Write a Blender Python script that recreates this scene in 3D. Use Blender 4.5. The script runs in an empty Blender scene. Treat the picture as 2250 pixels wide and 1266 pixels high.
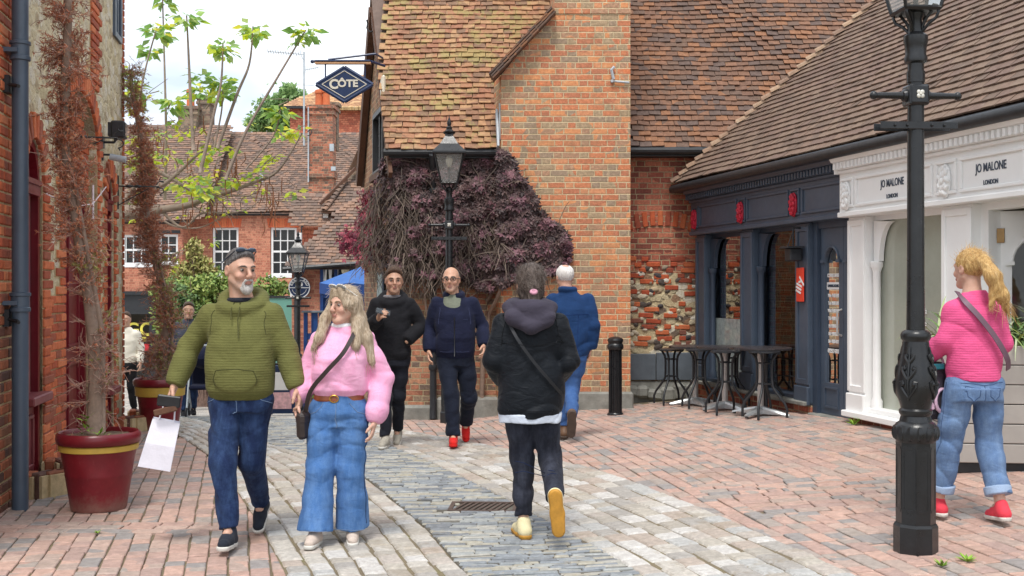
import bpy, math, random
import numpy as np
from mathutils import Vector, Matrix, Euler
rnd = random.Random(7)
R = math.radians
scene = bpy.context.scene
COL = scene.collection
F, CH = 2500.0, 1.57

def at(u, v, Y):
    return Vector(((u-1125)/F*Y, Y, CH-(v-633)/F*Y))

def sp(t, k=.25):
    return (t+np.sqrt(t*t+k*k))/2

def sstep(a, b, x):
    t = np.clip((x-a)/(b-a), 0, 1)
    return t*t*(3-2*t)

def g(x, y):
    """height of the ground: it climbs to the shops on the right and falls away down the lane"""
    x = np.asarray(x, float); y = np.asarray(y, float)
    rise = .075*sp(x-.3)*(.62+.38*sstep(6.5, 10.5, y)) - .028*sp(y-12.0, .5)*sstep(.2, 1.6, x)
    rise = np.maximum(rise, -.03)
    lane = -(.02*sp(np.minimum(y, 26)-10.0, .5) + .08*sp(np.minimum(y, 30)-14.2, .8))*sstep(1.2, -1.0, x)
    return rise+lane

def gz(x, y):
    return float(g(x, y))

# ------------------------------------------------------------------ objects
def tag(o, label=None, cat=None, group=None, kind=None):
    if label: o['label'] = label
    if cat: o['category'] = cat
    if group: o['group'] = group
    if kind: o['kind'] = kind
    return o

def empty(name, loc=(0, 0, 0), rz=0, label=None, cat=None, group=None):
    o = bpy.data.objects.new(name, None)
    o.empty_display_size = .2
    COL.objects.link(o)
    o.location = loc; o.rotation_euler = (0, 0, rz)
    return tag(o, label, cat, group)

def copy_tree(o, parent=None):
    c = o.copy(); COL.objects.link(c)
    if parent is not None: c.parent = parent
    for ch in list(o.children): copy_tree(ch, c)
    return c

class MB:
    """collects shapes into one mesh"""
    def __init__(s):
        s.v = []; s.f = []; s.m = []
    def add(s, vs, fs, mi=0):
        b = len(s.v)
        s.v.extend([tuple(p) for p in vs])
        s.f.extend([tuple(b+i for i in f) for f in fs])
        s.m.extend([mi]*len(fs))
    def quad(s, a, b, c, d, mi=0):
        s.add([a, b, c, d], [(0, 1, 2, 3)], mi)
    def box(s, c, d, mi=0, rot=None, bev=0.0):
        hx, hy, hz = d[0]/2, d[1]/2, d[2]/2
        if bev > 0:
            b = min(bev, hx*.9, hy*.9, hz*.9)
            vs = []
            idx = {}
            for sx in (-1, 1):
                for sy in (-1, 1):
                    for sz in (-1, 1):
                        for ax in range(3):
                            p = [sx*(hx-b), sy*(hy-b), sz*(hz-b)]
                            p[ax] = (sx*hx, sy*hy, sz*hz)[ax]
                            idx[(sx, sy, sz, ax)] = len(vs); vs.append(Vector(p))
            fs = []
            I = lambda a, bb, cc, ax: idx[(a, bb, cc, ax)]
            for q in (-1, 1):
                fs.append((I(q,-1,-1,0), I(q,1,-1,0), I(q,1,1,0), I(q,-1,1,0)) if q > 0 else (I(q,-1,-1,0), I(q,-1,1,0), I(q,1,1,0), I(q,1,-1,0)))
                fs.append((I(-1,q,-1,1), I(-1,q,1,1), I(1,q,1,1), I(1,q,-1,1)) if q > 0 else (I(-1,q,-1,1), I(1,q,-1,1), I(1,q,1,1), I(-1,q,1,1)))
                fs.append((I(-1,-1,q,2), I(1,-1,q,2), I(1,1,q,2), I(-1,1,q,2)) if q > 0 else (I(-1,-1,q,2), I(-1,1,q,2), I(1,1,q,2), I(1,-1,q,2)))
            for a in (-1, 1):
                for bb in (-1, 1):
                    fs.append((I(-1,a,bb,1), I(1,a,bb,1), I(1,a,bb,2), I(-1,a,bb,2)))
                    fs.append((I(a,-1,bb,0), I(a,1,bb,0), I(a,1,bb,2), I(a,-1,bb,2)))
                    fs.append((I(a,bb,-1,0), I(a,bb,1,0), I(a,bb,1,1), I(a,bb,-1,1)))
                    for cc in (-1, 1):
                        fs.append((I(a,bb,cc,0), I(a,bb,cc,1), I(a,bb,cc,2)))
        else:
            vs = [Vector((x, y, z)) for x in (-hx, hx) for y in (-hy, hy) for z in (-hz, hz)]
            fs = [(0,1,3,2), (4,6,7,5), (0,4,5,1), (2,3,7,6), (0,2,6,4), (1,5,7,3)]
        c = Vector(c)
        if rot is not None:
            m = rot if isinstance(rot, Matrix) else Euler(rot).to_matrix()
            vs = [m @ p + c for p in vs]
        else:
            vs = [p+c for p in vs]
        s.add(vs, fs, mi)
    def span(s, x0, x1, y0, y1, z0, z1, mi=0, bev=0.0):
        s.box(((x0+x1)/2, (y0+y1)/2, (z0+z1)/2), (abs(x1-x0), abs(y1-y0), abs(z1-z0)), mi, None, bev)
    def tube(s, path, r, n=8, mi=0, cap=True):
        path = [Vector(p) for p in path]
        N = len(path)
        rs = r if isinstance(r, (list, tuple)) else [r]*N
        vs = []; fs = []
        up = None
        for i, p in enumerate(path):
            d = (path[min(i+1, N-1)]-path[max(i-1, 0)])
            d = d.normalized() if d.length > 1e-9 else Vector((0, 0, 1))
            if up is None:
                up = Vector((0, 0, 1)) if abs(d.z) < .9 else Vector((1, 0, 0))
            a = d.cross(up)
            if a.length < 1e-6: a = d.orthogonal()
            a.normalize(); b = a.cross(d).normalized(); up = b
            for k in range(n):
                t = 2*math.pi*k/n
                vs.append(p+(a*math.cos(t)+b*math.sin(t))*rs[i])
        for i in range(N-1):
            for k in range(n):
                k2 = (k+1) % n
                fs.append((i*n+k, i*n+k2, (i+1)*n+k2, (i+1)*n+k))
        if cap:
            fs.append(tuple(range(n))); fs.append(tuple(reversed(range((N-1)*n, N*n))))
        s.add(vs, fs, mi)
    def lathe(s, prof, n=24, c=(0, 0, 0), mi=0, rot0=0.0, sq=0.0, scx=1.0, scy=1.0):
        """prof: (r, z) from bottom to top; closed ends"""
        c = Vector(c); vs = []; fs = []
        for (r, z) in prof:
            for k in range(n):
                t = 2*math.pi*k/n+rot0
                vs.append(c+Vector((r*math.cos(t)*scx, r*math.sin(t)*scy, z)))
        for i in range(len(prof)-1):
            for k in range(n):
                k2 = (k+1) % n
                fs.append((i*n+k, i*n+k2, (i+1)*n+k2, (i+1)*n+k))
        fs.append(tuple(reversed(range(n)))); fs.append(tuple(range((len(prof)-1)*n, len(prof)*n)))
        s.add(vs, fs, mi)
    def ball(s, c, r, mi=0, n=12, m=8, rot=None):
        c = Vector(c); rx, ry, rz = (r, r, r) if not isinstance(r, (tuple, list)) else r
        vs = [Vector((0, 0, -rz))]; fs = []
        for i in range(1, m):
            ph = -math.pi/2+math.pi*i/m
            for k in range(n):
                t = 2*math.pi*k/n
                vs.append(Vector((rx*math.cos(ph)*math.cos(t), ry*math.cos(ph)*math.sin(t), rz*math.sin(ph))))
        vs.append(Vector((0, 0, rz)))
        L = len(vs)-1
        for k in range(n):
            k2 = (k+1) % n
            fs.append((0, 1+k2, 1+k)); fs.append((L, L-n+k, L-n+k2))
            for i in range(m-2):
                fs.append((1+i*n+k, 1+i*n+k2, 1+(i+1)*n+k2, 1+(i+1)*n+k))
        if rot is not None:
            mm = rot if isinstance(rot, Matrix) else Euler(rot).to_matrix()
            vs = [mm @ p for p in vs]
        s.add([p+c for p in vs], fs, mi)
    def prism(s, pts, ax, lo, hi, mi=0):
        """polygon pts (2d) extruded along axis ax ('x','y','z') from lo to hi"""
        def P(p, t):
            return {'x': (t, p[0], p[1]), 'y': (p[0], t, p[1]), 'z': (p[0], p[1], t)}[ax]
        n = len(pts)
        vs = [P(p, lo) for p in pts]+[P(p, hi) for p in pts]
        fs = [tuple(range(n)), tuple(reversed(range(n, 2*n)))]
        for k in range(n):
            k2 = (k+1) % n
            fs.append((k, k+n, k2+n, k2))
        s.add(vs, fs, mi)
    def build(s, name, mats, parent=None, smooth=None, loc=None, uv=True, fixn=True):
        me = bpy.data.meshes.new(name)
        vv = s.v
        if loc is not None:
            vv = [(p[0]-loc[0], p[1]-loc[1], p[2]-loc[2]) for p in vv]
        me.from_pydata(vv, [], s.f)
        if not isinstance(mats, (list, tuple)): mats = [mats]
        for m in mats: me.materials.append(m)
        if len(mats) > 1:
            me.polygons.foreach_set('material_index', s.m)
        me.update()
        if uv: box_uv(me)
        if smooth:
            me.polygons.foreach_set('use_smooth', [True]*len(me.polygons))
            if smooth is not True:
                me.set_sharp_from_angle(angle=R(smooth))
        o = bpy.data.objects.new(name, me); COL.objects.link(o)
        if parent is not None: o.parent = parent
        if loc is not None: o.location = loc
        return o

def box_uv(me):
    """uv in metres: u along the horizontal tangent of each face, v up it"""
    n = len(me.loops)
    if n == 0: return
    uvl = me.uv_layers.new(name='UVMap')
    co = np.empty(len(me.vertices)*3); me.vertices.foreach_get('co', co); co = co.reshape(-1, 3)
    li = np.empty(n, int); me.loops.foreach_get('vertex_index', li)
    nr = np.empty(len(me.polygons)*3); me.polygons.foreach_get('normal', nr); nr = nr.reshape(-1, 3)
    tot = np.empty(len(me.polygons), int); me.polygons.foreach_get('loop_total', tot)
    N = np.repeat(nr, tot, axis=0)
    P = co[li]
    T = np.stack([-N[:, 1], N[:, 0], np.zeros(n)], 1)
    L = np.linalg.norm(T, axis=1)
    flat = L < .15
    T[flat] = (1, 0, 0); L[flat] = 1
    T /= L[:, None]
    # a stable sign so neighbouring walls keep one direction
    sg = np.where(np.abs(T[:, 0]) > .3, np.sign(T[:, 0]), np.sign(T[:, 1])); T *= sg[:, None]
    B = np.cross(N, T); sb = np.where(B[:, 2] < 0, -1, 1); B *= sb[:, None]
    fl = flat; B[fl] = (0, 1, 0)
    uv = np.stack([(P*T).sum(1), (P*B).sum(1)], 1)
    uvl.data.foreach_set('uv', uv.ravel())

# ------------------------------------------------------------------ materials
class NT:
    def __init__(s, name):
        s.mat = bpy.data.materials.new(name); s.mat.use_nodes = True
        s.t = s.mat.node_tree; s.t.nodes.clear()
        s.out = s.n('ShaderNodeOutputMaterial')
    def n(s, typ, **kw):
        nd = s.t.nodes.new(typ)
        for k, v in kw.items():
            if k.startswith('i_'):
                key = k[2:]
                key = int(key) if key.isdigit() else key.replace('_', ' ')
                nd.inputs[key].default_value = v
            else: setattr(nd, k, v)
        return nd
    def l(s, a, b):
        s.t.links.new(a, b)
    def val(s, x, sock):
        if isinstance(x, bpy.types.NodeSocket): s.l(x, sock)
        else: sock.default_value = x
    def math(s, op, a, b=0.0, c=None, clamp=False):
        nd = s.n('ShaderNodeMath', operation=op, use_clamp=clamp)
        s.val(a, nd.inputs[0]); s.val(b, nd.inputs[1])
        if c is not None: s.val(c, nd.inputs[2])
        return nd.outputs[0]
    def mix(s, fac, a, b, mode='MIX'):
        nd = s.n('ShaderNodeMix', data_type='RGBA', blend_type=mode)
        s.val(fac, nd.inputs[0])
        for x, i in ((a, 6), (b, 7)):
            if isinstance(x, bpy.types.NodeSocket): s.l(x, nd.inputs[i])
            else: nd.inputs[i].default_value = tuple(x)[:3]+(1,)
        return nd.outputs[2]
    def ramp(s, fac, stops, interp='LINEAR'):
        nd = s.n('ShaderNodeValToRGB'); cr = nd.color_ramp; cr.interpolation = interp
        while len(cr.elements) < len(stops): cr.elements.new(.5)
        for e, (p, c) in zip(cr.elements, stops):
            e.position = p
            e.color = (tuple(c)+(1,))[:4] if isinstance(c, (tuple, list)) else (c, c, c, 1)
        s.val(fac, nd.inputs[0])
        return nd.outputs[0]
    def pal(s, fac, cols, interp='CONSTANT'):
        k = len(cols)
        return s.ramp(fac, [(i/k, c) for i, c in enumerate(cols)], interp)
    def noise(s, vec, scale, detail=4, rough=.6, dim='3D', out=0):
        nd = s.n('ShaderNodeTexNoise', noise_dimensions=dim)
        nd.inputs['Scale'].default_value = scale; nd.inputs['Detail'].default_value = detail
        nd.inputs['Roughness'].default_value = rough
        if vec is not None: s.l(vec, nd.inputs['Vector'])
        return nd.outputs[out]
    def pos(s, kind='Object'):
        return s.n('ShaderNodeTexCoord').outputs[kind]
    def wpos(s):
        return s.n('ShaderNodeNewGeometry').outputs['Position']
    def island(s):
        return s.n('ShaderNodeNewGeometry').outputs['Random Per Island']
    def bump(s, h, strength=.5, dist=.01, nrm=None):
        b = s.n('ShaderNodeBump'); b.inputs['Strength'].default_value = strength; b.inputs['Distance'].default_value = dist
        s.l(h, b.inputs['Height'])
        if nrm is not None: s.l(nrm, b.inputs['Normal'])
        return b.outputs[0]
    def bsdf(s, col, rough=.7, metal=0.0, nrm=None, spec=.5, **kw):
        p = s.n('ShaderNodeBsdfPrincipled')
        if isinstance(col, bpy.types.NodeSocket): s.l(col, p.inputs['Base Color'])
        else: p.inputs['Base Color'].default_value = (tuple(col)+(1,))[:4]
        s.val(rough, p.inputs['Roughness']); s.val(metal, p.inputs['Metallic'])
        p.inputs['Specular IOR Level'].default_value = spec
        if nrm is not None: s.l(nrm, p.inputs['Normal'])
        for k, v in kw.items(): s.val(v, p.inputs[k.replace('_', ' ')])
        s.l(p.outputs[0], s.out.inputs[0])
        return p

def c8(r, g_, b):
    f = lambda x: ((x/255+.055)/1.055)**2.4 if x/255 > .04045 else x/255/12.92
    return (f(r), f(g_), f(b))

_cache = {}
def paint(name, col, rough=.5, metal=0.0, var=.15, scale=6.0, bump=.0, bscale=60, spec=.5, chips=None, coat=0.0):
    """plain surface with uneven tone and a little relief; chips=(colour, amount) lets worn spots show"""
    if name in _cache: return _cache[name]
    t = NT(name); p = t.pos()
    n1 = t.noise(p, scale, 5, .65)
    dark = tuple(c*(1-var) for c in col); light = tuple(min(1, c*(1+var)) for c in col)
    c = t.ramp(n1, [(.3, dark), (.7, light)])
    if chips:
        n2 = t.noise(p, 38, 6, .75)
        c = t.mix(t.ramp(n2, [(1-chips[1]-.02, 0.0), (1-chips[1], 1.0)]), c, chips[0])
    nr = None
    if bump: nr = t.bump(t.noise(p, bscale, 4, .7), bump, .01)
    n3 = t.noise(p, scale*2.3, 3, .5)
    rr = t.math('MULTIPLY_ADD', n3, .3, rough-.15, clamp=True)
    b = t.bsdf(c, rr, metal, nr, spec)
    if coat: b.inputs['Coat Weight'].default_value = coat
    _cache[name] = t.mat
    return t.mat

def mute(pal, k):
    out = []
    for c in pal:
        l = .35*c[0]+.5*c[1]+.15*c[2]; b = (l*1.22, l*1.0, l*.84)
        out.append(tuple(x*(1-k)+y*k for x, y in zip(c, b)))
    return out

def masonry(name, pal, mortar, h=.075, w=.225, bond='flemish', joint=.011, wob=.006, bump=.8, lichen=None, uvs=1.0, spall=.25, mk=.3):
    """brickwork worked out in metres on the wall's own uv"""
    t = NT(name); pal = mute(pal, mk)
    uv = t.n('ShaderNodeTexCoord').outputs['UV']
    nz = t.noise(uv, 7, 3, .6, '2D', 1)
    off = t.n('ShaderNodeVectorMath', operation='MULTIPLY_ADD')
    t.l(nz, off.inputs[0]); off.inputs[1].default_value = (wob*2, wob*2, 0); 
    sub = t.n('ShaderNodeVectorMath', operation='ADD'); t.l(uv, sub.inputs[0]); sub.inputs[1].default_value = (-wob, -wob, 0)
    t.l(sub.outputs[0], off.inputs[2])
    sx = t.n('ShaderNodeSeparateXYZ'); t.l(off.outputs[0], sx.inputs[0])
    U, V = sx.outputs[0], sx.outputs[1]
    rv = t.math('DIVIDE', V, h); row = t.math('FLOOR', rv); fv = t.math('SUBTRACT', rv, row)
    per = w*1.5 if bond == 'flemish' else w
    par = t.math('FLOORED_MODULO', row, 2.0)
    rnd1 = t.n('ShaderNodeTexWhiteNoise', noise_dimensions='1D'); t.l(row, rnd1.inputs['W'])
    sh = t.math('MULTIPLY_ADD', par, .5, t.math('MULTIPLY', rnd1.outputs[0], .16))
    ru = t.math('ADD', t.math('DIVIDE', U, per), sh); cu = t.math('FLOOR', ru); fu = t.math('SUBTRACT', ru, cu)
    if bond == 'flemish':
        isH = t.math('GREATER_THAN', fu, .667)
        l0 = t.math('DIVIDE', fu, .667); l1 = t.math('DIVIDE', t.math('SUBTRACT', fu, .667), .333)
        lx = t.math('ADD', t.math('MULTIPLY', l0, t.math('SUBTRACT', 1.0, isH)), t.math('MULTIPLY', l1, isH))
        bw = t.math('MULTIPLY_ADD', isH, -w*.5, w)
        idx = t.math('MULTIPLY_ADD', cu, 2.0, isH)
    else:
        lx = fu; bw = w; idx = cu
    ex = t.math('MULTIPLY', t.math('MINIMUM', lx, t.math('SUBTRACT', 1.0, lx)), bw)
    ey = t.math('MULTIPLY', t.math('MINIMUM', fv, t.math('SUBTRACT', 1.0, fv)), h)
    e = t.math('MINIMUM', ex, ey)
    nf = t.noise(uv, 45, 4, .7, '2D')
    e2 = t.math('ADD', e, t.math('MULTIPLY_ADD', nf, .008, -.004))
    m = t.n('ShaderNodeMapRange', interpolation_type='SMOOTHSTEP'); t.l(e2, m.inputs[0])
    m.inputs[1].default_value = joint*.35; m.inputs[2].default_value = joint*.75
    mask = m.outputs[0]
    idv = t.n('ShaderNodeCombineXYZ'); t.l(idx, idv.inputs[0]); t.l(row, idv.inputs[1])
    wn = t.n('ShaderNodeTexWhiteNoise', noise_dimensions='2D'); t.l(idv.outputs[0], wn.inputs['Vector'])
    big = t.noise(uv, .7, 3, .6, '2D')
    fac = t.math('ADD', t.math('MULTIPLY', wn.outputs[0], .8), t.math('MULTIPLY_ADD', big, .9, -.35), clamp=True)
    col = t.pal(fac, pal)
    mot = t.noise(uv, 28, 5, .75, '2D')
    col = t.mix(.55, col, t.ramp(mot, [(.25, .25), (.5, .55), (.75, 1.0)]), 'OVERLAY')
    if spall:
        sn = t.noise(uv, 11, 4, .7, '2D')
        col = t.mix(t.ramp(sn, [(.62, 0.0), (.72, spall)]), col, mortar)
    mc = t.mix(t.noise(uv, 12, 4, .7, '2D'), tuple(x*.6 for x in mortar), tuple(min(1, x*1.25) for x in mortar))
    col = t.mix(mask, mc, col)
    if lichen:
        ln = t.noise(uv, 2.2, 6, .75, '2D')
        col = t.mix(t.ramp(ln, [(.5, 0.0), (.75, lichen[1])]), col, lichen[0])
    hh = t.math('MULTIPLY_ADD', mot, .35, t.math('MULTIPLY_ADD', wn.outputs[0], .3, mask))
    nr = t.bump(hh, bump, .012)
    t.bsdf(col, .88, 0, nr, .25)
    return t.mat

def islands(name, pal, rough=.8, mott=.5, mscale=18, bump=.4, spots=None, spec=.3, patch=None, bdist=.01, metal=0.0, interp='CONSTANT', translucent=0.0, mk=0.0):
    """every loose piece (tile, paver, leaf, stone) takes its own colour"""
    t = NT(name); p = t.wpos(); r = t.island(); pal = mute(pal, mk) if mk else pal
    fac = r
    if patch:
        fac = t.math('ADD', t.math('MULTIPLY', r, 1-patch[1]*.5), t.math('MULTIPLY_ADD', t.noise(p, patch[0], 3, .6), patch[1]*2, -patch[1]*.75), clamp=True)
    col = t.pal(fac, pal, interp)
    if mott:
        mo = t.noise(p, mscale, 6, .75)
        col = t.mix(mott, col, t.ramp(mo, [(.25, .2), (.5, .52), (.78, 1.0)]), 'OVERLAY')
    if spots:
        for (sc, ssc, amt, lo) in spots:
            sn = t.noise(p, ssc, 6, .8)
            col = t.mix(t.ramp(sn, [(lo, 0.0), (min(lo+.06, 1), amt)]), col, sc)
    nr = None
    if bump: nr = t.bump(t.noise(p, mscale*2.2, 5, .75), bump, bdist)
    b = t.bsdf(col, rough, metal, nr, spec)
    if translucent:
        tr = t.n('ShaderNodeBsdfTranslucent'); t.l(col, tr.inputs[0])
        mx = t.n('ShaderNodeMixShader'); mx.inputs[0].default_value = translucent
        t.l(b.outputs[0], mx.inputs[1]); t.l(tr.outputs[0], mx.inputs[2]); t.l(mx.outputs[0], t.out.inputs[0])
    return t.mat

def glass(name, tint=(.9, .95, .95), refl=1.0, rough=.0, opac=0.0, ocol=(.6, .65, .65), gsc=14, glo=.5):
    t = NT(name)
    tr = t.n('ShaderNodeBsdfTransparent'); tr.inputs[0].default_value = tint+(1,)
    gl = t.n('ShaderNodeBsdfGlossy'); gl.inputs['Roughness'].default_value = rough
    wv = t.bump(t.noise(t.pos(), 1.3, 2, .5), .06, .02)
    t.l(wv, gl.inputs['Normal'])
    fr = t.n('ShaderNodeFresnel'); fr.inputs[0].default_value = 1.5
    mx = t.n('ShaderNodeMixShader'); t.l(t.math('MULTIPLY', fr.outputs[0], refl, clamp=True), mx.inputs[0])
    base = tr.outputs[0]
    if opac:
        df = t.n('ShaderNodeBsdfDiffuse'); df.inputs[0].default_value = ocol+(1,)
        m2 = t.n('ShaderNodeMixShader')
        fq = t.math('MULTIPLY', t.ramp(t.noise(t.pos(), gsc, 6, .8), [(.3, glo), (.7, 1.0)]), opac)
        t.l(fq, m2.inputs[0]); t.l(base, m2.inputs[1]); t.l(df.outputs[0], m2.inputs[2]); base = m2.outputs[0]
    t.l(base, mx.inputs[1]); t.l(gl.outputs[0], mx.inputs[2]); t.l(mx.outputs[0], t.out.inputs[0])
    return t.mat

def text(body, size, mat, parent, loc, rot, name='lettering', ext=.002, bold=0.0, align='CENTER', sx=1.0):
    cu = bpy.data.curves.new(name, 'FONT'); cu.body = body; cu.size = size
    cu.extrude = ext; cu.offset = bold; cu.align_x = align; cu.align_y = 'CENTER'
    cu.materials.append(mat)
    tmp = bpy.data.objects.new(name, cu); COL.objects.link(tmp)
    me = bpy.data.meshes.new_from_object(tmp); bpy.data.objects.remove(tmp)
    if not me.materials: me.materials.append(mat)
    o = bpy.data.objects.new(name, me); COL.objects.link(o)
    o.parent = parent; o.location = loc; o.rotation_euler = rot; o.scale = (sx, 1, 1)
    return o
# ------------------------------------------------------------------ palette
MORTAR = c8(190, 172, 140)
m_brick = masonry('old_brick', [c8(172,100,70), c8(150,86,62), c8(186,114,78), c8(132,94,76), c8(190,126,88), c8(144,118,96), c8(164,92,64), c8(120,100,88), c8(178,104,72), c8(192,116,76)], MORTAR, lichen=(c8(140,132,96), .35))
m_brick_chim = masonry('chimney_brick', [c8(200,122,82), c8(184,114,82), c8(206,136,94), c8(172,132,104), c8(212,138,88), c8(166,142,112), c8(190,116,80), c8(154,132,110), c8(202,122,80), c8(210,118,72)], c8(218,198,160), h=.077, mk=.12, lichen=(c8(140,122,96), .6), spall=.35)
m_brick_red = masonry('red_brick', [c8(178,84,54), c8(160,70,46), c8(190,98,62), c8(138,64,48), c8(184,90,56)], c8(186,164,132), lichen=None)
m_brick_far = masonry('townhouse_brick', [c8(190,104,74), c8(174,92,66), c8(200,116,84), c8(164,88,66), c8(186,108,80)], c8(196,150,120), h=.085, w=.23, lichen=None, bump=.4)
m_brick_brown = masonry('brown_brick', [c8(150,104,78), c8(128,88,68), c8(168,116,86), c8(118,96,80), c8(160,104,74)], c8(182,160,132), lichen=None)
m_tilehang = masonry('tile_hanging', [c8(200,96,58), c8(184,82,50), c8(210,108,66), c8(172,84,56)], c8(100,50,36), h=.1, w=.17, bond='half', joint=.008, lichen=None, spall=0)
m_tile = islands('clay_tile', [c8(163, 112, 70), c8(154, 103, 68), c8(168, 119, 73), c8(144, 100, 70), c8(174, 128, 80), c8(156, 98, 66), c8(133, 98, 73), c8(167, 109, 70), c8(161, 121, 80), c8(149, 98, 68)], mk=.3, mott=.5, patch=(.6, .4), spots=[(c8(156,150,92), 1.7, .55, .52), (c8(84,72,60), 2.9, .45, .58), (c8(214,210,196), 17, .55, .74)])
m_tile_main = islands('weathered_tile', [c8(113, 87, 73), c8(122, 91, 73), c8(104, 84, 73), c8(127, 94, 75), c8(98, 82, 75), c8(115, 87, 72), c8(137, 98, 73), c8(108, 86, 73)], patch=(.5, .5), spots=[(c8(92,84,76), 2.9, .4, .58), (c8(206,204,196), 15, .6, .7), (c8(150,142,90), 3.1, .3, .64)])
m_tile_shop = islands('brown_tile', [c8(121, 102, 89), c8(116, 96, 86), c8(126, 107, 93), c8(110, 93, 82), c8(123, 102, 89)], mott=.3, spots=[(c8(180,168,152), 4.5, .3, .64)])
m_tile_far = islands('far_tile', [c8(126,104,92), c8(114,96,86), c8(136,110,96), c8(108,92,84), c8(142,112,94), c8(122,102,90)], patch=(.3, .5), mott=.4, mscale=6, bump=.2)
m_paver = islands('paving_brick', [c8(180, 148, 136), c8(172, 141, 131), c8(165, 138, 130), c8(178, 144, 132), c8(156, 145, 138), c8(185, 150, 136), c8(167, 146, 136), c8(141, 137, 136), c8(180, 153, 141), c8(172, 137, 123)], rough=.75, mk=.2, patch=(.8, .35), mott=.45, mscale=22, bump=.35, spots=[(c8(140,126,110), 1.6, .3, .56), (c8(118,110,102), 5.5, .22, .62), (c8(228,222,212), 33, .45, .73), (c8(120,124,80), 3.3, .25, .64)])
m_sett = islands('granite', [c8(174, 167, 156), c8(165, 158, 148), c8(182, 176, 167), c8(169, 156, 145), c8(159, 154, 148), c8(191, 187, 182), c8(171, 170, 167), c8(174, 165, 156)], rough=.65, mott=.5, mscale=30, bump=.5, spots=[(c8(140,126,106), 2, .4, .56), (c8(120,112,100), 7, .3, .62)])
m_slate = islands('slate_stone', [c8(139, 143, 145), c8(128, 132, 136), c8(152, 154, 152), c8(161, 156, 143), c8(135, 140, 145), c8(119, 122, 126), c8(165, 162, 154)], rough=.6, mott=.5, mscale=26, bump=.5, spots=[(c8(176,160,124), 2.6, .35, .58)])

def m_earth():
    t = NT('joint_earth'); p = t.wpos()
    c = t.ramp(t.noise(p, 3, 6, .7), [(.3, c8(104,95,78)), (.55, c8(126,115,94)), (.72, c8(114,114,70))])
    c = t.mix(t.ramp(t.noise(p, 40, 4, .7), [(.4, 0.0), (.7, .5)]), c, c8(112,100,84))
    t.bsdf(c, .95, 0, t.bump(t.noise(p, 90, 4, .7), .5, .006), .2)
    return t.mat
m_earth = m_earth()
m_black = paint('black_iron', (.012, .013, .015), .32, 0, .3, 9, .12, 55, .5, chips=((.07, .065, .06), .2))
m_dark = paint('dark_metal', (.02, .022, .026), .45, 0, .25, 9, .1)
m_charcoal = paint('charcoal_paint', c8(72, 84, 100), .42, 0, .1, 5, .08, 40, .5, chips=((.5, .5, .5), .2))
m_charcoal_d = paint('charcoal_deep', c8(58, 70, 87), .45, 0, .1, 5, .06)
m_white = paint('white_paint', (.86, .86, .85), .45, 0, .035, 3, .03)
m_white2 = paint('window_white', (.8, .8, .8), .4, 0, .04, 4)
m_maroon = paint('maroon_paint', c8(112, 22, 34), .35, 0, .15, 4, .06, 30, .5, chips=((.35, .18, .18), .2))
m_maroon_d = paint('maroon_dull', c8(126, 62, 66), .45, 0, .12, 4, .06)
m_gold = paint('gold_paint', c8(196, 164, 72), .5, 0, .12, 8)
m_navy = paint('navy_paint', c8(24, 46, 84), .4, 0, .1, 5)
m_blue = paint('blue_paint', c8(22, 62, 122), .45, 0, .12, 5, chips=((.5, .6, .7), .2))
m_pipe = paint('grey_pipe', c8(78, 92, 108), .4, 0, .1, 6, .05)
m_lead = paint('lead', c8(176, 184, 190), .5, 0, .15, 8, .1)
m_slab = paint('slate_slab', c8(92, 100, 108), .5, 0, .25, 3, .2, 24, chips=(c8(150, 150, 146), .25))
m_stone = paint('plinth_stone', c8(138, 138, 132), .85, 0, .3, 5, .6, 22, .2, chips=(c8(176, 164, 132), .3))
m_wood = paint('old_wood', c8(92, 62, 46), .8, 0, .25, 6, .3, 30)
m_bark = paint('grey_bark', c8(138, 118, 104), .9, 0, .25, 14, .7, 40)
m_twig = paint('twig_bark', c8(120, 98, 88), .9, 0, .25, 14, .3, 40)
m_soil = paint('soil', c8(112, 92, 74), .95, 0, .35, 20, .9, 60)
m_clay = paint('clay_pot', c8(200, 108, 66), .8, 0, .15, 5, .2)
m_glass_d = glass('door_glass', refl=.9)
m_chrome = paint('brushed_steel', (.55, .53, .51), .35, .35, .1, 10)
m_alu = paint('cast_aluminium', (.6, .62, .63), .42, .7, .1, 8)
m_glass = glass('window_glass', refl=1.6)
m_glass_s = glass('shop_glass_mirror', refl=4.5)
m_glass_far = glass('far_glass', refl=1.2)
m_glass_l = glass('lantern_glass', (.96, .96, .94), 1.0, 0, .22, (.8, .8, .78))
m_glass_w = glass('filmed_glass', refl=1.4, opac=1.0, ocol=(.45, .475, .4), gsc=1.1, glo=.8)
m_frost = glass('frosted_film', (.8, .88, .86), 1.3, .05, .75, (.66, .76, .74))
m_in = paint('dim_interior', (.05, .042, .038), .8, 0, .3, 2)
m_in_l = paint('pale_interior', (.78, .76, .66), .8, 0, .1, 1.5)

# ------------------------------------------------------------------ camera, sky, sun
cam = bpy.data.cameras.new('camera'); cam.lens = 40.0; cam.sensor_width = 36.0; cam.sensor_fit = 'HORIZONTAL'
cam.clip_start = .1; cam.clip_end = 2000
co = bpy.data.objects.new('camera', cam); COL.objects.link(co)
co.location = (0, 0, CH); co.rotation_euler = (R(90), 0, 0); scene.camera = co

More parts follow.
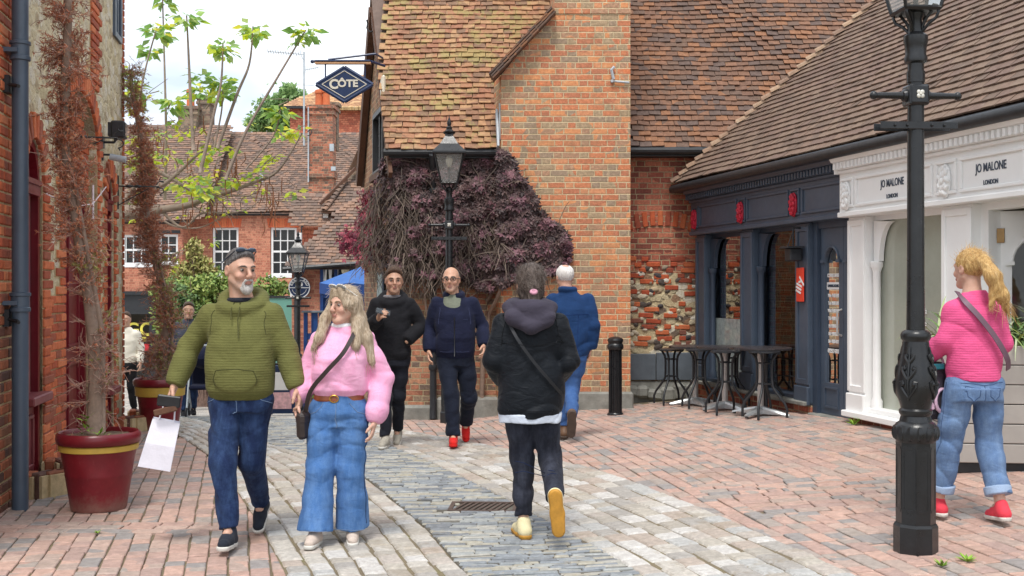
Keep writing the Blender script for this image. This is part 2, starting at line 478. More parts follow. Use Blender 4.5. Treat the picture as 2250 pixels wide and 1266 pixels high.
w = bpy.data.worlds.new('World'); scene.world = w; w.use_nodes = True
nt = w.node_tree; nt.nodes.clear()
o_ = nt.nodes.new('ShaderNodeOutputWorld'); bg = nt.nodes.new('ShaderNodeBackground')
sky = nt.nodes.new('ShaderNodeTexSky'); sky.sky_type = 'NISHITA'; sky.sun_disc = False
SUN_EL, SUN_ROT = R(64), R(192)
sky.sun_elevation = SUN_EL; sky.sun_rotation = SUN_ROT; sky.air_density = 1.0; sky.dust_density = 3.0; sky.ozone_density = 1.5
tc = nt.nodes.new('ShaderNodeTexCoord'); mp = nt.nodes.new('ShaderNodeMapping'); mp.inputs['Scale'].default_value = (1, 1, 2.6)
cn = nt.nodes.new('ShaderNodeTexNoise'); cn.inputs['Scale'].default_value = 2.2; cn.inputs['Detail'].default_value = 7; cn.inputs['Roughness'].default_value = .55
cr = nt.nodes.new('ShaderNodeValToRGB'); cr.color_ramp.elements[0].position = .22; cr.color_ramp.elements[0].color = (.62, .62, .62, 1); cr.color_ramp.elements[1].position = .6
mx = nt.nodes.new('ShaderNodeMix'); mx.data_type = 'RGBA'
cn2 = nt.nodes.new('ShaderNodeTexNoise'); cn2.inputs['Scale'].default_value = 3.1; cn2.inputs['Detail'].default_value = 5
cr2 = nt.nodes.new('ShaderNodeValToRGB'); cr2.color_ramp.elements[0].position = .38; cr2.color_ramp.elements[0].color = (3.7, 4.3, 5.1, 1); cr2.color_ramp.elements[1].position = .6; cr2.color_ramp.elements[1].color = (7.4, 7.5, 7.6, 1)
nt.links.new(mp.outputs[0], cn2.inputs['Vector']); nt.links.new(cn2.outputs[0], cr2.inputs[0]); nt.links.new(cr2.outputs[0], mx.inputs[7])
L = nt.links.new
L(tc.outputs['Generated'], mp.inputs[0]); L(mp.outputs[0], cn.inputs['Vector']); L(cn.outputs[0], cr.inputs[0])
L(cr.outputs[0], mx.inputs[0]); L(sky.outputs[0], mx.inputs[6]); L(mx.outputs[2], bg.inputs[0]); L(bg.outputs[0], o_.inputs[0])
bg.inputs[1].default_value = .12
sl = bpy.data.lights.new('sun', 'SUN'); sl.energy = 1.5; sl.angle = R(14); sl.color = (1, .96, .9)
so = bpy.data.objects.new('sun', sl); COL.objects.link(so)
sd = Vector((math.sin(SUN_ROT)*math.cos(SUN_EL), math.cos(SUN_ROT)*math.cos(SUN_EL), math.sin(SUN_EL)))
so.rotation_euler = (-sd).to_track_quat('-Z', 'Y').to_euler(); so.location = (0, -4, 12)
vs_ = scene.view_settings; vs_.view_transform = 'Standard'; vs_.look = 'None'; vs_.exposure = .9; vs_.gamma = 1.0

# ------------------------------------------------------------------ ground
xs = sorted(set([-90, -60, -40, -30, -24, -20, -17] + [-15+.5*i for i in range(61)] + [18, 22, 30, 45, 70, 90]))
ys = sorted(set([-25, -12, -4, 0, 3] + [5+.5*i for i in range(52)] + [32, 36, 42, 50, 65, 90, 150, 260]))
mb = MB()
XX, YY = np.meshgrid(xs, ys)
ZZ = g(XX, YY)
nx = len(xs)
mb.v = [(float(a), float(b), float(c)) for a, b, c in zip(XX.ravel(), YY.ravel(), ZZ.ravel())]
mb.f = [(j*nx+i, j*nx+i+1, (j+1)*nx+i+1, (j+1)*nx+i) for j in range(len(ys)-1) for i in range(nx-1)]
mb.m = [0]*len(mb.f)
tag(mb.build('ground', m_earth, smooth=True), kind='structure')

EA = ([4.5, 5, 6.2, 7.64, 10.4, 12.2, 14, 17], [-.80, -.92, -1.235, -1.72, -2.72, -3.54, -4.45, -6.0])
EB = ([4.5, 5, 6.3, 7.34, 9.19, 10.55, 11.5, 13.5, 17], [.22, .08, -.287, -.555, -1.16, -1.86, -2.42, -3.5, -5.2])
EC = ([4.5, 5, 6.43, 8.3, 9.57, 11.6, 13.2, 17], [1.1, .97, .589, -.03, -.498, -1.3, -2.05, -4.0])
ED = ([4.5, 5, 6.36, 7.15, 8.92, 10.1, 11.15, 12, 13.2, 17], [2.05, 1.95, 1.66, 1.456, .93, .452, -.1, -.62, -1.4, -3.3])
ed = lambda E, y: float(np.interp(y, E[0], E[1]))

def stone(mb, x, y, ang, la, lw, h, ch=.005, jz=.0016, tilt=.007):
    """one paving stone: la along, lw across, a worn top edge"""
    ca, sa = math.cos(ang), math.sin(ang)
    z0 = gz(x, y)
    tx, ty = rnd.gauss(0, tilt), rnd.gauss(0, tilt); dz = rnd.gauss(0, jz)
    e = .04
    gx = (gz(x+e, y)-gz(x-e, y))/(2*e); gy = (gz(x, y+e)-gz(x, y-e))/(2*e)
    vs = []
    for top, s_ in ((0, 1.0), (1, 1.0), (2, 0)):
        for a, b in ((-1, -1), (1, -1), (1, 1), (-1, 1)):
            ja = la/2-(ch if top == 2 else 0); jw = lw/2-(ch if top == 2 else 0)
            px = a*ja*(1+rnd.uniform(-.04, .04)*(top == 0)); py = b*jw
            X = x+px*ca-py*sa; Y = y+px*sa+py*ca
            zz = z0+gx*(X-x)+gy*(Y-y)
            zt = {0: -.015, 1: h-ch, 2: h}[top]
            vs.append((X, Y, zz+zt+(dz+tx*px+ty*py if top else 0)))
    fs = [(8, 9, 10, 11)]
    for k in range(4):
        k2 = (k+1) % 4
        fs.append((k, k2, 4+k2, 4+k)); fs.append((4+k, 4+k2, 8+k2, 8+k))
    mb.add(vs, fs)

# mortar beds that cover the cut ends of the pavers
def strip(name, E0, E1, h, mat, y0=4.6, y1=16.5):
    mb = MB(); n = 70; k = 6
    for i in range(n+1):
        y = y0+(y1-y0)*i/n
        for j in range(k+1):
            x = ed(E0, y)+(ed(E1, y)-ed(E0, y))*j/k
            mb.v.append((x, y, gz(x, y)+h))
    for i in range(n):
        for j in range(k):
            a = i*(k+1)+j
            mb.f.append((a, a+1, a+k+2, a+k+1)); mb.m.append(0)
    return tag(mb.build(name, mat, smooth=True), kind='structure')
strip('setts_bed', EA, ED, .017, m_earth)
m_chbed = paint('dark_grit', c8(98, 94, 86), .95, 0, .2, 30, .3, 60, .2)
strip('channel_bed', EB, EC, .0215, m_chbed)

# brick pavers left and right
mb = MB()
WX = lambda y: -3.58-.18*(y-8)
def paver_field(dirx, keep, x0, x1, y0, y1, pitch, lens, ang_extra=0.0):
    d = Vector((dirx, 1)).normalized(); a = Vector((d.y, -d.x))
    ang = math.atan2(d.y, d.x)
    i0, i1 = int(x0/pitch)-12, int(x1/pitch)+40
    for i in range(i0, i1):
        s = y0-1+rnd.uniform(0, .2)
        while s < y1+1:
            L_ = rnd.choice(lens)*rnd.uniform(.93, 1.06)
            c = d*(s+L_/2)+a*(i*pitch+rnd.gauss(0, .0025))
            s += L_+rnd.uniform(.009, .015)
            if y0 < c.y < y1 and keep(c.x, c.y):
                stone(mb, c.x, c.y, ang+rnd.gauss(0, .012), L_, pitch-rnd.uniform(.007, .012), .014)
cross = lambda x, y, m=0: (x > ed(ED, y)+.28+m and 7.35+m < y < 8.55-m and x < 2.9-m) or (-3.3+m < x < ed(EA, y)-.3-m and 7.25+m < y < 7.6-m)
paver_field(-.24, lambda x, y: WX(y)-.1 < x < ed(EA, y)+.05 and not cross(x, y, .09), -1, 4, 5.4, 15.5, .1165, [.2, .205, .135, .1])
shopx = lambda y: 2.49+.239*(15.2-y)+.15
paver_field(-.165, lambda x, y: ed(ED, y)-.05 < x < shopx(y) and not cross(x, y, .09) and not (y > 15.1), -1, 8, 5.4, 15.4, .1165, [.2, .205, .21, .13, .1])
for i in range(14):
    y = 7.3+i*.112; x = -3.6+(i % 2)*.11
    while x < 3.0:
        L_ = rnd.choice([.205, .21, .2, .1])
        if cross(x+L_/2, y): stone(mb, x+L_/2, y+.02*math.sin(x), rnd.gauss(.03, .012), L_, .1, .0175)
        x += L_+.011
tag(mb.build('brick_paving', m_paver), kind='structure')

def lanes(E0, E1, y0, y1, nl, la, h, gap=.0115, ch=.011):
    mb = MB()
    for j in range(nl):
        y = y0+rnd.uniform(0, .2); f = (j+.5)/nl
        while y < y1:
            L_ = rnd.uniform(*la)
            X = lambda q: ed(E0, q)+(ed(E1, q)-ed(E0, q))*f
            x = X(y+L_*.5); dx = X(y+L_)-X(y); ln = math.hypot(dx, L_)
            ang = math.atan2(L_, dx)
            wd = (ed(E1, y)-ed(E0, y))/nl*math.sin(ang)
            stone(mb, x+rnd.gauss(0, .005), y+L_*.5, ang+rnd.gauss(0, .03), ln-gap*rnd.uniform(.7, 1.5), wd-gap*rnd.uniform(.8, 1.7), h, ch, .002, .012)
            y += L_
    return mb
mb = lanes(EA, EB, 4.8, 16.5, 7, (.11, .2), .029)
b2 = lanes(EC, ED, 4.8, 16.0, 7, (.12, .22), .029); mb.add(b2.v, b2.f)
tag(mb.build('granite_setts', m_sett), kind='structure')

mb = MB(); y = 4.8
while y < 16.5:
    dp = rnd.uniform(.026, .055)
    x = ed(EB, y)+rnd.uniform(0, .03); xe = ed(EC, y)
    sl_ = (ed(EB, y+.3)-ed(EB, y-.3))/.6
    while x < xe-.05:
        w_ = min(rnd.uniform(.08, .26), xe-x)
        f = (x-ed(EB, y))/(xe-ed(EB, y))
        if not (-.43 < x+w_/2 < .05 and 7.83 < y < 8.2):
            stone(mb, x+w_/2, y+.03*math.sin(x*5+y*2), rnd.gauss(.06, .05), w_-.006, dp-.0045, .029+rnd.uniform(-.003, .004), .006, .002, .025)
        x += w_
    y += dp
tag(mb.build('slate_channel', m_slate), kind='structure')

# cobbles of the lane further down the hill
m_lane = masonry('lane_cobble', [c8(172,170,164), c8(156,156,152), c8(186,182,172), c8(142,144,144), c8(176,166,156)], c8(120,116,106), h=.11, w=.2, bond='half', lichen=None, spall=0)
mb = MB(); n = 44; k = 24
for i in range(n+1):
    y = 16+30*i/n
    for j in range(k+1):
        x = -18+20*j/k; mb.v.append((x, y, gz(x, y)+.008))
for i in range(n):
    for j in range(k):
        a = i*(k+1)+j; mb.f.append((a, a+1, a+k+2, a+k+1)); mb.m.append(0)
tag(mb.build('lane', m_lane, smooth=True), kind='structure')

# drain grate
r = empty('drain_grate', (-.2, 8.02, gz(-.2, 8.02)+.026), R(-3), 'rectangular rusty iron drain grate set in the slate channel', 'drain')
mb = MB()
mb.span(-.24, .24, -.17, -.14, -.01, .008); mb.span(-.24, .24, .14, .17, -.01, .008)
mb.span(-.24, -.21, -.14, .14, -.01, .008); mb.span(.21, .24, -.14, .14, -.01, .008)
m_rust = paint('rusty_iron', c8(92, 76, 68), .7, .3, .3, 20, .3)
mb.build('frame', m_rust, r)
mb = MB()
for i in range(9):
    x = -.17+i*.0425; mb.box((x, 0, -.002), (.017, .3, .016), 0, (0, 0, R(-14)))
mb.build('grille', m_rust, r)
mb = MB(); mb.span(-.21, .21, -.14, .14, -.02, -.016); mb.build('pit', m_in, r)

def weed(x, y, s, label):
    mb = MB()
    for i in range(16):
        a = rnd.uniform(0, 6.28); l = s*rnd.uniform(.5, 1); h = s*rnd.uniform(.2, .8)
        c, q = math.cos(a), math.sin(a); wv = .16*l
        mb.quad((0, 0, 0), (c*l*.5-q*wv, q*l*.5+c*wv, h*.6), (c*l, q*l, h), (c*l*.5+q*wv, q*l*.5-c*wv, h*.6))
    o = mb.build('weed', m_weed); o.location = (x, y, gz(x, y)+.015)
    tag(o, label, 'weed', 'weeds between the pavers')
m_weed = islands('weed_leaf', [c8(122,158,58), c8(142,176,70), c8(108,140,50)], mott=.2, bump=0)
weed(2.42, 6.05, .07, 'bright green weed in the paving right in front of the near lamp post')
weed(2.26, 5.98, .06, 'second small green weed in the paving before the near lamp post')
weed(3.32, 11.05, .1, 'small green weed where the white shopfront meets the charcoal doorstep')
weed(-2.63, 7.22, .035, 'tiny green weed in the paving in front of the red pot')
# ------------------------------------------------------------------ tiles
def tiles(mb, P0, ex, es, W, L, expo=.1, tw=.165, clip=None, th=.017, jit=1.0, sag=.012, lift=0.0, lfn=None):
    """courses of plain tiles on the plane P0 + a*ex + b*es; each tile is a thin slab lying on the course below"""
    P0 = Vector(P0); ex = Vector(ex).normalized(); es = Vector(es).normalized(); nn = ex.cross(es).normalized()
    if nn.z < 0: nn = -nn
    nr = int(L/expo)
    ph = rnd.uniform(0, 9)
    for i in range(nr+1):
        b = i*expo
        a = -tw*(.5 if i % 2 else 0)-tw
        while a < W+tw:
            w_ = tw*rnd.uniform(.96, 1.02)
            ac = a+w_/2
            a += tw
            if clip and not clip(ac, b+expo*.5): continue
            if lfn:
                l0 = lfn(b+expo*.5)
                if ac+w_/2 < l0+.03: continue
                if ac-w_/2 < l0: e_ = ac+w_/2; w_ = e_-l0; ac = e_-w_/2
            q = jit
            sg = sag*(math.sin(ac*1.3+ph+b*.7)+.6*math.sin(ac*2.9+1.7*ph+b*1.9))
            o0 = rnd.gauss(0, .004*q); yaw = rnd.gauss(0, .014*q); lf = abs(rnd.gauss(0, .003*q)); tl = rnd.gauss(0, .0035*q)
            wob = .012*math.sin(ac*.9+ph*2+i*.05)*q
            lo = b+o0+wob; hi = lo+expo*1.55
            vs = []
            for (t, zt) in ((lo, .03+lf), (hi, .004)):
                for sx in (-1, 1):
                    x = ac+sx*(w_-.004)/2; tt = t+yaw*sx*w_
                    base = P0+ex*x+es*tt+nn*(zt+sg+lift+tl*sx)
                    vs.append(base); vs.append(base+nn*th)
            # 0 lo-left bottom,1 top,2 lo-right b,3 t,4 hi-left b,5 t,6 hi-right b,7 t
            mb.add(vs, [(1, 3, 7, 5), (0, 2, 3, 1), (0, 1, 5, 4), (2, 6, 7, 3)])

def bonnet_line(mb, p0, p1, n, r=.09, length=.26, side=None):
    """a run of curved hip tiles lapping up the hip"""
    p0, p1 = Vector(p0), Vector(p1); d = (p1-p0).normalized()
    up = Vector((0, 0, 1)); a = d.cross(up).normalized(); b = a.cross(d).normalized()
    for i in range(n):
        c = p0+(p1-p0)*(i/n)
        r0, r1 = r*rnd.uniform(1.05, 1.2), r*.85
        vs = []
        for (s_, rr, lift) in ((0, r0, .05), (length, r1, .0)):
            for k in range(8):
                t = math.pi*(k/7)
                for th in (0, .016):
                    vs.append(c+d*s_+a*math.cos(t)*(rr+th)+b*(math.sin(t)*(rr*.75+th)+lift-.045)+b*rnd.gauss(0, .001))
        fs = []
        for k in range(7):
            q = k*2
            fs += [(q+1, q+3, 16+q+3, 16+q+1), (q, q+1, q+3, q+2)[::-1]]
        mb.add(vs, fs)

def gutter(mb, p0, p1, r=.055, mi=0):
    mb.tube([p0, p1], r, 10, mi)

def sash(parent, cx, y, z0, wd, ht, cols, rows, name='window', sill=True, mat=None, gmat=None, dark=None, sash_bar=True):
    """window standing in the plane y (outside is -y)"""
    mat = mat or m_white2
    mb = MB(); f = .07
    mb.span(cx-wd/2, cx-wd/2+f, y-.03, y+.06, z0, z0+ht); mb.span(cx+wd/2-f, cx+wd/2, y-.03, y+.06, z0, z0+ht)
    mb.span(cx-wd/2+f, cx+wd/2-f, y-.03, y+.06, z0+ht-f, z0+ht); mb.span(cx-wd/2+f, cx+wd/2-f, y-.03, y+.06, z0, z0+f)
    iw, ih = wd-2*f, ht-2*f
    for i in range(1, cols):
        x = cx-wd/2+f+iw*i/cols; mb.span(x-.016, x+.016, y-.012, y+.03, z0+f, z0+ht-f)
    for j in range(1, rows):
        z = z0+f+ih*j/rows; t = .035 if (sash_bar and j*2 == rows) else .016
        x0 = cx-wd/2+f
        mb.span(x0, cx+wd/2-f, y-.016, y+.034, z-t, z+t)
    o = mb.build(name, mat, parent)
    mb = MB(); mb.quad((cx-wd/2+f, y+.02, z0+f), (cx+wd/2-f, y+.02, z0+f), (cx+wd/2-f, y+.02, z0+ht-f), (cx-wd/2+f, y+.02, z0+ht-f))
    mb.build('pane', gmat or m_glass_far, o)
    mb = MB(); mb.span(cx-wd/2+.02, cx+wd/2-.02, y+.25, y+.3, z0, z0+ht); mb.build('dim_room_sheet', dark or m_in, o)  # near-black sheet behind the pane stands in for the unlit room
    if sill:
        mb = MB(); mb.span(cx-wd/2-.08, cx+wd/2+.08, y-.12, y+.03, z0-.09, z0-.003); mb.build('sill', mat, o)
    return o

# ------------------------------------------------------------------ the old cottage with its chimney breast
house = empty('brick_cottage', (0, 15.0, 0), 0, 'old orange brick cottage with steep mossy tile roof and broad chimney breast', 'house')
def hb(mb, name, mat, parent=None, **kw):
    return mb.build(name, mat, parent or house, loc=None, **kw)
# all house meshes are in world coordinates, shifted into the root's frame
def shift(mb, d=(0, -15.0, 0)):
    mb.v = [(p[0]+d[0], p[1]+d[1], p[2]+d[2]) for p in mb.v]; return mb
side = lambda t: (-1.57-.25*t, 15+t)           # the gable wall runs back from the corner
T0, T1, TA = 0.0, 3.15, 1.6
mb = MB()
a, b = side(T0), side(T1)
mb.quad((a[0], a[1], -1), (-.1, 15, -1), (-.1, 15, 3.38), (a[0], a[1], 3.38))
hb(shift(mb), 'front_wall', m_brick)
mb = MB()
z_ap, pit = 5.72, 1.39
# gable wall with a hole for the window
def sp3(t, z): x, y = side(t); return (x, y, z)
wt0, wt1, wz0, wz1 = .82, 1.9, 3.22, 4.12
gab = lambda t: 3.40+pit*t if t < TA else 3.40+pit*TA-(t-TA)*1.42
ts = [T0, wt0, TA, wt1, T1]
for i in range(4):
    t0, t1 = ts[i], ts[i+1]
    if t0 >= wt0 and t1 <= wt1:
        mb.quad(sp3(t0, -1.6), sp3(t0, wz0), sp3(t1, wz0), sp3(t1, -1.6)); mb.quad(sp3(t0, wz1), sp3(t0, gab(t0)), sp3(t1, gab(t1)), sp3(t1, wz1))
    else:
        mb.quad(sp3(t0, -1.6), sp3(t0, gab(t0)), sp3(t1, gab(t1)), sp3(t1, -1.6))
hb(shift(mb), 'gable_wall', m_brick_brown)
# leaded window in the gable
mb = MB()
nrm = Vector((-.97, -.243, 0)); tdir = Vector((-.243, .97, 0))
def gbox(mb, t0, t1, z0, z1, d0, d1, mi=0):
    P = [Vector(sp3(t, 0)) for t in (t0, t1)]
    vs = []
    for p in P:
        for d in (d0, d1):
            for z in (z0, z1): q = p+nrm*d; vs.append((q.x, q.y, z))
    mb.add(vs, [(0, 1, 3, 2), (4, 6, 7, 5), (0, 4, 5, 1), (2, 3, 7, 6), (0, 2, 6, 4), (1, 5, 7, 3)], mi)
gbox(mb, wt0, wt0+.06, wz0, wz1, -.12, .03); gbox(mb, wt1-.06, wt1, wz0, wz1, -.12, .03)
gbox(mb, wt0+.06, wt1-.06, wz1-.07, wz1, -.12, .035); gbox(mb, wt0+.06, wt1-.06, wz0, wz0+.06, -.12, .03); gbox(mb, (wt0+wt1)/2-.03, (wt0+wt1)/2+.03, wz0+.06, wz1-.07, -.1, .0)
for i in range(1, 6): z = wz0+(wz1-wz0)*i/6; gbox(mb, wt0+.06, wt1-.06, z-.006, z+.006, -.07, -.05)
for i in range(1, 6): t = wt0+(wt1-wt0)*i/6; gbox(mb, t-.006, t+.006, wz0+.06, wz1-.07, -.071, -.049)
gw = hb(shift(mb), 'window', m_dark)
mb = MB(); p0, p1 = Vector(sp3(wt0, 0))-nrm*.06, Vector(sp3(wt1, 0))-nrm*.06
mb.quad((p0.x, p0.y, wz0), (p1.x, p1.y, wz0), (p1.x, p1.y, wz1), (p0.x, p0.y, wz1)); hb(shift(mb), 'pane', m_glass, gw)
mb = MB(); gbox(mb, wt0-.08, wt1+.08, wz0-.09, wz0-.003, -.1, .07); hb(shift(mb), 'sill', m_wood, gw)
mb = MB(); gbox(mb, wt0-.1, wt1+.1, wz0, wz1, -.5, -.45); hb(shift(mb), 'dark_room_sheet', m_in, gw)  # dark sheet put in for the gloom inside the gable room
# roof, left of the chimney: two slopes over the gable
ER = Vector((-1.6, 14.72, 3.36)); es = Vector((0, 1, pit)).normalized(); Lr = TA*1.02*math.hypot(1, pit)+.35
mb = MB()
lx = lambda b_: -.25*(b_*es.y)
tiles(mb, ER, (1, 0, 0), es, 2.6, Lr, .098, .165, lambda a_, b_: a_ < 2.4 and not (a_ > 1.46 and b_ < 1.7), sag=.016, jit=1.25, lfn=lambda b_: lx(b_)-.03)
hb(shift(mb), 'roof', m_tile)
mb = MB()   # back slope and boards under the tiles
pa = ER+es*Lr; pb = Vector((-1.6-.25*3.4, 18.45, 3.2))
mb.quad(ER+Vector((0, 0, -.03)), ER+Vector((2.6, 0, -.03)), pa+Vector((2.6, 0, -.03)), pa+Vector((lx(Lr), 0, -.03)))
mb.quad(pa+Vector((lx(Lr), 0, -.02)), pa+Vector((2.6, 0, -.02)), (1.0, 18.45, 3.2), pb)
hb(shift(mb), 'roof_boards', m_tile_far)
mb = MB()   # bargeboards on the gable
def board(mb, p, q, w_=.16, t_=.05):
    p, q = Vector(p), Vector(q); d = (q-p).normalized(); up = Vector((0, 0, 1)); n_ = d.cross(up).normalized(); b_ = n_.cross(d)
    vs = []
    for c in (p, q):
        for s1 in (-1, 1):
            for s2 in (-1, 1): vs.append(c+n_*s1*t_/2+b_*s2*w_/2)
    mb.add(vs, [(0, 1, 3, 2), (4, 6, 7, 5), (0, 4, 5, 1), (2, 3, 7, 6), (0, 2, 6, 4), (1, 5, 7, 3)])
off = nrm*.07
apx = Vector(sp3(TA, gab(TA)+.0))+off
board(mb, Vector(sp3(-.25, gab(-.25)-.02))+off, apx, .1, .05); board(mb, apx, Vector(sp3(T1+.12, gab(T1+.12)))+off, .2, .09)
hb(shift(mb), 'bargeboard', m_wood)
# chimney breast
cx0, cx1, cy = -.14, 1.52, 14.6
shz0, shz1, stx = 4.30, 5.14, .545
mb = MB()
front = [(cx0, -1), (cx1, -1), (cx1, 7.2), (stx, 7.2), (stx, shz1), (cx0, shz0)]
mb.add([(p[0], cy, p[1]) for p in front], [(0, 1, 2, 3, 4, 5)])
bk = 17.0
mb.quad((cx0, cy, -1), (cx0, cy, shz0), (cx0-.1, cy+.55, shz0), (cx0-.1, cy+.55, -1)); mb.quad((cx0-.1, cy+.55, -1), (cx0-.1, cy+.55, shz0), (cx0-.1, bk, shz0), (cx0-.1, bk, -1))
mb.quad((cx1, cy, -1), (cx1, bk, -1), (cx1, bk, 7.2), (cx1, cy, 7.2)); mb.quad((stx, cy, shz1), (stx, cy, 7.2), (stx, bk, 7.2), (stx, bk, shz1))
mb.quad((stx, cy, 7.2), (cx1, cy, 7.2), (cx1, bk, 7.2), (stx, bk, 7.2))
mb.span(stx-.012, cx1+.012, cy-.012, cy+.3, 5.09, 5.14)
ch = hb(shift(mb), 'chimney', m_brick_chim)
mb = MB()   # tiled weathering on the shoulder
d = Vector((stx-cx0+.1, 0, shz1-shz0)); nlay = 11
for k in range(3):
    for i in range(nlay):
        p = Vector((cx0-.1-.02*k, cy-.035+.012*k, shz0-.06+k*.028))+d*((i+.5)/nlay)
        mb.box(p, (d.length/nlay*1.12, .3, .022), 0, (0, -math.atan2(d.z, d.x)+rnd.gauss(.05, .02), rnd.gauss(0, .015)))
hb(shift(mb), 'coping', m_tile_main, ch)
mb = MB(); mb.span(cx0-.03, cx0+.035, cy+.05, cy+.09, 3.48, 3.95); 
lead_pts = [(cx0-.012, 14.75, 3.36), (cx0-.012, 14.98, 3.66)]
mb.box((cx0-.05, 14.68, 3.62), (.025, .1, .55), 0, (R(-24), 0, R(6)))
mb.box((cx1+.015, 15.1, 3.62), (.02, .25, .22), 0, (R(-20), 0, 0))
hb(shift(mb), 'flashing', m_lead, ch)
mb = MB(); mb.tube([(1.28, 14.57, 4.22), (1.5, 14.57, 4.2)], .014, 6); mb.tube([(1.3, 14.56, 4.24), (1.27, 14.55, 4.36), (1.31, 14.56, 4.40)], .02, 6); mb.tube([(1.28, 14.6, 4.22), (1.28, 14.55, 4.22)], .02, 6)
hb(shift(mb), 'iron_cramp', m_lead, ch)
# wall right of the chimney: brick above, flint rubble below
def m_rubble():
    t = NT('rubble_wall'); uv = t.n('ShaderNodeTexCoord').outputs['UV']
    s_ = t.n('ShaderNodeSeparateXYZ'); t.l(uv, s_.inputs[0])
    vo = t.n('ShaderNodeTexVoronoi', voronoi_dimensions='2D', feature='F1'); vo.inputs['Scale'].default_value = 10
    mp_ = t.n('ShaderNodeMapping'); mp_.inputs['Scale'].default_value = (.62, 1, 1); t.l(uv, mp_.inputs[0]); 
    wv = t.n('ShaderNodeVectorMath', operation='MULTIPLY_ADD'); t.l(t.noise(uv, 9, 3, .6, '2D', 1), wv.inputs[0]); wv.inputs[1].default_value = (.06, .06, 0); t.l(mp_.outputs[0], wv.inputs[2])
    t.l(wv.outputs[0], vo.inputs['Vector'])
    col = t.pal(vo.outputs['Color'], [c8(206,194,166), c8(190,172,140), c8(216,206,184), c8(150,120,96), c8(200,184,150), c8(120,104,90), c8(196,176,140)])
    edge = t.ramp(vo.outputs['Distance'], [(.45, 1.0), (.62, 0.0)])
    col = t.mix(edge, c8(196, 178, 142), col)
    mo = t.noise(uv, 30, 5, .75, '2D')
    col = t.mix(.5, col, t.ramp(mo, [(.25, .25), (.5, .52), (.75, 1.0)]), 'OVERLAY')
    t.bsdf(col, .9, 0, t.bump(t.math('ADD', edge, t.math('MULTIPLY', mo, .6)), .9, .02), .2)
    return t.mat
m_rubble = m_rubble()
mb = MB(); mb.quad((1.4, 15.5, 1.78), (3.3, 15.5, 1.78), (3.3, 15.5, 3.5), (1.4, 15.5, 3.5)); hb(shift(mb), 'upper_wall', m_brick_red)
mb = MB(); mb.quad((1.4, 15.5, -1), (3.3, 15.5, -1), (3.3, 15.5, 1.78), (1.4, 15.5, 1.78))
fl = hb(shift(mb), 'flint_wall', m_rubble)
mb = MB()    # bricks and knapped flints standing out of the rubble
for i in range(16):
    z = .78+i*.077
    x = 1.56+rnd.uniform(0, .2)
    while x < 2.7:
        L_ = rnd.choice([.22, .11, .2])
        if rnd.random() < .62+.2*(i > 10): mb.box((x+L_/2, 15.5, z+.03+rnd.gauss(0, .006)), (L_-.015, .03+rnd.uniform(0, .014), .062), 0, (0, rnd.gauss(0, .03), 0), .008)
        x += L_+.012+rnd.uniform(0, .12)
m_rbk = islands('rubble_brick', [c8(186,92,58), c8(170,80,54), c8(196,108,70), c8(150,76,56), c8(130,84,70)], mott=.45, mscale=24)
hb(shift(mb), 'rubble_brick', m_rbk, fl)
mb = MB()
for i in range(75):
    x, z = rnd.uniform(1.56, 2.6), rnd.uniform(.76, 1.85)
    s_ = rnd.uniform(.018, .042)
    mb.ball((x, 15.495, z), (s_*rnd.uniform(1, 2.2), .02, s_), 0, 7, 5, (rnd.gauss(0, .1), rnd.gauss(0, .3), 0))
m_flint = islands('flint', [c8(70,66,68), c8(204,192,168), c8(206,196,176), c8(198,184,156), c8(86,76,70), c8(190,170,138), c8(150,136,118), c8(214,206,190)], mott=.5, mscale=26, rough=.6)
hb(shift(mb), 'flint', m_flint, fl)
mb = MB()    # soldier arch of an old opening
for i in range(9):
    t = (i-4)/4; mb.box((2.02+t*.42, 15.495, 2.52-.07*t*t), (.068, .03, .2), 0, (0, t*.22, 0), .006)
hb(shift(mb), 'relieving_arch', m_rbk)
# slate skirting and plinths
mb = MB(); x = 1.54
for w_ in (.42, .5, .46, .5): mb.span(x, x+w_-.008, 15.44, 15.52, .32, .69+rnd.gauss(0, .006), 0, .006); x += w_
hb(shift(mb), 'slate_skirting', m_slab)
mb = MB()
for i in range(10):
    mb.box((1.6+i*.17, 15.44+rnd.gauss(0, .01), rnd.uniform(.1, .24)), (rnd.uniform(.15, .26), .12, rnd.uniform(.14, .26)), 0, (0, rnd.gauss(0, .08), rnd.gauss(0, .1)), .04)
mb.span(1.5, 3.2, 15.46, 15.5, -.3, .3)
hb(shift(mb), 'stone_footing', m_stone)
mb = MB(); mb.span(cx0+.1, .28, cy-.1, cy+.1, -.6, .24, 0, .02); mb.span(.3, .8, cy-.09, cy+.1, -.6, .25, 0, .02); mb.span(.815, 1.55, cy-.1, cy+.1, -.6, .24, 0, .02)
mb.span(-1.7, -1.0, 14.86, 15.1, -.9, .03, 0, .03); mb.span(-.99, -.05, 14.86, 15.1, -.9, .14, 0, .03)
hb(shift(mb), 'plinth', m_stone)
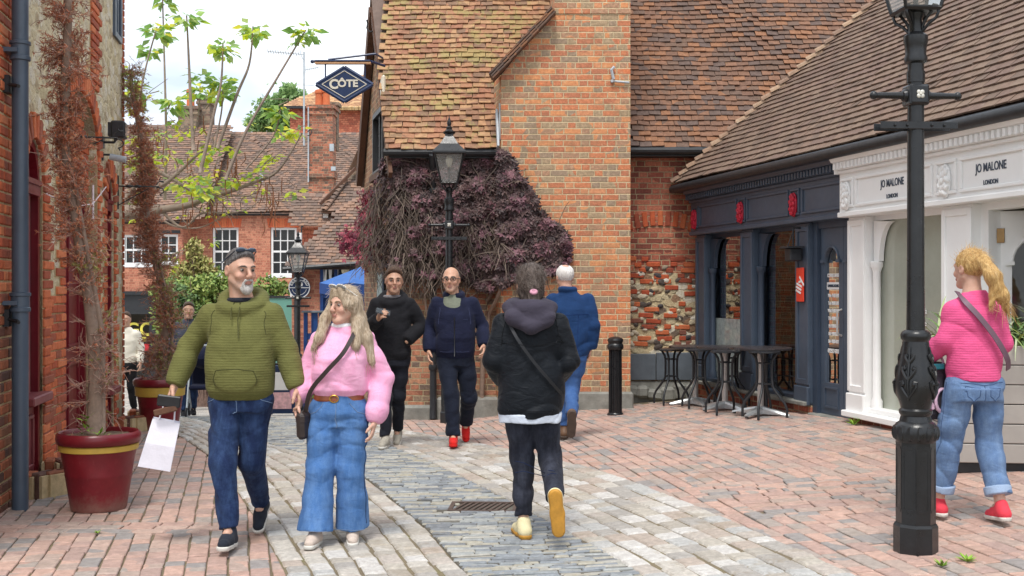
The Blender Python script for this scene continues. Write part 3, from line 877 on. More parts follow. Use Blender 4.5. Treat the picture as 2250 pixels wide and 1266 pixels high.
# main roof on the right
E2 = Vector((1.54, 15.22, 3.44)); L2 = 1.85*math.hypot(1, pit)
mb = MB(); tiles(mb, E2, (1, 0, 0), es, 6.6, L2, .098, .165, lambda a_, b_: a_ > .02 and a_ < 6.5, sag=.02, jit=1.2)
hb(shift(mb), 'roof', m_tile_main)
mb = MB(); q = E2+es*L2
mb.quad(E2+Vector((0, 0, -.03)), E2+Vector((6.5, 0, -.03)), q+Vector((6.5, 0, -.03)), q+Vector((0, 0, -.03))); hb(shift(mb), 'roof_boards', m_tile_far)
mb = MB(); gutter(mb, (-1.66, 14.74, 3.33), (cx0-.02, 14.74, 3.33), .05); mb.span(-1.6, cx0-.02, 14.8, 15.02, 3.26, 3.4)
hb(shift(mb), 'gutter', m_dark); mb = MB()
gutter(mb, (1.55, 15.2, 3.41), (3.3, 15.2, 3.41), .05); mb.span(1.53, 3.3, 15.28, 15.52, 3.34, 3.5)
hb(shift(mb), 'gutter', m_dark)
mb = MB(); mb.tube([(-1.03, 14.7, 3.3), (-1.03, 14.86, 3.1), (-1.03, 14.86, .0), (-1.03, 14.82, -.14)], .045, 10)
for z in (.5, 1.9, 2.8): mb.lathe([(.055, z), (.06, z+.02), (.06, z+.05), (.055, z+.07)], 10, (-1.03, 14.86, 0))
hb(shift(mb), 'downpipe', m_dark, smooth=40)
# wall plaque, alarm box on the gable
o = empty('notice_board', (0, 0, 0)); p = Vector(sp3(.95, 1.5))+nrm*.02
o.location = p; o.rotation_euler = (0, 0, math.atan2(tdir.y, tdir.x)+math.pi)
tag(o, 'grey glazed notice board on the cottage gable behind the young man', 'notice board')
mb = MB(); mb.span(-.3, .3, -.03, .0, -.3, .3, 0, .01); mb.build('frame', m_charcoal, o)
mb = MB(); mb.span(-.26, .26, -.034, -.031, -.26, .26); mb.build('sheet', paint('notice_sheet', c8(150, 166, 172), .3, 0, .25, 6), o)
o = empty('alarm_box', (0, 0, 0)); o.location = Vector(sp3(.42, 4.3))+nrm*.05; o.rotation_euler = (0, 0, math.atan2(tdir.y, tdir.x)+math.pi)
tag(o, 'small cream alarm box fixed high on the cottage gable beside the diamond sign', 'alarm box')
mb = MB(); mb.span(-.1, .1, -.05, .0, -.16, .14, 0, .02); mb.build('case', paint('cream_plastic', c8(226, 216, 196), .5), o)

# ------------------------------------------------------------------ shop terrace on the right
SH = empty('shop_terrace', (2.49, 15.2, 0), math.atan2(-.9726, .2325), 'low shop terrace with brown tiled roof, charcoal coffee shop and white perfume shop', 'shop')
def sx(t): return t*1.028
def black_white(x): return m_charcoal if x < 3.96 else m_white
LEN = 9.6
FB, FT = 2.27, 2.70
# piers, sills, fascias
def pier(x0, x1, mat, zb=.36, y=-.03, dep=.22):
    mb = MB(); w_ = x1-x0
    mb.span(x0, x1, y, y+dep, zb, FB, 0, .006)
    f = .05     # raised border
    for (a0, a1, c0, c1) in ((x0, x0+f, zb+.22, FB-.03), (x1-f, x1, zb+.22, FB-.03), (x0+f, x1-f, FB-.09, FB-.03), (x0+f, x1-f, zb+.22, zb+.28)):
        mb.span(a0, a1, y-.016, y+.005, c0, c1, 0, .004)
    mb.span(x0-.008, x1+.008, y-.03, y+.01, zb, zb+.2, 0, .008)
    return mb.build('pilaster', mat, SH)
pier(.0, .3, m_charcoal, .36); pier(1.4, 1.72, m_charcoal, .35); pier(2.81, 3.1, m_charcoal, .31)
pier(3.96, 4.27, m_white, .33, -.06); pier(5.52, 5.93, m_white, .33, -.06); pier(6.78, 7.12, m_white, .33, -.06); pier(8.6, 8.95, m_white, .33, -.06)
def fascia(x0, x1, mat, y, panels, name):
    mb = MB()
    mb.span(x0, x1, y, .2, FB, FT+.02)                                   # frieze board
    mb.span(x0, x1, y-.03, y+.01, FB, FB+.05, 0, .008)
    mb.span(x0, x1, y-.035, y+.01, FT-.0, FT+.035, 0, .008)
    for (a0, a1) in panels:
        b_ = .028
        for q in ((a0, a1, FB+.09, FB+.09+b_), (a0, a1, FT-.05-b_, FT-.05), (a0, a0+b_, FB+.09+b_, FT-.05-b_), (a1-b_, a1, FB+.09+b_, FT-.05-b_)):
            mb.span(q[0], q[1], y-.02, y+.004, q[2], q[3], 0, .005)
    o = mb.build(name, mat, SH)
    mb = MB(); x = x0+.02
    while x < x1-.02: mb.span(x, x+.036, y-.09, y+.0, FT+.04, FT+.105, 0, .003); x += .068
    mb.build('dentils', mat, o)
    mb = MB(); yy = y-.05
    prof = [(.1, FT+.036), (yy, FT+.036), (yy, FT+.1), (yy-.05, FT+.115), (yy-.07, FT+.15), (yy-.11, FT+.17), (yy-.125, FT+.2), (.1, FT+.2)]
    mb.prism(prof, 'x', x0, x1); mb.build('cornice', mat, o)
    return o
fa_b = fascia(-.06, 3.93, m_charcoal, -.08, [(.02, .2), (.24, 1.4), (1.44, 1.64), (1.68, 2.74), (2.78, 2.99), (3.04, 3.9)], 'fascia')
fa_w = fascia(3.93, LEN, m_white, -.14, [(3.97, 4.2), (4.24, 5.5), (5.55, 5.84), (5.89, 6.7), (6.74, 7.0), (7.05, 8.5)], 'fascia')
mb = MB(); mb.span(3.925, 3.95, -.2, .1, FT-.0, FT+.195); mb.build('end_board', m_white, fa_w)
mb = MB(); mb.span(-.3, LEN, .0, .2, FT+.2, 3.0); mb.build('eaves_board', m_charcoal_d, SH)
# rosettes
m_red = paint('red_rosette', c8(190, 28, 56), .5, 0, .3, 30)
def rosette(x, y, z, sx_, sz_, mat, parent):
    mb = MB(); mb.ball((0, 0, 0), (sx_, .03, sz_), 0, 16, 8)
    for r_, n_ in ((.72, 9), (.42, 6)):
        for k in range(n_):
            t = 2*math.pi*k/n_+r_*3; mb.ball((sx_*r_*math.cos(t), -.024, sz_*r_*math.sin(t)), (sx_*.27, .018, sz_*.24), 0, 7, 5, (0, rnd.uniform(-1, 1), 0))
    mb.ball((0, -.034, 0), (sx_*.22, .02, sz_*.2), 0, 8, 5)
    mb.v = [(p[0]+x, p[1]+y, p[2]+z) for p in mb.v]
    return mb.build('rosette', mat, parent, smooth=50)
for x in (.11, 1.54, 2.885): rosette(x, -.1, 2.475, .066, .135, m_red, fa_b)
for x in (4.085, 5.695, 6.87): rosette(x, -.155, 2.475, .075, .145, m_white, fa_w)
# windows: charcoal shop
def shop_window(x0, x1, mat, y, zb, col_r, gl, inner):
    mb = MB()
    mb.span(x0, x1, y+.02, y+.1, FB-.05, FB); mb.span(x0, x1, y-.06, y+.14, zb, zb+.05, 0, .006)
    o = mb.build('window', mat, SH)
    mb = MB(); mb.quad((x0, y+.06, zb+.05), (x1, y+.06, zb+.05), (x1, y+.06, FB-.05), (x0, y+.06, FB-.05)); mb.build('pane', gl, o)
    for xc, sgn in ((x0+.06, 1),):      # slim columns that carry the spandrels
        mb = MB()
        mb.lathe([(.055, zb+.05), (.055, zb+.12), (.04, zb+.15), (.036, 1.72), (.048, 1.76), (.06, 1.78), (.06, 1.82), (.045, 1.83)], 12, (xc, y+.0, 0))
        pts = [(xc-.04*sgn, 1.83), (xc-.04*sgn, FB-.05)]+[(xc+sgn*(.055+.2*(1-math.cos(t))), 1.83+.37*math.sin(t)) for t in [math.pi/2*k/7 for k in range(7, -1, -1)]]
        if sgn > 0: pts = pts[::-1]
        mb.prism(pts, 'y', y-.01, y+.04)
        mb.build('column', mat, o, smooth=35)
    return o
w1 = shop_window(.3, 1.4, m_charcoal_d, .05, .35, 1, m_glass_s, None)
w2 = shop_window(1.72, 2.81, m_charcoal_d, .05, .34, 1, m_glass_s, None)
mb = MB(); mb.quad((.31, .100, .41), (1.39, .100, .41), (1.39, .100, 1.18), (.31, .100, 1.18)); mb.build('frosting', m_frost, w1)
w3 = shop_window(4.27, 5.52, m_white, .03, .36, 1, m_glass_w, None)
w4 = shop_window(7.12, 8.6, m_white, .03, .36, 1, m_glass_w, None)
text('Georgia Wa', .075, m_white2, w3, (4.93, .078, 1.36), (R(90), 0, 0), sx=.8)
text('for English Pe', .075, m_white2, w3, (4.93, .078, 1.25), (R(90), 0, 0), sx=.7)
# risers under the windows
mb = MB(); mb.span(-.02, 3.1, -.01, .3, -.4, .31); mb.span(3.96, 5.93, -.045, .3, -.4, .30); mb.span(6.78, LEN, -.045, .3, -.4, .30)
mb.build('brick_riser', m_brick_red, SH)
mb = MB(); mb.span(-.03, 3.1, -.1, .02, .305, .352, 0, .01); mb.build('sill', m_stone, SH)
mb = MB(); mb.span(3.95, 5.95, -.14, .0, .3, .36, 0, .008); mb.span(6.76, LEN, -.14, .0, .3, .36, 0, .008); mb.build('sill', m_white, SH)
mb = MB(); mb.span(3.1, 3.96, -.06, .4, -.3, .24, 0, .015); mb.build('doorstep', m_stone, SH); mb = MB(); mb.span(5.93, 6.78, -.08, .5, -.3, .27, 0, .015); mb.build('doorstep', m_stone, SH)
# charcoal double door, set back
DY = .05
def arched_leaf(x0, x1, z0, z1, y, mat, name, gl, parent=SH):
    """door leaf with one tall arched pane: the frame is a face with an arched hole, given thickness"""
    w_ = x1-x0; st = .085; ih = x0+st; iw = x1-st; zb = z0+.33; zc = z1-.2-(iw-ih)/2
    arc = [((ih+iw)/2-(iw-ih)/2*math.cos(math.pi*k/12), zc+(iw-ih)/2*math.sin(math.pi*k/12)) for k in range(13)]
    mb = MB()
    mb.span(x0, ih, y, y+.05, z0, z1); mb.span(iw, x1, y, y+.05, z0, z1); mb.span(ih, iw, y, y+.05, z0, zb)
    for k in range(12):
        p, q = arc[k], arc[k+1]
        mb.prism([p, q, (q[0], z1), (p[0], z1)], 'y', y, y+.05)
    for k in range(12):      # moulding round the arch
        p, q = arc[k], arc[k+1]; mb.tube([(p[0], y-.004, p[1]), (q[0], y-.004, q[1])], .014, 6)
    mb.span(ih-.05, ih+.02, y-.03, y+.01, zc-.02, zc+.012); mb.span(iw-.02, iw+.05, y-.03, y+.01, zc-.02, zc+.012)
    for (a0, a1, c0, c1) in ((ih, iw, zb-.06, zb-.04), (ih, iw, z0+.07, z0+.09), (ih, ih+.02, z0+.09, zb-.06), (iw-.02, iw, z0+.09, zb-.06)): mb.span(a0, a1, y-.014, y+.004, c0, c1)
    o = mb.build(name, mat, parent)
    mb = MB(); mb.add([(ih, y+.025, zb)]+[(p[0], y+.025, p[1]) for p in arc]+[(iw, y+.025, zb)], [tuple(range(15))]); mb.build('pane', gl, o)
    return o
dz0, dz1 = .245, 2.2
mb = MB(); mb.span(3.1, 3.2, .01, .3, .24, FB); mb.span(3.2, 3.96, .02, .3, dz1, FB); mb.build('door_frame', m_charcoal_d, SH)
d1 = arched_leaf(3.205, 3.665, dz0, dz1, DY, m_charcoal, 'door', m_glass_d)
d2 = arched_leaf(3.672, 4.13, dz0, dz1, DY, m_charcoal, 'door', m_glass_d)
mb = MB(); mb.tube([(3.635, DY-.0, 1.35), (3.635, DY-.05, 1.33), (3.635, DY-.05, 1.1), (3.635, DY, 1.08)], .012, 8); mb.build('handle', m_chrome, d1)
tx = 3.435; ty = DY+.018
for s_, sz, zz, q in (('COFFEE DINER', .052, 1.70, .72), ('Mon  9:00-5:00', .05, 1.49, .72), ('Tue  9:00-5:00', .05, 1.41, .72), ('Wed  9:00-5:00', .05, 1.33, .72), ('Thu  9:00-5:00', .05, 1.25, .72), ('Fri  9:00-5:00', .05, 1.17, .72), ('Sat  9:00-5:00', .05, 1.09, .72), ('Sun  10:00-4:00', .05, 1.01, .66), ('01252 4308', .06, .91, .8)):
    text(s_, sz, m_white2, d1, (tx, ty, zz), (R(90), 0, 0), bold=.0012, sx=q)
mb = MB(); mb.span(3.3, 3.57, ty-.001, ty+.003, 1.555, 1.63); mb.build('hours_label', m_white2, d1)
text('OPENING HOURS', .04, m_charcoal_d, d1, (tx, ty-.004, 1.592), (R(90), 0, 0), bold=.0008, sx=.7)
mb = MB()
for (a0, a1, c0, c1) in ((3.775, 3.87, 1.3, 1.8), (3.775, 3.875, .95, 1.27)): mb.span(a0, a1, ty, ty+.003, c0, c1)
mb.build('menu_sheet', m_white2, d2)
mb = MB(); mb.span(3.76, 3.82, ty, ty+.003, .6, .86); mb.build('sticker', paint('cyan_sticker', c8(40, 150, 200), .5), d2)
# red plate on the pier
mb = MB(); mb.span(2.87, 3.03, -.065, -.048, 1.42, 1.79, 0, .006); pl = mb.build('shop_sign', paint('red_plate', c8(226, 66, 44), .35), SH)
text('illy', .17, m_white2, pl, (2.952, -.068, 1.6), (R(90), R(-72), 0), bold=.003)
# small bracket lantern
mb = MB(); mb.span(2.86, 3.0, -.2, -.06, 1.86, 2.0, 0, .01); mb.tube([(2.93, -.13, 2.0), (2.93, -.13, 2.22), (2.93, -.04, 2.22)], .012, 6); mb.tube([(2.88, -.18, 2.0), (2.88, -.1, 2.2)], .006, 5)
mb.span(2.83, 3.03, -.24, -.05, 2.0, 2.02); mb.build('bracket_lantern', m_dark, SH)
# white shop doorway: open door, beige inside
mb = MB(); mb.span(5.93, 6.03, .02, .16, .27, FB); mb.span(6.68, 6.78, .02, .16, .27, FB); mb.span(6.03, 6.68, .02, .16, FB-.06, FB); mb.build('door_frame', m_white, SH)
do = empty('door', (6.05, .12, 0), R(52)); do.parent = SH
lf = arched_leaf(.0, .62, .28, FB-.07, .0, m_white, 'door_leaf', m_glass, do)
mb = MB()
for z in (.5, 2.0): mb.span(-.03, .03, -.012, -.002, z-.06, z+.06, 0, .003)
mb.build('hinge', paint('brass', c8(150, 120, 80), .4, .7), do)
# insides
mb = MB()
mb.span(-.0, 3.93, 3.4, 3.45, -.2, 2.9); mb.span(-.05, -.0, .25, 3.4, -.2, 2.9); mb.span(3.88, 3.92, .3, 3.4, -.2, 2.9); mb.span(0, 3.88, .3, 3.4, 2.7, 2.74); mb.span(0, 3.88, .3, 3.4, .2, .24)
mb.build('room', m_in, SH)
mb = MB()
mb.span(4.0, LEN, 3.4, 3.45, .2, 2.9); mb.span(3.93, 3.97, .25, 3.4, .2, 2.9); mb.span(3.97, LEN, .3, 3.4, 2.7, 2.74); mb.span(3.97, LEN, .3, 3.4, .2, .26); mb.span(4.3, 5.5, .15, .17, .42, FB); mb.span(7.2, 8.6, .15, .17, .42, FB)
mb.build('room', m_in_l, SH)
mb = MB(); mb.lathe([(.05, .95), (.07, 1.0), (.06, 1.1)], 10, (2.6, .35, 0)); vz = mb.build('vase', m_white2, SH)
mb = MB()
for i in range(40): mb.ball((2.6+rnd.gauss(0, .08), .35+rnd.gauss(0, .06), 1.22+rnd.gauss(0, .07)), .022, 0, 5, 4)
mb.build('blooms', islands('blooms', [c8(230,226,200), c8(210,190,90), c8(120,140,70), c8(240,236,220)], mott=.1, bump=0), vz)
mb = MB(); mb.span(2.4, 2.8, .2, .5, .9, .945); mb.build('shelf', m_wood, SH)
mb = MB()
for i in range(7): mb.lathe([(.035, 1.62), (.04, 1.7), (.035, 1.72), (.006, 1.74), (.006, 1.82)], 8, (.75+i*.09, .3, 0))
mb.span(.68, 1.4, .2, .4, 1.83, 1.85); mb.build('glass_rack', m_lead, SH)
# end wall and back
mb = MB(); mb.span(-.0, .02, .1, 4.2, -.3, 2.95); mb.span(-.0, LEN, 5.8, 5.82, -.3, 3.0); mb.span(LEN-.02, LEN, .1, 5.8, -.3, 3.0); mb.build('rear_wall', m_brick_red, SH)
# roof with a hip on the left
px, py, pz = -.22, -.24, 2.955
tp = math.tan(R(48)); es2 = Vector((0, 1, tp)).normalized(); L3 = 3.1/es2.y
mb = MB()
tiles(mb, (px, py, pz), (1, 0, 0), es2, LEN+.5, L3, .1, .168, lambda a_, b_: a_ < LEN+.3, sag=.006, jit=.55, lfn=lambda b_: b_*es2.y+.01)
mb.v = [tuple(p) for p in mb.v]
mb.build('roof', m_tile_shop, SH)
mb = MB(); hd = Vector((3.1, 3.1, 3.1*tp)); p0 = Vector((px-.02, py-.0, pz+.03))
bonnet_line(mb, p0, p0+hd, 38, .075, .22); mb.build('hip_tiles', islands('bonnet_tile', [c8(150,124,104), c8(166,140,116), c8(136,112,96), c8(158,134,112)], mott=.4, spots=[(c8(196,190,170), 6, .4, .6)]), SH)
mb = MB()
A_, B_, C_, D_ = Vector((px, py, pz-.03)), Vector((LEN+.3, py, pz-.03)), Vector((LEN+.3, py+3.1, pz+3.1*tp-.03)), Vector((px+3.1, py+3.1, pz+3.1*tp-.03))
E_ = Vector((px, py+6.2, pz-.03)); F_ = Vector((LEN+.3, py+6.2, pz-.03))
mb.add([A_, B_, C_, D_, E_, F_], [(0, 1, 2, 3), (0, 3, 4), (3, 2, 5, 4)]); mb.build('roof_boards', m_tile_far, SH)
mb = MB(); gutter(mb, (px-.02, py-.03, pz-.055), (LEN, py-.03, pz-.055), .056); mb.build('gutter', m_dark, SH, smooth=40)
mb = MB(); mb.span(px+.02, LEN, py+.02, .02, pz-.1, pz-.045); mb.build('soffit', m_charcoal_d, SH)
# lettering of the white shop
for x in (4.87, 6.28):
    text('JO MALONE', .098, m_charcoal_d, fa_w, (x, -.143, 2.535), (R(90), 0, 0), bold=.0012, sx=.72)
    text('LONDON', .052, m_charcoal_d, fa_w, (x, -.143, 2.415), (R(90), 0, 0), bold=.001, sx=.8)
# ------------------------------------------------------------------ flint building on the left
LB = empty('flint_building', (-3.22, 6.0, 0), math.atan2(.984, -.177), 'tall cream flint building with brick dressings and maroon arched joinery', 'building')
def m_flintwall():
    t = NT('cream_flint'); uv = t.n('ShaderNodeTexCoord').outputs['UV']
    mp_ = t.n('ShaderNodeMapping'); mp_.inputs['Scale'].default_value = (.7, 1, 1); t.l(uv, mp_.inputs[0])
    wv = t.n('ShaderNodeVectorMath', operation='MULTIPLY_ADD'); t.l(t.noise(uv, 8, 3, .6, '2D', 1), wv.inputs[0]); wv.inputs[1].default_value = (.09, .09, 0); t.l(mp_.outputs[0], wv.inputs[2])
    vo = t.n('ShaderNodeTexVoronoi', voronoi_dimensions='2D'); vo.inputs['Scale'].default_value = 9.5; t.l(wv.outputs[0], vo.inputs['Vector'])
    col = t.pal(vo.outputs['Color'], [c8(230,216,184), c8(218,202,166), c8(236,226,202), c8(210,192,154), c8(222,208,176), c8(190,172,142), c8(238,226,196), c8(224,196,140)])
    edge = t.ramp(vo.outputs['Distance'], [(.4, 1.0), (.62, 0.0)])
    col = t.mix(edge, c8(232, 216, 176), col)
    mo = t.noise(uv, 26, 6, .78, '2D')
    col = t.mix(.5, col, t.ramp(mo, [(.25, .25), (.5, .62), (.75, 1.0)]), 'OVERLAY')
    sp_ = t.noise(uv, 17, 4, .8, '2D')
    col = t.mix(t.ramp(sp_, [(.63, 0.0), (.68, .5)]), col, c8(140, 116, 92))
    st = t.n('ShaderNodeSeparateXYZ'); t.l(uv, st.inputs[0])
    low = t.math('ADD', st.outputs[1], t.math('MULTIPLY', t.noise(uv, 3, 4, .7, '2D'), .6))
    col = t.mix(t.ramp(low, [(.3, .6), (.9, 0.0)]), col, c8(112, 104, 92))
    t.bsdf(col, .92, 0, t.bump(t.math('ADD', t.math('MULTIPLY', edge, .8), mo), 1.0, .025), .2)
    return t.mat
m_cream = m_flintwall()
m_quoin = islands('quoin_brick', [c8(186,98,64), c8(202,114,76), c8(174,88,60), c8(160,86,64), c8(208,124,84), c8(152,90,70), c8(194,106,68)], mott=.5, mscale=22, bump=.5, spots=[(c8(196, 176, 140), 8, .35, .66)])
m_quoin_d = islands('worn_brick', [c8(132,82,62), c8(150,88,62), c8(112,76,64), c8(164,98,68), c8(98,72,64), c8(140,96,72)], mott=.5, mscale=22, bump=.5, spots=[(c8(120, 112, 96), 6, .4, .62)])
m_mortar = paint('lime_mortar', c8(196, 176, 138), .95, 0, .2, 14, .6, 60, .2)
WT, WL, RV = 7.0, 7.34, .22
OPN = [(2.62, 3.22, .0, 2.4, .34), (4.05, 5.65, -.3, 2.9, .52), (6.16, 6.64, .0, 2.5, .26)]   # x0, x1, bottom, springing, rise
mb = MB()
def arcpts(o, n=14):
    x0, x1, zb, zs, rise = o; c = (x0+x1)/2; h = (x1-x0)/2
    return [(c-h*math.cos(math.pi*k/n), zs+rise*math.sin(math.pi*k/n)) for k in range(n+1)]
xc = 0.0
for o in OPN:
    mb.quad((xc, 0, -1.2), (o[0], 0, -1.2), (o[0], 0, WT), (xc, 0, WT))
    A = arcpts(o)
    for k in range(len(A)-1):
        p, q = A[k], A[k+1]
        mb.quad((p[0], 0, p[1]), (q[0], 0, q[1]), (q[0], 0, WT), (p[0], 0, WT))
        mb.quad((p[0], 0, p[1]), (p[0], RV, p[1]), (q[0], RV, q[1]), (q[0], 0, q[1]))
    mb.quad((o[0], 0, -1.2), (o[0], RV, -1.2), (o[0], RV, o[3]), (o[0], 0, o[3])); mb.quad((o[1], 0, -1.2), (o[1], 0, o[3]), (o[1], RV, o[3]), (o[1], RV, -1.2))
    if o[2] > -.2: mb.quad((o[0], 0, -1.2), (o[1], 0, -1.2), (o[1], 0, o[2]), (o[0], 0, o[2]))
    xc = o[1]
mb.quad((xc, 0, -1.2), (WL, 0, -1.2), (WL, 0, WT), (xc, 0, WT))
mb.quad((WL, 0, -1.2), (WL, 6, -1.2), (WL, 6, WT), (WL, 0, WT)); mb.quad((0, 0, -1.2), (0, 0, WT), (0, 6, WT), (0, 6, -1.2)); mb.quad((0, 0, WT), (WL, 0, WT), (WL, 6, WT), (0, 6, WT))
mb.quad((0, 6, -1.2), (WL, 6, -1.2), (WL, 6, WT), (0, 6, WT))
mb.build('flint_wall', m_cream, LB, fixn=False)
# brick dressings: real bricks, toothed into the flint
def jamb(mb, mo, x, z0, z1, sgn, proud=.02, lng=(.225, .11), h=.078, reveal=True):
    z = z0; k = 0
    while z < z1-.03:
        L_ = lng[k % 2]+rnd.gauss(0, .006)
        cxx = x+sgn*L_/2
        mb.box((cxx, RV/2-.005-proud/2+rnd.gauss(0, .003), z+h/2), (L_-.008, RV+proud, h-.012), 0, (0, rnd.gauss(0, .008), 0), .006)
        mo.span(min(x, x+sgn*(L_+.006)), max(x, x+sgn*(L_+.006)), -proud*.35, RV-.03, z, z+h)
        z += h; k += 1
mbq = MB(); mbm = MB(); mbd = MB()
for o in OPN:
    zb = max(o[2], -.05)
    wide = .34 if 4 < o[0] < 5 else .225
    jamb(mbq, mbm, o[0], zb, o[3], -1, lng=(wide, .18 if wide > .3 else .11)); jamb(mbq, mbm, o[1], zb, o[3], 1, lng=(.34, .225) if o[0] < 3 else (.225, .11))
    n = int(math.pi*((o[1]-o[0])/2+o[4])/2/.078)
    c = (o[0]+o[1])/2; h = (o[1]-o[0])/2
    for k in range(n):
        t = math.pi*(k+.5)/n
        nx_, nz_ = -math.cos(t)/h, math.sin(t)/o[4]; l_ = math.hypot(nx_, nz_); nx_, nz_ = nx_/l_, nz_/l_
        p = (c-h*math.cos(t)+nx_*.1, RV/2-.02, o[3]+o[4]*math.sin(t)+nz_*.1)
        mbq.box(p, (.066, RV+.025, .2), 0, (0, math.atan2(nx_, nz_), 0), .006)
# pier between the first window and the door, full brick low down
z = -.05
while z < 1.5:
    row = int(round(z/.078)); x = 3.23+(.055 if row % 2 else 0)
    mbm.span(3.22, 4.05, -.006, .1, z, z+.078)
    while x < 4.04:
        L_ = min(.215, 4.045-x)
        if L_ > .04: mbq.box((x+L_/2, .03, z+.039), (L_-.01, .1, .064), 0, None, .006)
        x += .222
    z += .078
# brick-filled arch above the door and tall jamb strip above
z = 2.52
oA = OPN[1]
while z < 3.44:
    row = int(round(z/.078)); x = 4.06+(.1 if row % 2 else 0)
    while x < 5.64:
        L_ = .215; xm = x+L_/2; u_ = (xm-4.85)/.8
        top = oA[3]+oA[4]*math.sqrt(max(0, 1-u_*u_))-.03
        if z+.07 < top and abs(u_) < .98: mbq.box((xm, .1, z+.039), (L_-.008, .06, .066), 0, None, .006)
        x += .222
    z += .078
mbm.span(4.05, 5.65, .1, .13, 2.5, 3.42)
z = 3.55; k = 0
while z < 6.9:
    L_ = .55 if k % 2 else .42
    for a0 in (0, .2, .4):
        w_ = min(.195, L_-a0)
        if w_ > .03: mbq.box((5.28+a0+w_/2, -.0, z+.039), (w_-.008, .05, .064), 0, None, .006)
    mbm.span(5.27, 5.28+L_, -.004, .05, z, z+.078)
    z += .078; k += 1
# right hand corner and the pier nearest the camera
z = -.9; k = 0
while z < 6.9:
    L_ = .09 if k % 2 else .05
    mbq.box((WL-L_/2+.004, .1, z+.039), (L_, .235, .066), 0, None, .006); z += .078; k += 1
z = -.1; k = 0
while z < 6.9:
    x = 1.0+(.11 if k % 2 else 0); tgt = mbd if z < 1.45 else mbq
    end = 2.36+(.05 if k % 2 else 0)
    while x < end-.02:
        L_ = min(rnd.choice([.215, .215, .105]), end-x)
        tgt.box((x+L_/2, .02, z+.039), (L_-.01, .08+rnd.uniform(0, .016), .064), 0, (0, rnd.gauss(0, .01), 0), .008); x += L_+.006
    mbm.span(1.0, end-.004, -.012, .05, z, z+.078)
    z += .078; k += 1
mbq.build('brick_dressing', m_quoin, LB); mbd.build('worn_brickwork', m_quoin_d, LB); mbm.build('mortar', m_mortar, LB)
# joinery
def arch_window(o, zsill, mat_lo, name='window'):
    x0, x1, zb, zs, rise = o
    mb = MB(); f = .06; y = .015
    mb.span(x0, x0+f, y, y+.1, zb, zs); mb.span(x1-f, x1, y, y+.1, zb, zs)
    A = arcpts(o, 14); c = (x0+x1)/2; h = (x1-x0)/2
    B = [(c-(h-f)*math.cos(math.pi*k/14), zs+(rise-f)*math.sin(math.pi*k/14)) for k in range(15)]
    for k in range(14): mb.prism([A[k], B[k], B[k+1], A[k+1]], 'y', y, y+.1)
    mb.span(x0+f, x1-f, y-.02, y+.1, zs-.1, zs); mb.span(x0+f, x1-f, y-.035, y+.02, zs-.02, zs+.02)
    mb.span(c-.025, c+.025, y+.01, y+.08, zsill, zs-.1)
    w_ = mb.build(name, m_maroon, LB)
    mb = MB(); mb.span(x0-.02, x1+.02, y-.1, y+.1, zsill-.07, zsill, 0, .01); mb.build('sill', mat_lo, w_)
    mb = MB(); mb.span(x0+f, x1-f, y+.03, y+.09, zb, zsill-.07)
    a0, a1 = x0+f+.07, x1-f-.07
    for (p, q, r_, s_) in ((a0, a1, zsill-.2, zsill-.17), (a0, a1, zb+.15, zb+.18), (a0, a0+.03, zb+.18, zsill-.2), (a1-.03, a1, zb+.18, zsill-.2)): mb.span(p, q, y+.01, y+.04, r_, s_, 0, .005)
    mb.build('panel', mat_lo, w_)
    mb = MB(); mb.quad((x0+f, y+.05, zsill), (x1-f, y+.05, zsill), (x1-f, y+.05, zs-.1), (x0+f, y+.05, zs-.1))
    mb.build('pane', m_glass, w_)
    mb = MB(); mb.add([(p[0], y+.06, p[1]) for p in B], [tuple(range(15))]); mb.build('lunette', m_maroon_d, w_)
    mb = MB(); mb.span(x0, x1, .5, .53, zb, zs+rise); mb.build('dark_room_sheet', m_in, w_)  # dark sheet in place of the unlit inside of the building
arch_window(OPN[0], .74, m_maroon_d); arch_window(OPN[2], .5, m_maroon_d)
mb = MB(); x0, x1 = 4.05, 5.65
mb.span(x0, x0+.08, .1, .2, -.1, 2.52); mb.span(x1-.08, x1, .1, .2, -.1, 2.52); mb.span(x0+.08, x1-.08, .1, .2, 2.42, 2.52)
mb.build('door_frame', m_maroon, LB)
for a0, a1 in ((4.13, 4.845), (4.855, 5.57)):
    mb = MB(); mb.span(a0, a1, .15, .19, -.1, 2.42)
    for (c0, c1) in ((.1, .85), (1.0, 2.3)):
        for (p, q, r_, s_) in ((a0+.1, a1-.1, c0, c0+.03), (a0+.1, a1-.1, c1-.03, c1), (a0+.1, a0+.13, c0+.03, c1-.03), (a1-.13, a1-.1, c0+.03, c1-.03)): mb.span(p, q, .13, .155, r_, s_, 0, .005)
    mb.build('door', m_maroon, LB)
# upper dark window
mb = MB(); mb.span(6.62, 7.1, -.03, .03, 4.35, 4.41); mb.span(6.62, 6.69, -.03, .03, 4.41, 5.6); mb.span(7.03, 7.1, -.03, .03, 4.41, 5.6); mb.span(6.69, 7.03, -.03, .03, 5.53, 5.6); mb.span(6.84, 6.88, -.02, .03, 4.41, 5.53)
w_ = mb.build('upper_window', m_charcoal, LB)
mb = MB(); mb.span(6.69, 7.03, -.012, -.008, 4.41, 5.53); mb.build('pane', m_glass, w_)
mb = MB(); mb.span(6.69, 7.03, -.006, -.003, 4.41, 5.53); mb.build('dim_room_sheet', m_in, w_)  # dark sheet right behind the glass, room gloom put into its colour
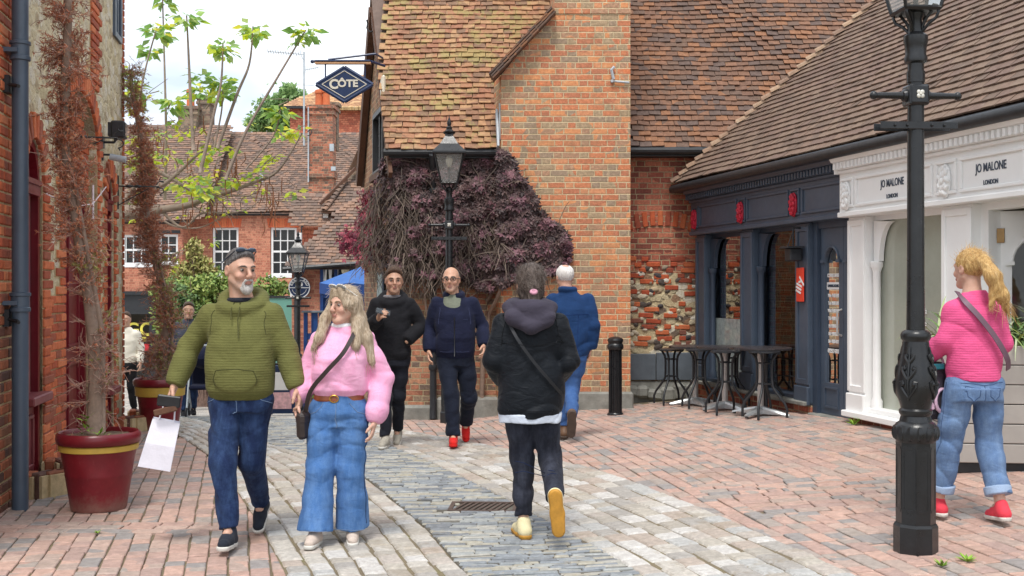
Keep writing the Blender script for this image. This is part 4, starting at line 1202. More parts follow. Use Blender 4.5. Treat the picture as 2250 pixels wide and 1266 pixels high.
# twisted iron brackets and lantern scroll
for x, z, l_ in ((3.75, 2.86, .5), (6.95, 2.72, .45)):
    r = empty('iron_bracket', LB.matrix_basis @ Vector((x, 0, z)), LB.rotation_euler.z, 'twisted iron bracket with a scroll on the flint wall, nearer one by the drainpipe' if x < 5 else 'twisted iron bracket with a scroll on the flint wall, farther one by the corner', 'bracket', 'iron brackets on the flint wall')
    mb = MB(); mb.tube([(0, 0, 0), (0, -l_, 0)], .009, 6); mb.tube([(0, 0, -.22), (0, -l_*.75, -.02)], .006, 5); mb.span(-.02, .02, -.012, .02, -.26, .12)
    for y0 in (-.12, -.22): mb.ball((0, y0, 0), (.018, .045, .018), 0, 8, 6)
    for s_ in (1, -1):
        mb.tube([(0, -l_+.05*(1-k/14)*math.cos(k*.6)-.02, s_*(.02+.09*k/14)+.03*math.sin(k*.6)*(1-k/14)) for k in range(15)], .006, 5)
    mb.build('bracket', m_dark, r, smooth=40)
# floodlight and little camera
r = empty('floodlight', LB.matrix_basis @ Vector((5.95, 0, 3.15)), LB.rotation_euler.z, 'black floodlight bolted to the flint wall beside the second dry conifer', 'floodlight')
mb = MB(); mb.span(-.09, .09, -.24, -.1, -.02, .16, 0, .015)
for k in range(5): mb.span(-.07+k*.035-.006, -.07+k*.035+.006, -.1, -.07, .0, .14)
mb.build('lamp_head', m_dark, r); mb = MB(); mb.span(-.07, .07, -.246, -.242, .0, .14); mb.build('lens', m_glass_l, r)
mb = MB(); mb.tube([(0, 0, -.06), (0, -.12, -.06), (0, -.15, -.02)], .014, 6); mb.span(-.05, .05, -.02, .0, -.12, .0); mb.build('bracket', m_dark, r)
r = empty('security_camera', LB.matrix_basis @ Vector((5.95, 0, 2.94)), LB.rotation_euler.z, 'small grey security camera on the flint wall under the floodlight', 'camera')
mb = MB(); mb.tube([(0, -.08, 0), (0, -.24, -.03)], .035, 10); mb.build('camera_body', m_lead, r, smooth=40)
mb = MB(); mb.tube([(0, 0, .02), (0, -.1, .02)], .012, 6); mb.span(-.03, .03, -.015, 0, -.04, .05); mb.build('bracket', m_dark, r)
# string of small lights across the wall
def string_light():
    pts = [LB.matrix_basis @ Vector(p) for p in ((3.1, -.06, 2.32), (4.0, -.1, 2.28), (5.0, -.08, 2.38), (5.9, -.05, 2.62))]
    mb = MB(); mb.tube(pts, .006, 5)
    c = pts[2]; mb.tube([c+Vector((0, 0, .18)), c+Vector((0, 0, -.16))], .012, 5)
    tag(mb.build('festoon_cable', paint('pale_cable', c8(226, 214, 218), .6)), 'pale cable slung across the flint wall with a short white cross piece', 'cable')
string_light()
# drainpipe
r = empty('drainpipe', LB.matrix_basis @ Vector((2.03, -.115, 0)), LB.rotation_euler.z, 'round slate-grey drainpipe running up the left flint building', 'drainpipe')
mb = MB(); mb.lathe([(.056, -.02), (.056, 6.9)], 20); mb.build('pipe', m_pipe, r, smooth=40)
for z in (1.45, 3.22):
    mb = MB(); mb.lathe([(.058, z-.05), (.07, z-.045), (.07, z-.02), (.063, z-.015), (.063, z+.06), (.072, z+.065), (.072, z+.085), (.058, z+.09)], 20); mb.span(-.085, .085, .0, .1, z+.0, z+.03)
    mb.build('collar', m_pipe, r, smooth=40)
for z in (1.36, 3.0):
    mb = MB(); mb.tube([(-.02, .1, z), (-.1, -.0, z-.02), (-.13, -.02, z-.03)], .014, 6); mb.span(-.06, .06, .06, .14, z-.06, z+.06)
    mb.build('bracket', m_dark, r)
# low brick kerbs round the gullies
for x, lab in ((2.85, 'low half-ring of worn bricks round a gully by the drainpipe foot'), (7.25, 'low half-ring of worn bricks at the far corner of the flint building')):
    p = LB.matrix_basis @ Vector((x, 0, 0)); gzz = gz(p.x, p.y)
    r = empty('gully_kerb', (p.x, p.y, gzz), LB.rotation_euler.z, lab, 'brick kerb', 'brick gully kerbs')
    mb = MB(); mo = MB()
    n = 11
    for k in range(n):
        t = math.pi*(k+.5)/n
        mb.box((-.36*math.cos(t), -.34*math.sin(t)-.02, .1), (.08, .2, .2), 0, (0, 0, math.atan2(math.sin(t), -math.cos(t))-math.pi/2), .012)
        mo.box((-.36*math.cos(t), -.34*math.sin(t)-.02, .085), (.12, .185, .185), 0, (0, 0, math.atan2(math.sin(t), -math.cos(t))-math.pi/2))
    mb.build('brick_ring', m_quoin_d, r); mo.build('mortar', m_mortar, r)
# ------------------------------------------------------------------ lamp posts
def make_lamp(loc, rz, label, shaft=2.40, lan=2.965):
    """shaft = height of the ladder bar"""
    r = empty('street_lamp', loc, rz, label, 'street lamp', 'black cast iron street lamps')
    k = shaft-2.40
    mb = MB()
    mb.lathe([(.119, -.05), (.119, .14), (.11, .155)], 8, rot0=R(22.5))
    prof = [(.106, .155), (.106, .60)]
    mb.lathe(prof, 8, rot0=R(22.5))
    for a in range(8):
        t = R(45*a); cx_, cy_ = math.cos(t)*.1, math.sin(t)*.1
        for (z0, z1, w0, w1) in ((.22, .235, -.03, .03), (.555, .57, -.03, .03), (.235, .555, -.036, -.026), (.235, .555, .026, .036)):
            m = Matrix.Rotation(t, 3, 'Z')
            mb.box(m @ Vector((.097, (w0+w1)/2, (z0+z1)/2)), (.006, w1-w0, z1-z0), 0, m)
    mb.build('base', m_black, r)
    mb = MB()
    mb.lathe([(.104, .59), (.116, .61), (.122, .64), (.118, .67), (.104, .69), (.088, .70), (.08, .73), (.09, .745), (.09, .76), (.08, .77), (.084, .79), (.106, .85), (.11, .9), (.099, .97), (.08, 1.06), (.07, 1.13), (.08, 1.145), (.082, 1.165), (.074, 1.18), (.06, 1.19)], 28)
    for a in range(14):      # gadroons on the bulb
        t = 2*math.pi*a/14; mb.ball((.106*math.cos(t), .106*math.sin(t), .64), (.025, .025, .042), 0, 6, 5)
    for a in range(4):       # raised leaf scrolls on the vase
        t = math.pi/2*a+math.pi/4
        er = Vector((math.cos(t), math.sin(t), 0)); et = Vector((-math.sin(t), math.cos(t), 0))
        rad = lambda z: float(np.interp(z, [.79, .85, .9, .97, 1.06, 1.13], [.084, .106, .11, .099, .08, .07]))
        P = lambda s_, z: (er*math.cos(s_/rad(z))+et*math.sin(s_/rad(z)))*(rad(z)+.004)+Vector((0, 0, z))
        mb.tube([P(0, .82), P(0, .9), P(0, 1.0), P(0, 1.1)], [.006, .008, .008, .004], 6)
        for sg in (-1, 1):
            for zc, sc in ((.86, 1.0), (.95, .8), (1.03, .5)):
                mb.tube([P(0, zc-.03*sc), P(sg*.022*sc, zc), P(sg*.042*sc, zc+.03*sc), P(sg*.045*sc, zc+.055*sc), P(sg*.03*sc, zc+.06*sc), P(sg*.026*sc, zc+.045*sc)], [.007, .009, .009, .008, .007, .005], 6)
                mb.ball(P(sg*.03*sc, zc+.045*sc), .01*sc+.003, 0, 6, 5)
    mb.build('pedestal', m_black, r, smooth=35)
    mb = MB(); mb.lathe([(.05, 1.18), (.047, 1.5), (.044, 2.6+k)], 20); mb.lathe([(.05, 2.52+k), (.05, 2.58+k)], 20)
    mb.lathe([(.044, 2.5+k), (.044, 2.62+k), (.06, 2.63+k), (.064, 2.65+k), (.056, 2.67+k), (.058, 2.7+k), (.06, 2.72+k), (.066, 2.74+k), (.066, 2.77+k), (.04, 2.79+k), (.034, 2.86+k), (.045, 2.88+k), (.045, 2.9+k), (.02, 2.92+k)], 20)
    mb.build('shaft', m_black, r, smooth=35)
    mb = MB(); z = 2.45+k
    mb.span(-.056, .056, -.056, .056, z-.055, z+.055, 0, .008)
    mb.span(-.048, .048, -.064, -.05, z-.047, z+.047, 0, .006)
    for sg in (-1, 1):
        mb.tube([(sg*.05, 0, z), (sg*.06, 0, z), (sg*.075, 0, z), (sg*.08, 0, z), (sg*.225, 0, z), (sg*.23, 0, z)], [.035, .035, .03, .02, .016, .02], 12)
        mb.ball((sg*.24, 0, z), .023, 0, 12, 8)
    lb = mb.build('ladder_bar', m_black, r, smooth=35)
    mb = MB()
    for a in range(4):
        t = math.pi/2*a+math.pi/4; mb.ball((.014*math.cos(t), -.066, z+.014*math.sin(t)), (.013, .005, .013), 0, 8, 5)
    mb.ball((0, -.069, z), .007, 0, 8, 5); mb.build('rosette', paint('silver_rosette', (.6, .58, .52), .5, .3), lb, smooth=True)
    mb = MB(); z = 2.285+k; mb.span(-.22, .22, -.052, -.044, z-.02, z+.02, 0, .003); mb.span(-.22, .22, .044, .052, z-.02, z+.02, 0, .003)
    for x in (-.14, -.07, .07, .14): mb.ball((x, -.054, z), .009, 0, 6, 4)
    mb.build('banner_bar', m_black, r)
    # lantern on four scrolled legs
    z0 = lan+k; b0, b1, hh = .098, .175, .36
    mb = MB()
    for a in range(4):
        t = math.pi/2*a+math.pi/4; c, s_ = math.cos(t), math.sin(t)
        pts = [(.02, -.12), (.03, -.09), (.075, -.045), (.115, -.02), (.128, .01), (.115, .045), (.095, .05)]
        pts = [(p[0], p[1]-.03) for p in pts]
        mb.tube([(c*p[0], s_*p[0], z0+p[1]) for p in pts], .009, 7)
        mb.tube([(c*.03, s_*.03, z0-.11), (c*.05, s_*.05, z0-.06), (c*.09, s_*.09, z0-.01)], .008, 6)
    mb.tube([(0, 0, z0-.14), (0, 0, z0)], .008, 6)
    mb.build('cradle', m_black, r, smooth=40)
    lan = None
    mb = MB()
    q0 = b0/math.sqrt(2)*math.sqrt(2); 
    cor = lambda b, z, a: Vector(((1 if a in (0, 3) else -1)*b, (1 if a in (0, 1) else -1)*b, z))
    for a in range(4):
        mb.tube([cor(b0, z0, a), cor(b1, z0+hh, a)], .011, 4); mb.tube([cor(b0, z0, a), cor(b0, z0, (a+1) % 4)], .013, 4); mb.tube([cor(b1, z0+hh, a), cor(b1, z0+hh, (a+1) % 4)], .014, 4)
    mb.span(-b0, b0, -b0, b0, z0-.012, z0-.004)
    lan = mb.build('lantern', m_black, r)
    mb = MB()
    for a in range(4): mb.quad(cor(b0, z0, a), cor(b0, z0, (a+1) % 4), cor(b1, z0+hh, (a+1) % 4), cor(b1, z0+hh, a))
    mb.build('glazing', m_glass_l, lan)
    mb = MB(); zr = z0+hh
    vs = [cor(b1+.03, zr, a) for a in range(4)]+[cor(b1+.03, zr+.02, a) for a in range(4)]+[cor(.11, zr+.12, a) for a in range(4)]+[cor(.05, zr+.22, a) for a in range(4)]+[cor(.05, zr+.25, a) for a in range(4)]
    fs = [(3, 2, 1, 0)]
    for L_ in range(4):
        for a in range(4): fs.append((L_*4+a, L_*4+(a+1) % 4, L_*4+4+(a+1) % 4, L_*4+4+a))
    fs.append((16, 17, 18, 19)); mb.add(vs, fs)
    mb.build('lantern_roof', m_black, lan)
    mb = MB(); mb.lathe([(.05, zr+.24), (.075, zr+.26), (.08, zr+.275), (.06, zr+.285), (.035, zr+.31), (.04, zr+.33), (.02, zr+.35), (.03, zr+.38), (.022, zr+.41), (.008, zr+.45), (.003, zr+.49)], 14); mb.build('finial', m_black, lan, smooth=40)
    mb = MB(); mb.lathe([(.02, z0+.2), (.035, z0+.24), (.045, z0+.29), (.03, z0+.34)], 12); mb.build('bulb', paint('opal_bulb', (.75, .72, .6), .4), lan, smooth=True)
    mb = MB(); mb.tube([(0, 0, z0), (0, 0, z0+.2)], .014, 6); mb.build('burner', m_dark, lan)
    return r
p = at(2012, 0, 6.34); make_lamp((p.x, p.y, gz(p.x, p.y)+.012), R(4), 'tall black cast iron street lamp closest to the white shop, ornate vase base', lan=2.905).scale = (1, 1, 1.036)
p = at(987, 0, 14.05); make_lamp((p.x, p.y, gz(p.x, p.y)), R(3), 'black street lamp standing in front of the purple creeper', 2.40)
p = at(655, 0, 22.6); make_lamp((p.x, p.y, gz(p.x, p.y)), R(0), 'small distant black street lamp outside the blue restaurant', 2.25)

# ------------------------------------------------------------------ bollard
p = at(1352, 0, 13.7)
r = empty('bollard', (p.x, p.y, gz(p.x, p.y)), 0, 'fluted black iron bollard standing before the brick chimney breast', 'bollard')
mb = MB(); mb.lathe([(.1, -.05), (.1, .02), (.085, .04)], 16); mb.lathe([(.09, .8), (.1, .82), (.1, .85), (.085, .87), (.09, .89), (.098, .91), (.09, .93), (.05, .95), (.02, .955)], 16); mb.build('cap', m_black, r, smooth=40)
mb = MB(); mb.lathe([(.066, .03), (.062, .82)], 20)
for a in range(12):
    t = 2*math.pi*a/12; mb.tube([(.07*math.cos(t), .07*math.sin(t), .04), (.067*math.cos(t), .067*math.sin(t), .81)], .0125, 6)
mb.build('post', m_black, r, smooth=40)

# ------------------------------------------------------------------ hanging sign
cs = empty('hanging_sign', at(757, 186, 14.6), 0, 'navy diamond hanging sign reading Côte on an iron bar', 'sign')
s = 14.6/F
mb = MB()
D_ = lambda a, b, y: (a*s, y, b*s)
def diamond(mb, a, b, y0, y1):
    mb.prism([(-a*s, 0), (0, -b*s), (a*s, 0), (0, b*s)], 'y', y0, y1)
diamond(mb, 58, 35, -.016, .016); pl = mb.build('panel', m_navy, cs)
mb = MB()
for sg, y in ((-1, -.02),):
    q = [(-62*s, 0), (0, -38*s), (62*s, 0), (0, 38*s)]
    for i in range(4):
        a, b = q[i], q[(i+1) % 4]; mb.tube([(a[0], 0, a[1]), (b[0], 0, b[1])], .024, 8)
    mb.build('frame', m_navy, cs, smooth=40)
mb = MB(); q = [(-49*s, 0), (0, -29.5*s), (49*s, 0), (0, 29.5*s)]
for i in range(4):
    a, b = q[i], q[(i+1) % 4]; mb.tube([(a[0], -.018, a[1]), (b[0], -.018, b[1])], .0055, 4)
m_silver = paint('silver_letter', c8(214, 208, 192), .45, .0, .08)
mb.build('border_line', m_silver, cs)
text('C', .165, m_silver, pl, (-.135, -.02, -.003), (R(90), 0, 0), bold=.006)
text('ÔTE', .125, m_silver, pl, (.045, -.02, .008), (R(90), 0, 0), bold=.0045, sx=1.08)
mb = MB()
mb.tube([(-64*s, 0, 51*s), (-70*s, 0, 51*s)], [.02, .02], 8); mb.ball((-71*s, 0, 50.5*s), .024, 0, 8, 6)
mb.span(-64*s, 58*s, -.05, .05, 49*s, 53*s, 0, .01)
mb.tube([(58*s, 0, 51*s), (1.12*58*s+.1, .3, 51*s)], .018, 8)
mb.tube([(-36*s, 0, 55*s), (66*s, .1, 71*s), (76*s, .4, 72*s)], .014, 6)
for x in (-42, 45): mb.tube([(x*s, 0, 50*s), (x*s, 0, 11*s)], .01, 6)
mb.build('bracket', m_navy, cs, smooth=40)
mb = MB(); mb.span(-64*s, 58*s, -.04, .04, 45*s, 48.6*s); mb.build('light_trough', paint('trough_wood', c8(206, 160, 118), .6), cs)
# wall hook
o = MB(); p = at(808, 60, 16.4); o.tube([at(806, 44, 16.3), at(808, 52, 16.3), at(806, 62, 16.3), at(812, 70, 16.3), at(822, 69, 16.3)], .012, 6); tag(o.build('iron_hook', m_dark, smooth=True), 'small iron hook on the gable verge above the diamond sign', 'hook')

# ------------------------------------------------------------------ tables and chairs by the coffee shop
def shp(x, y): return SH.matrix_basis @ Vector((x, y, 0))
def make_table():
    r = empty('cafe_table', (0, 0, 0), 0, 'x', 'table', 'cafe tables outside the charcoal shop')
    mb = MB(); mb.lathe([(.32, .715), (.335, .72), (.335, .738), (.32, .742)], 32); mb.build('tabletop', paint('dark_tabletop', c8(58, 54, 56), .3, 0, .2, 8), r, smooth=40)
    mb = MB(); mb.lathe([(.036, .04), (.036, .7), (.08, .71), (.08, .715)], 16); mb.build('column', m_chrome, r, smooth=40)
    mb = MB()
    for a in range(4):
        t = math.pi/2*a+.5; c, s_ = math.cos(t), math.sin(t)
        for i in range(6):
            f0, f1 = i/6, (i+1)/6
        pts = []
        n = Vector((-s_, c, 0)); d = Vector((c, s_, 0))
        prof = [(.03, .1, .05), (.15, .075, .045), (.28, .045, .035), (.34, .03, .022)]
        vs = []
        for (rad, top, hw) in prof:
            for sg in (-1, 1):
                vs.append(d*rad+n*sg*hw+Vector((0, 0, top-.02))); vs.append(d*rad+n*sg*hw*.6+Vector((0, 0, top))); 
            vs.append(d*rad+n*hw+Vector((0, 0, .02))); vs.append(d*rad-n*hw+Vector((0, 0, .02)))
        fs = []
        for i in range(3):
            q = i*6; w = q+6
            fs += [(q+1, q+3, w+3, w+1), (q+0, q+1, w+1, w+0), (q+3, q+2, w+2, w+3), (q+2, q+4, w+4, w+2), (q+5, q+0, w+0, w+5)]
        fs.append((18, 19, 21, 20, 22, 23)); mb.add(vs, fs)
    mb.build('foot', m_alu, r, smooth=30)
    mb = MB()
    for a in range(4):
        t = math.pi/2*a+.5; mb.lathe([(.02, 0), (.02, .03)], 8, (.32*math.cos(t), .32*math.sin(t), 0))
    mb.build('glide', m_dark, r)
    return r
def make_chair():
    r = empty('stool', (0, 0, 0), 0, 'x', 'stool', 'black tubular stools under the cafe tables')
    for a in range(4):
        t = math.pi/2*a+math.pi/4; c, s_ = math.cos(t), math.sin(t)
        mb = MB(); prof = [(.24, .0), (.24, .1), (.215, .16), (.12, .28), (.085, .34), (.08, .42), (.08, .56), (.09, .62), (.13, .68), (.16, .695)]
        mb.tube([(c*p[0], s_*p[0], p[1]) for p in prof], .0145, 8); mb.build('leg', m_dark, r, smooth=50)
    for z in (.36, .58):
        mb = MB()
        q = [(.058, .058), (-.058, .058), (-.058, -.058), (.058, -.058)]
        for i in range(4): mb.tube([(q[i][0], q[i][1], z), (q[(i+1) % 4][0], q[(i+1) % 4][1], z)], .008, 6)
        mb.build('brace', m_dark, r)
    mb = MB(); mb.lathe([(.16, .69), (.17, .694), (.17, .706), (.15, .71)], 20); mb.build('seat', m_dark, r, smooth=40)
    return r
tb = make_table(); st = make_chair()
tp_ = [(.86, -.40), (1.8, -.42), (2.78, -.44)]
tlab = ['round dark cafe table at the far end, beside the flint wall', 'middle round dark cafe table before the charcoal shop', 'round dark cafe table nearest the charcoal shop door']
for i, (x, y) in enumerate(tp_):
    o = tb if i == 0 else copy_tree(tb); q = shp(x, y); o.location = (q.x, q.y, gz(q.x, q.y)+.018); o.rotation_euler.z = rnd.uniform(0, 1.5); o['label'] = tlab[i]
sp_ = [(.42, -.55, 'black tubular stool farthest left, by the slate skirting'), (1.22, -.5, 'black tubular stool between the far and middle cafe tables'), (1.45, -.18, 'black tubular stool tucked against the sill behind the others'), (2.26, -.62, 'black tubular stool between the middle and near cafe tables'), (2.4, -.2, 'black tubular stool against the sill between the last two tables'), (3.04, -.52, 'black tubular stool at the right end nearest the shop door')]
for i, (x, y, lb_) in enumerate(sp_):
    o = st if i == 0 else copy_tree(st); q = shp(x, y); o.location = (q.x, q.y, gz(q.x, q.y)+.018); o.rotation_euler.z = rnd.uniform(-.3, .3)+R(20); o['label'] = lb_

# ------------------------------------------------------------------ pots
def m_potb():
    t = NT('pot_glaze'); p = t.pos(); s_ = t.n('ShaderNodeSeparateXYZ'); t.l(p, s_.inputs[0])
    c = t.ramp(t.noise(p, 5, 5, .65), [(.3, c8(104, 18, 30)), (.7, c8(130, 28, 40))])
    mp_ = t.n('ShaderNodeMapping'); mp_.inputs['Scale'].default_value = (1, 1, .12); t.l(p, mp_.inputs[0])
    sc = t.noise(mp_.outputs[0], 60, 4, .8); c = t.mix(t.ramp(sc, [(.62, 0.0), (.72, .3)]), c, c8(170, 110, 110))
    d = t.math('SUBTRACT', t.math('MULTIPLY', t.noise(p, 16, 6, .75), .3), s_.outputs[2])
    c = t.mix(t.ramp(d, [(.02, 0.0), (.16, .55)]), c, c8(140, 118, 104))
    t.bsdf(c, t.ramp(t.noise(p, 9, 4, .6), [(.3, .3), (.7, .55)]), 0, t.bump(sc, .1, .004), .5); return t.mat
m_potb = m_potb()
def pot(loc, label, band_top=True):
    r = empty('plant_pot', loc, 0, label, 'plant pot', 'maroon pots with dead conifers')
    mb = MB(); mb.lathe([(.185, .0), (.19, .015), (.192, .03), (.225, .24), (.228, .25), (.226, .262), (.255, .42)], 40); mb.build('pot_body', m_potb, r, smooth=30)
    mb = MB(); mb.lathe([(.256, .415), (.268, .42), (.27, .455), (.262, .46)] if band_top else [(.256, .36), (.262, .365), (.268, .455), (.262, .46)], 40); mb.build('gold_band', m_gold, r, smooth=30)
    mb = MB(); n = 40
    prof = [(.258, .46), (.28, .47), (.288, .5), (.284, .53), (.268, .545), (.252, .535), (.245, .48)]
    vs = []; fs = []
    for (q, z) in prof:
        for k in range(n): vs.append((q*math.cos(2*math.pi*k/n), q*math.sin(2*math.pi*k/n), z))
    for i in range(len(prof)-1):
        for k in range(n): fs.append((i*n+k, i*n+(k+1) % n, (i+1)*n+(k+1) % n, (i+1)*n+k))
    mb.add(vs, fs); mb.build('rim', m_maroon, r, smooth=60)
    mb = MB(); vs = [(0, 0, .53)]; fs = []
    for j in range(1, 6):
        for k in range(24):
            q = .255*j/5; vs.append((q*math.cos(2*math.pi*k/24), q*math.sin(2*math.pi*k/24), .525-.012*j/5+rnd.gauss(0, .006)))
    for k in range(24): fs.append((0, 1+k, 1+(k+1) % 24))
    for j in range(4):
        for k in range(24): fs.append((1+j*24+k, 1+(j+1)*24+k, 1+(j+1)*24+(k+1) % 24, 1+j*24+(k+1) % 24))
    mb.add(vs, fs); mb.build('soil', m_soil, r, smooth=True)
    return r
q = at(217, 0, 8.03); P1 = Vector((q.x, q.y, gz(q.x, q.y)+.018)); pot(P1, 'large maroon plant pot with gold band in front of the door, nearest the camera')
q = at(352, 0, 13.1); P2 = Vector((q.x, q.y, gz(q.x, q.y)+.018)); r2 = pot(P2, 'second maroon plant pot with broad gold band at the building corner', False); r2.scale = (1.05, 1.05, 1.08)

# ------------------------------------------------------------------ grey planter on the right
q = at(2215, 0, 8.35); PL = Vector((q.x+.18, q.y+.3, 0)); PL.z = gz(PL.x-.3, PL.y)
r = empty('planter', PL, R(-6), 'big grey boarded planter box full of strappy plants by the white shop', 'planter')
m_pl = paint('planter_grey', c8(166, 160, 154), .6, 0, .06, 4, .05)
mb = MB(); hw, hd = .62, .3
for i in range(6):
    z0 = .08+i*.145; mb.span(-hw, hw, -hd, -hd+.025, z0, z0+.138, 0, .005); mb.span(-hw, -hw+.025, -hd+.027, hd, z0, z0+.138, 0, .005); mb.span(hw-.025, hw, -hd+.027, hd, z0, z0+.138, 0, .005); mb.span(-hw+.03, hw-.03, hd-.025, hd, z0, z0+.138)
mb.build('boards', m_pl, r)
mb = MB(); mb.span(-hw+.06, hw-.06, -hd+.05, hd-.06, .0, .08); mb.span(-hw+.026, hw-.026, -hd+.026, hd-.026, .08, .9); mb.build('liner', m_dark, r)
mb = MB(); mb.span(-hw+.03, hw-.03, -hd+.03, hd-.03, .9, .915); mb.build('soil', m_soil, r)
mb = MB()
def strap(mb, base, d, l_, w_, droop, n=7):
    d = Vector(d).normalized(); side_ = d.cross(Vector((0, 0, 1))).normalized(); p = Vector(base); v = (Vector((0, 0, 1))*1.2+d*.5).normalized()
    L_ = l_/n; prev = None
    for i in range(n+1):
        ww = w_*(1-(i/n)**2)*.5+.0015
        a, b = p-side_*ww, p+side_*ww
        if prev: mb.quad(prev[0], prev[1], b, a)
        prev = (a, b); p = p+v*L_; v = (v+d*droop*.3+Vector((0, 0, -droop*.35))).normalized()
# joined leaves: one island per leaf needs shared verts
def strap2(mb, base, d, l_, w_, droop, n=7):
    d = Vector(d).normalized(); side_ = d.cross(Vector((0, 0, 1))).normalized(); p = Vector(base); v = (Vector((0, 0, 1))*1.2+d*.5).normalized()
    vs = []; fs = []
    for i in range(n+1):
        ww = w_*(1-(i/n)**2)*.5+.0015
        vs += [p-side_*ww, p+side_*ww]; p = p+v*(l_/n); v = (v+d*droop*.3+Vector((0, 0, -droop*.35))).normalized()
        if i: fs.append((2*i-2, 2*i-1, 2*i+1, 2*i))
    mb.add(vs, fs)
for i in range(170):
    x, y = rnd.uniform(-hw+.08, hw-.08), rnd.uniform(-hd+.06, hd-.08); a = rnd.uniform(0, 6.28)
    strap2(mb, (x, y, .91), (math.cos(a), math.sin(a), 0), rnd.uniform(.25, .62), rnd.uniform(.012, .028), rnd.uniform(.3, 1.1))
for i in range(16):
    strap2(mb, (rnd.uniform(-hw+.05, 0), -hd+.08, .91), (rnd.uniform(-1, .3), -1, 0), rnd.uniform(.35, .7), .014, rnd.uniform(1.0, 1.5))
strap2(mb, (-hw+.1, -.1, .91), (-1, -.2, 0), .5, .02, .9)
mb.build('foliage', islands('strap_leaf', [c8(96,124,72), c8(130,152,92), c8(160,176,124), c8(78,108,62), c8(150,160,84), c8(176,186,150)], mott=.2, bump=0, rough=.5), r)
# ------------------------------------------------------------------ brick townhouse down the lane
FY = 40.0; ppm = F/FY
fx = lambda u: (u-1125)/ppm
fz = lambda v, Y=FY: CH-(v-633)/F*Y
TH = empty('townhouse', (-9, FY, 0), 0, 'long two storey brick townhouse with white sash windows and brown tiled roof', 'house')
ox = -9
def T(mb): return shift(mb, (9, -FY, 0))
xl, xr = fx(393), fx(830)
mb = MB()
def wall_holes(mb, x0, x1, z0, z1, y, holes):
    hs = sorted(holes); x = x0
    for (a, b, c, d) in hs:
        mb.quad((x, y, z0), (a, y, z0), (a, y, z1), (x, y, z1)); mb.quad((a, y, z0), (b, y, z0), (b, y, c), (a, y, c)); mb.quad((a, y, d), (b, y, d), (b, y, z1), (a, y, z1))
        for q in ((a, a), (b, b)): mb.quad((q[0], y, c), (q[0], y+.2, c), (q[0], y+.2, d), (q[0], y, d))
        mb.quad((a, y, d), (b, y, d), (b, y+.2, d), (a, y+.2, d)); mb.quad((a, y, c), (b, y, c), (b, y+.2, c), (a, y+.2, c))
        x = b
    mb.quad((x, y, z0), (x1, y, z0), (x1, y, z1), (x, y, z1))
wins = [(fx(466), fx(524), fz(606), fz(500)), (fx(594), fx(652), fz(606), fz(500))]
wall_holes(mb, xl, xr, -3, fz(470), FY, wins)
mb.quad((xl, FY, -3), (xl, FY+8, -3), (xl, FY+8, fz(470)), (xl, FY, fz(470)))
T(mb).build('wall', m_brick_far, TH)
m_gaug = islands('gauged_brick', [c8(204,108,72), c8(196,98,66), c8(210,118,80)], mott=.2, bump=0)
for (a, b, c, d) in wins:        # gauged brick heads
    mb = MB()
    n = 13
    for k in range(n):
        t = (k-(n-1)/2)/((n-1)/2); mb.box(((a+b)/2+t*(b-a)*.56, FY-.006, d+.16), ((b-a)*1.06/n, .03, .32), 0, (0, t*.18, 0))
    T(mb).build('window_head', m_gaug, TH)
for (a, b, c, d) in wins:
    sash(TH, (a+b)/2-ox, .1, c+.02, b-a-.03, d-c-.03, 3, 4, dark=m_in)
# lower wing on the left with the shop
wy = 39.0; wp = F/wy; wx = lambda u: (u-1125)/wp; wz = lambda v: CH-(v-633)/wp
w2 = [(wx(268), wx(332), wz(583), wz(516)), (wx(346), wx(391), wz(580), wz(515))]
mb = MB(); wall_holes(mb, wx(120), wx(393)+.12, wz(640), wz(486), wy, w2)
mb.quad((wx(393)+.12, wy, -3), (wx(393)+.12, FY, -3), (wx(393)+.12, FY, wz(486)), (wx(393)+.12, wy, wz(486)))
T(mb).build('wing_wall', m_brick_far, TH)
for (a, b, c, d) in w2:
    sash(TH, (a+b)/2-ox, wy-FY+.1, c+.02, b-a-.03, d-c-.03, 3 if b-a > .8 else 2, 2 if b-a > .8 else 3, dark=m_in)
mb = MB(); mb.span(wx(340), wx(396), wy-.05, wy+.05, wz(513), wz(506)); mb.span(wx(120), wx(395), wy-.06, wy+.1, wz(492), wz(484)); mb.span(fx(393), fx(830), FY-.12, FY+.05, fz(474), fz(465)); T(mb).build('gutter', m_dark, TH)
# roofs
esf = Vector((0, 1, .92)).normalized(); Lf = 3.45*math.hypot(1, .92)
mb = MB(); tiles(mb, (fx(375), FY-.25, fz(468)), (1, 0, 0), esf, 10.5, Lf, .125, .2, sag=.02, jit=1.3)
T(mb).build('roof', m_tile_far, TH)
mb = MB(); tiles(mb, (wx(100), wy-.25, wz(486)), (1, 0, 0), esf, wx(393)-wx(100)+.6, Lf*1.18, .125, .2, sag=.02, jit=1.3); T(mb).build('roof', m_tile_far, TH)
mb = MB(); p0 = Vector((fx(375), FY-.25, fz(468)-.05)); q0 = p0+esf*Lf; mb.quad(p0, p0+Vector((10.6, 0, 0)), q0+Vector((10.6, 0, 0)), q0); mb.quad(q0, q0+Vector((10.6, 0, 0)), q0+Vector((10.6, 3.5, -3.2)), q0+Vector((0, 3.5, -3.2)))
p0 = Vector((wx(100), wy-.25, wz(486)-.05)); q0 = p0+esf*Lf*1.18; wl = wx(393)-wx(100)+.6; mb.quad(p0, p0+Vector((wl, 0, 0)), q0+Vector((wl, 0, 0)), q0); mb.quad(q0, q0+Vector((wl, 0, 0)), q0+Vector((wl, 3.5, -3.2)), q0+Vector((0, 3.5, -3.2)))
T(mb).build('roof_boards', m_tile_far, TH)
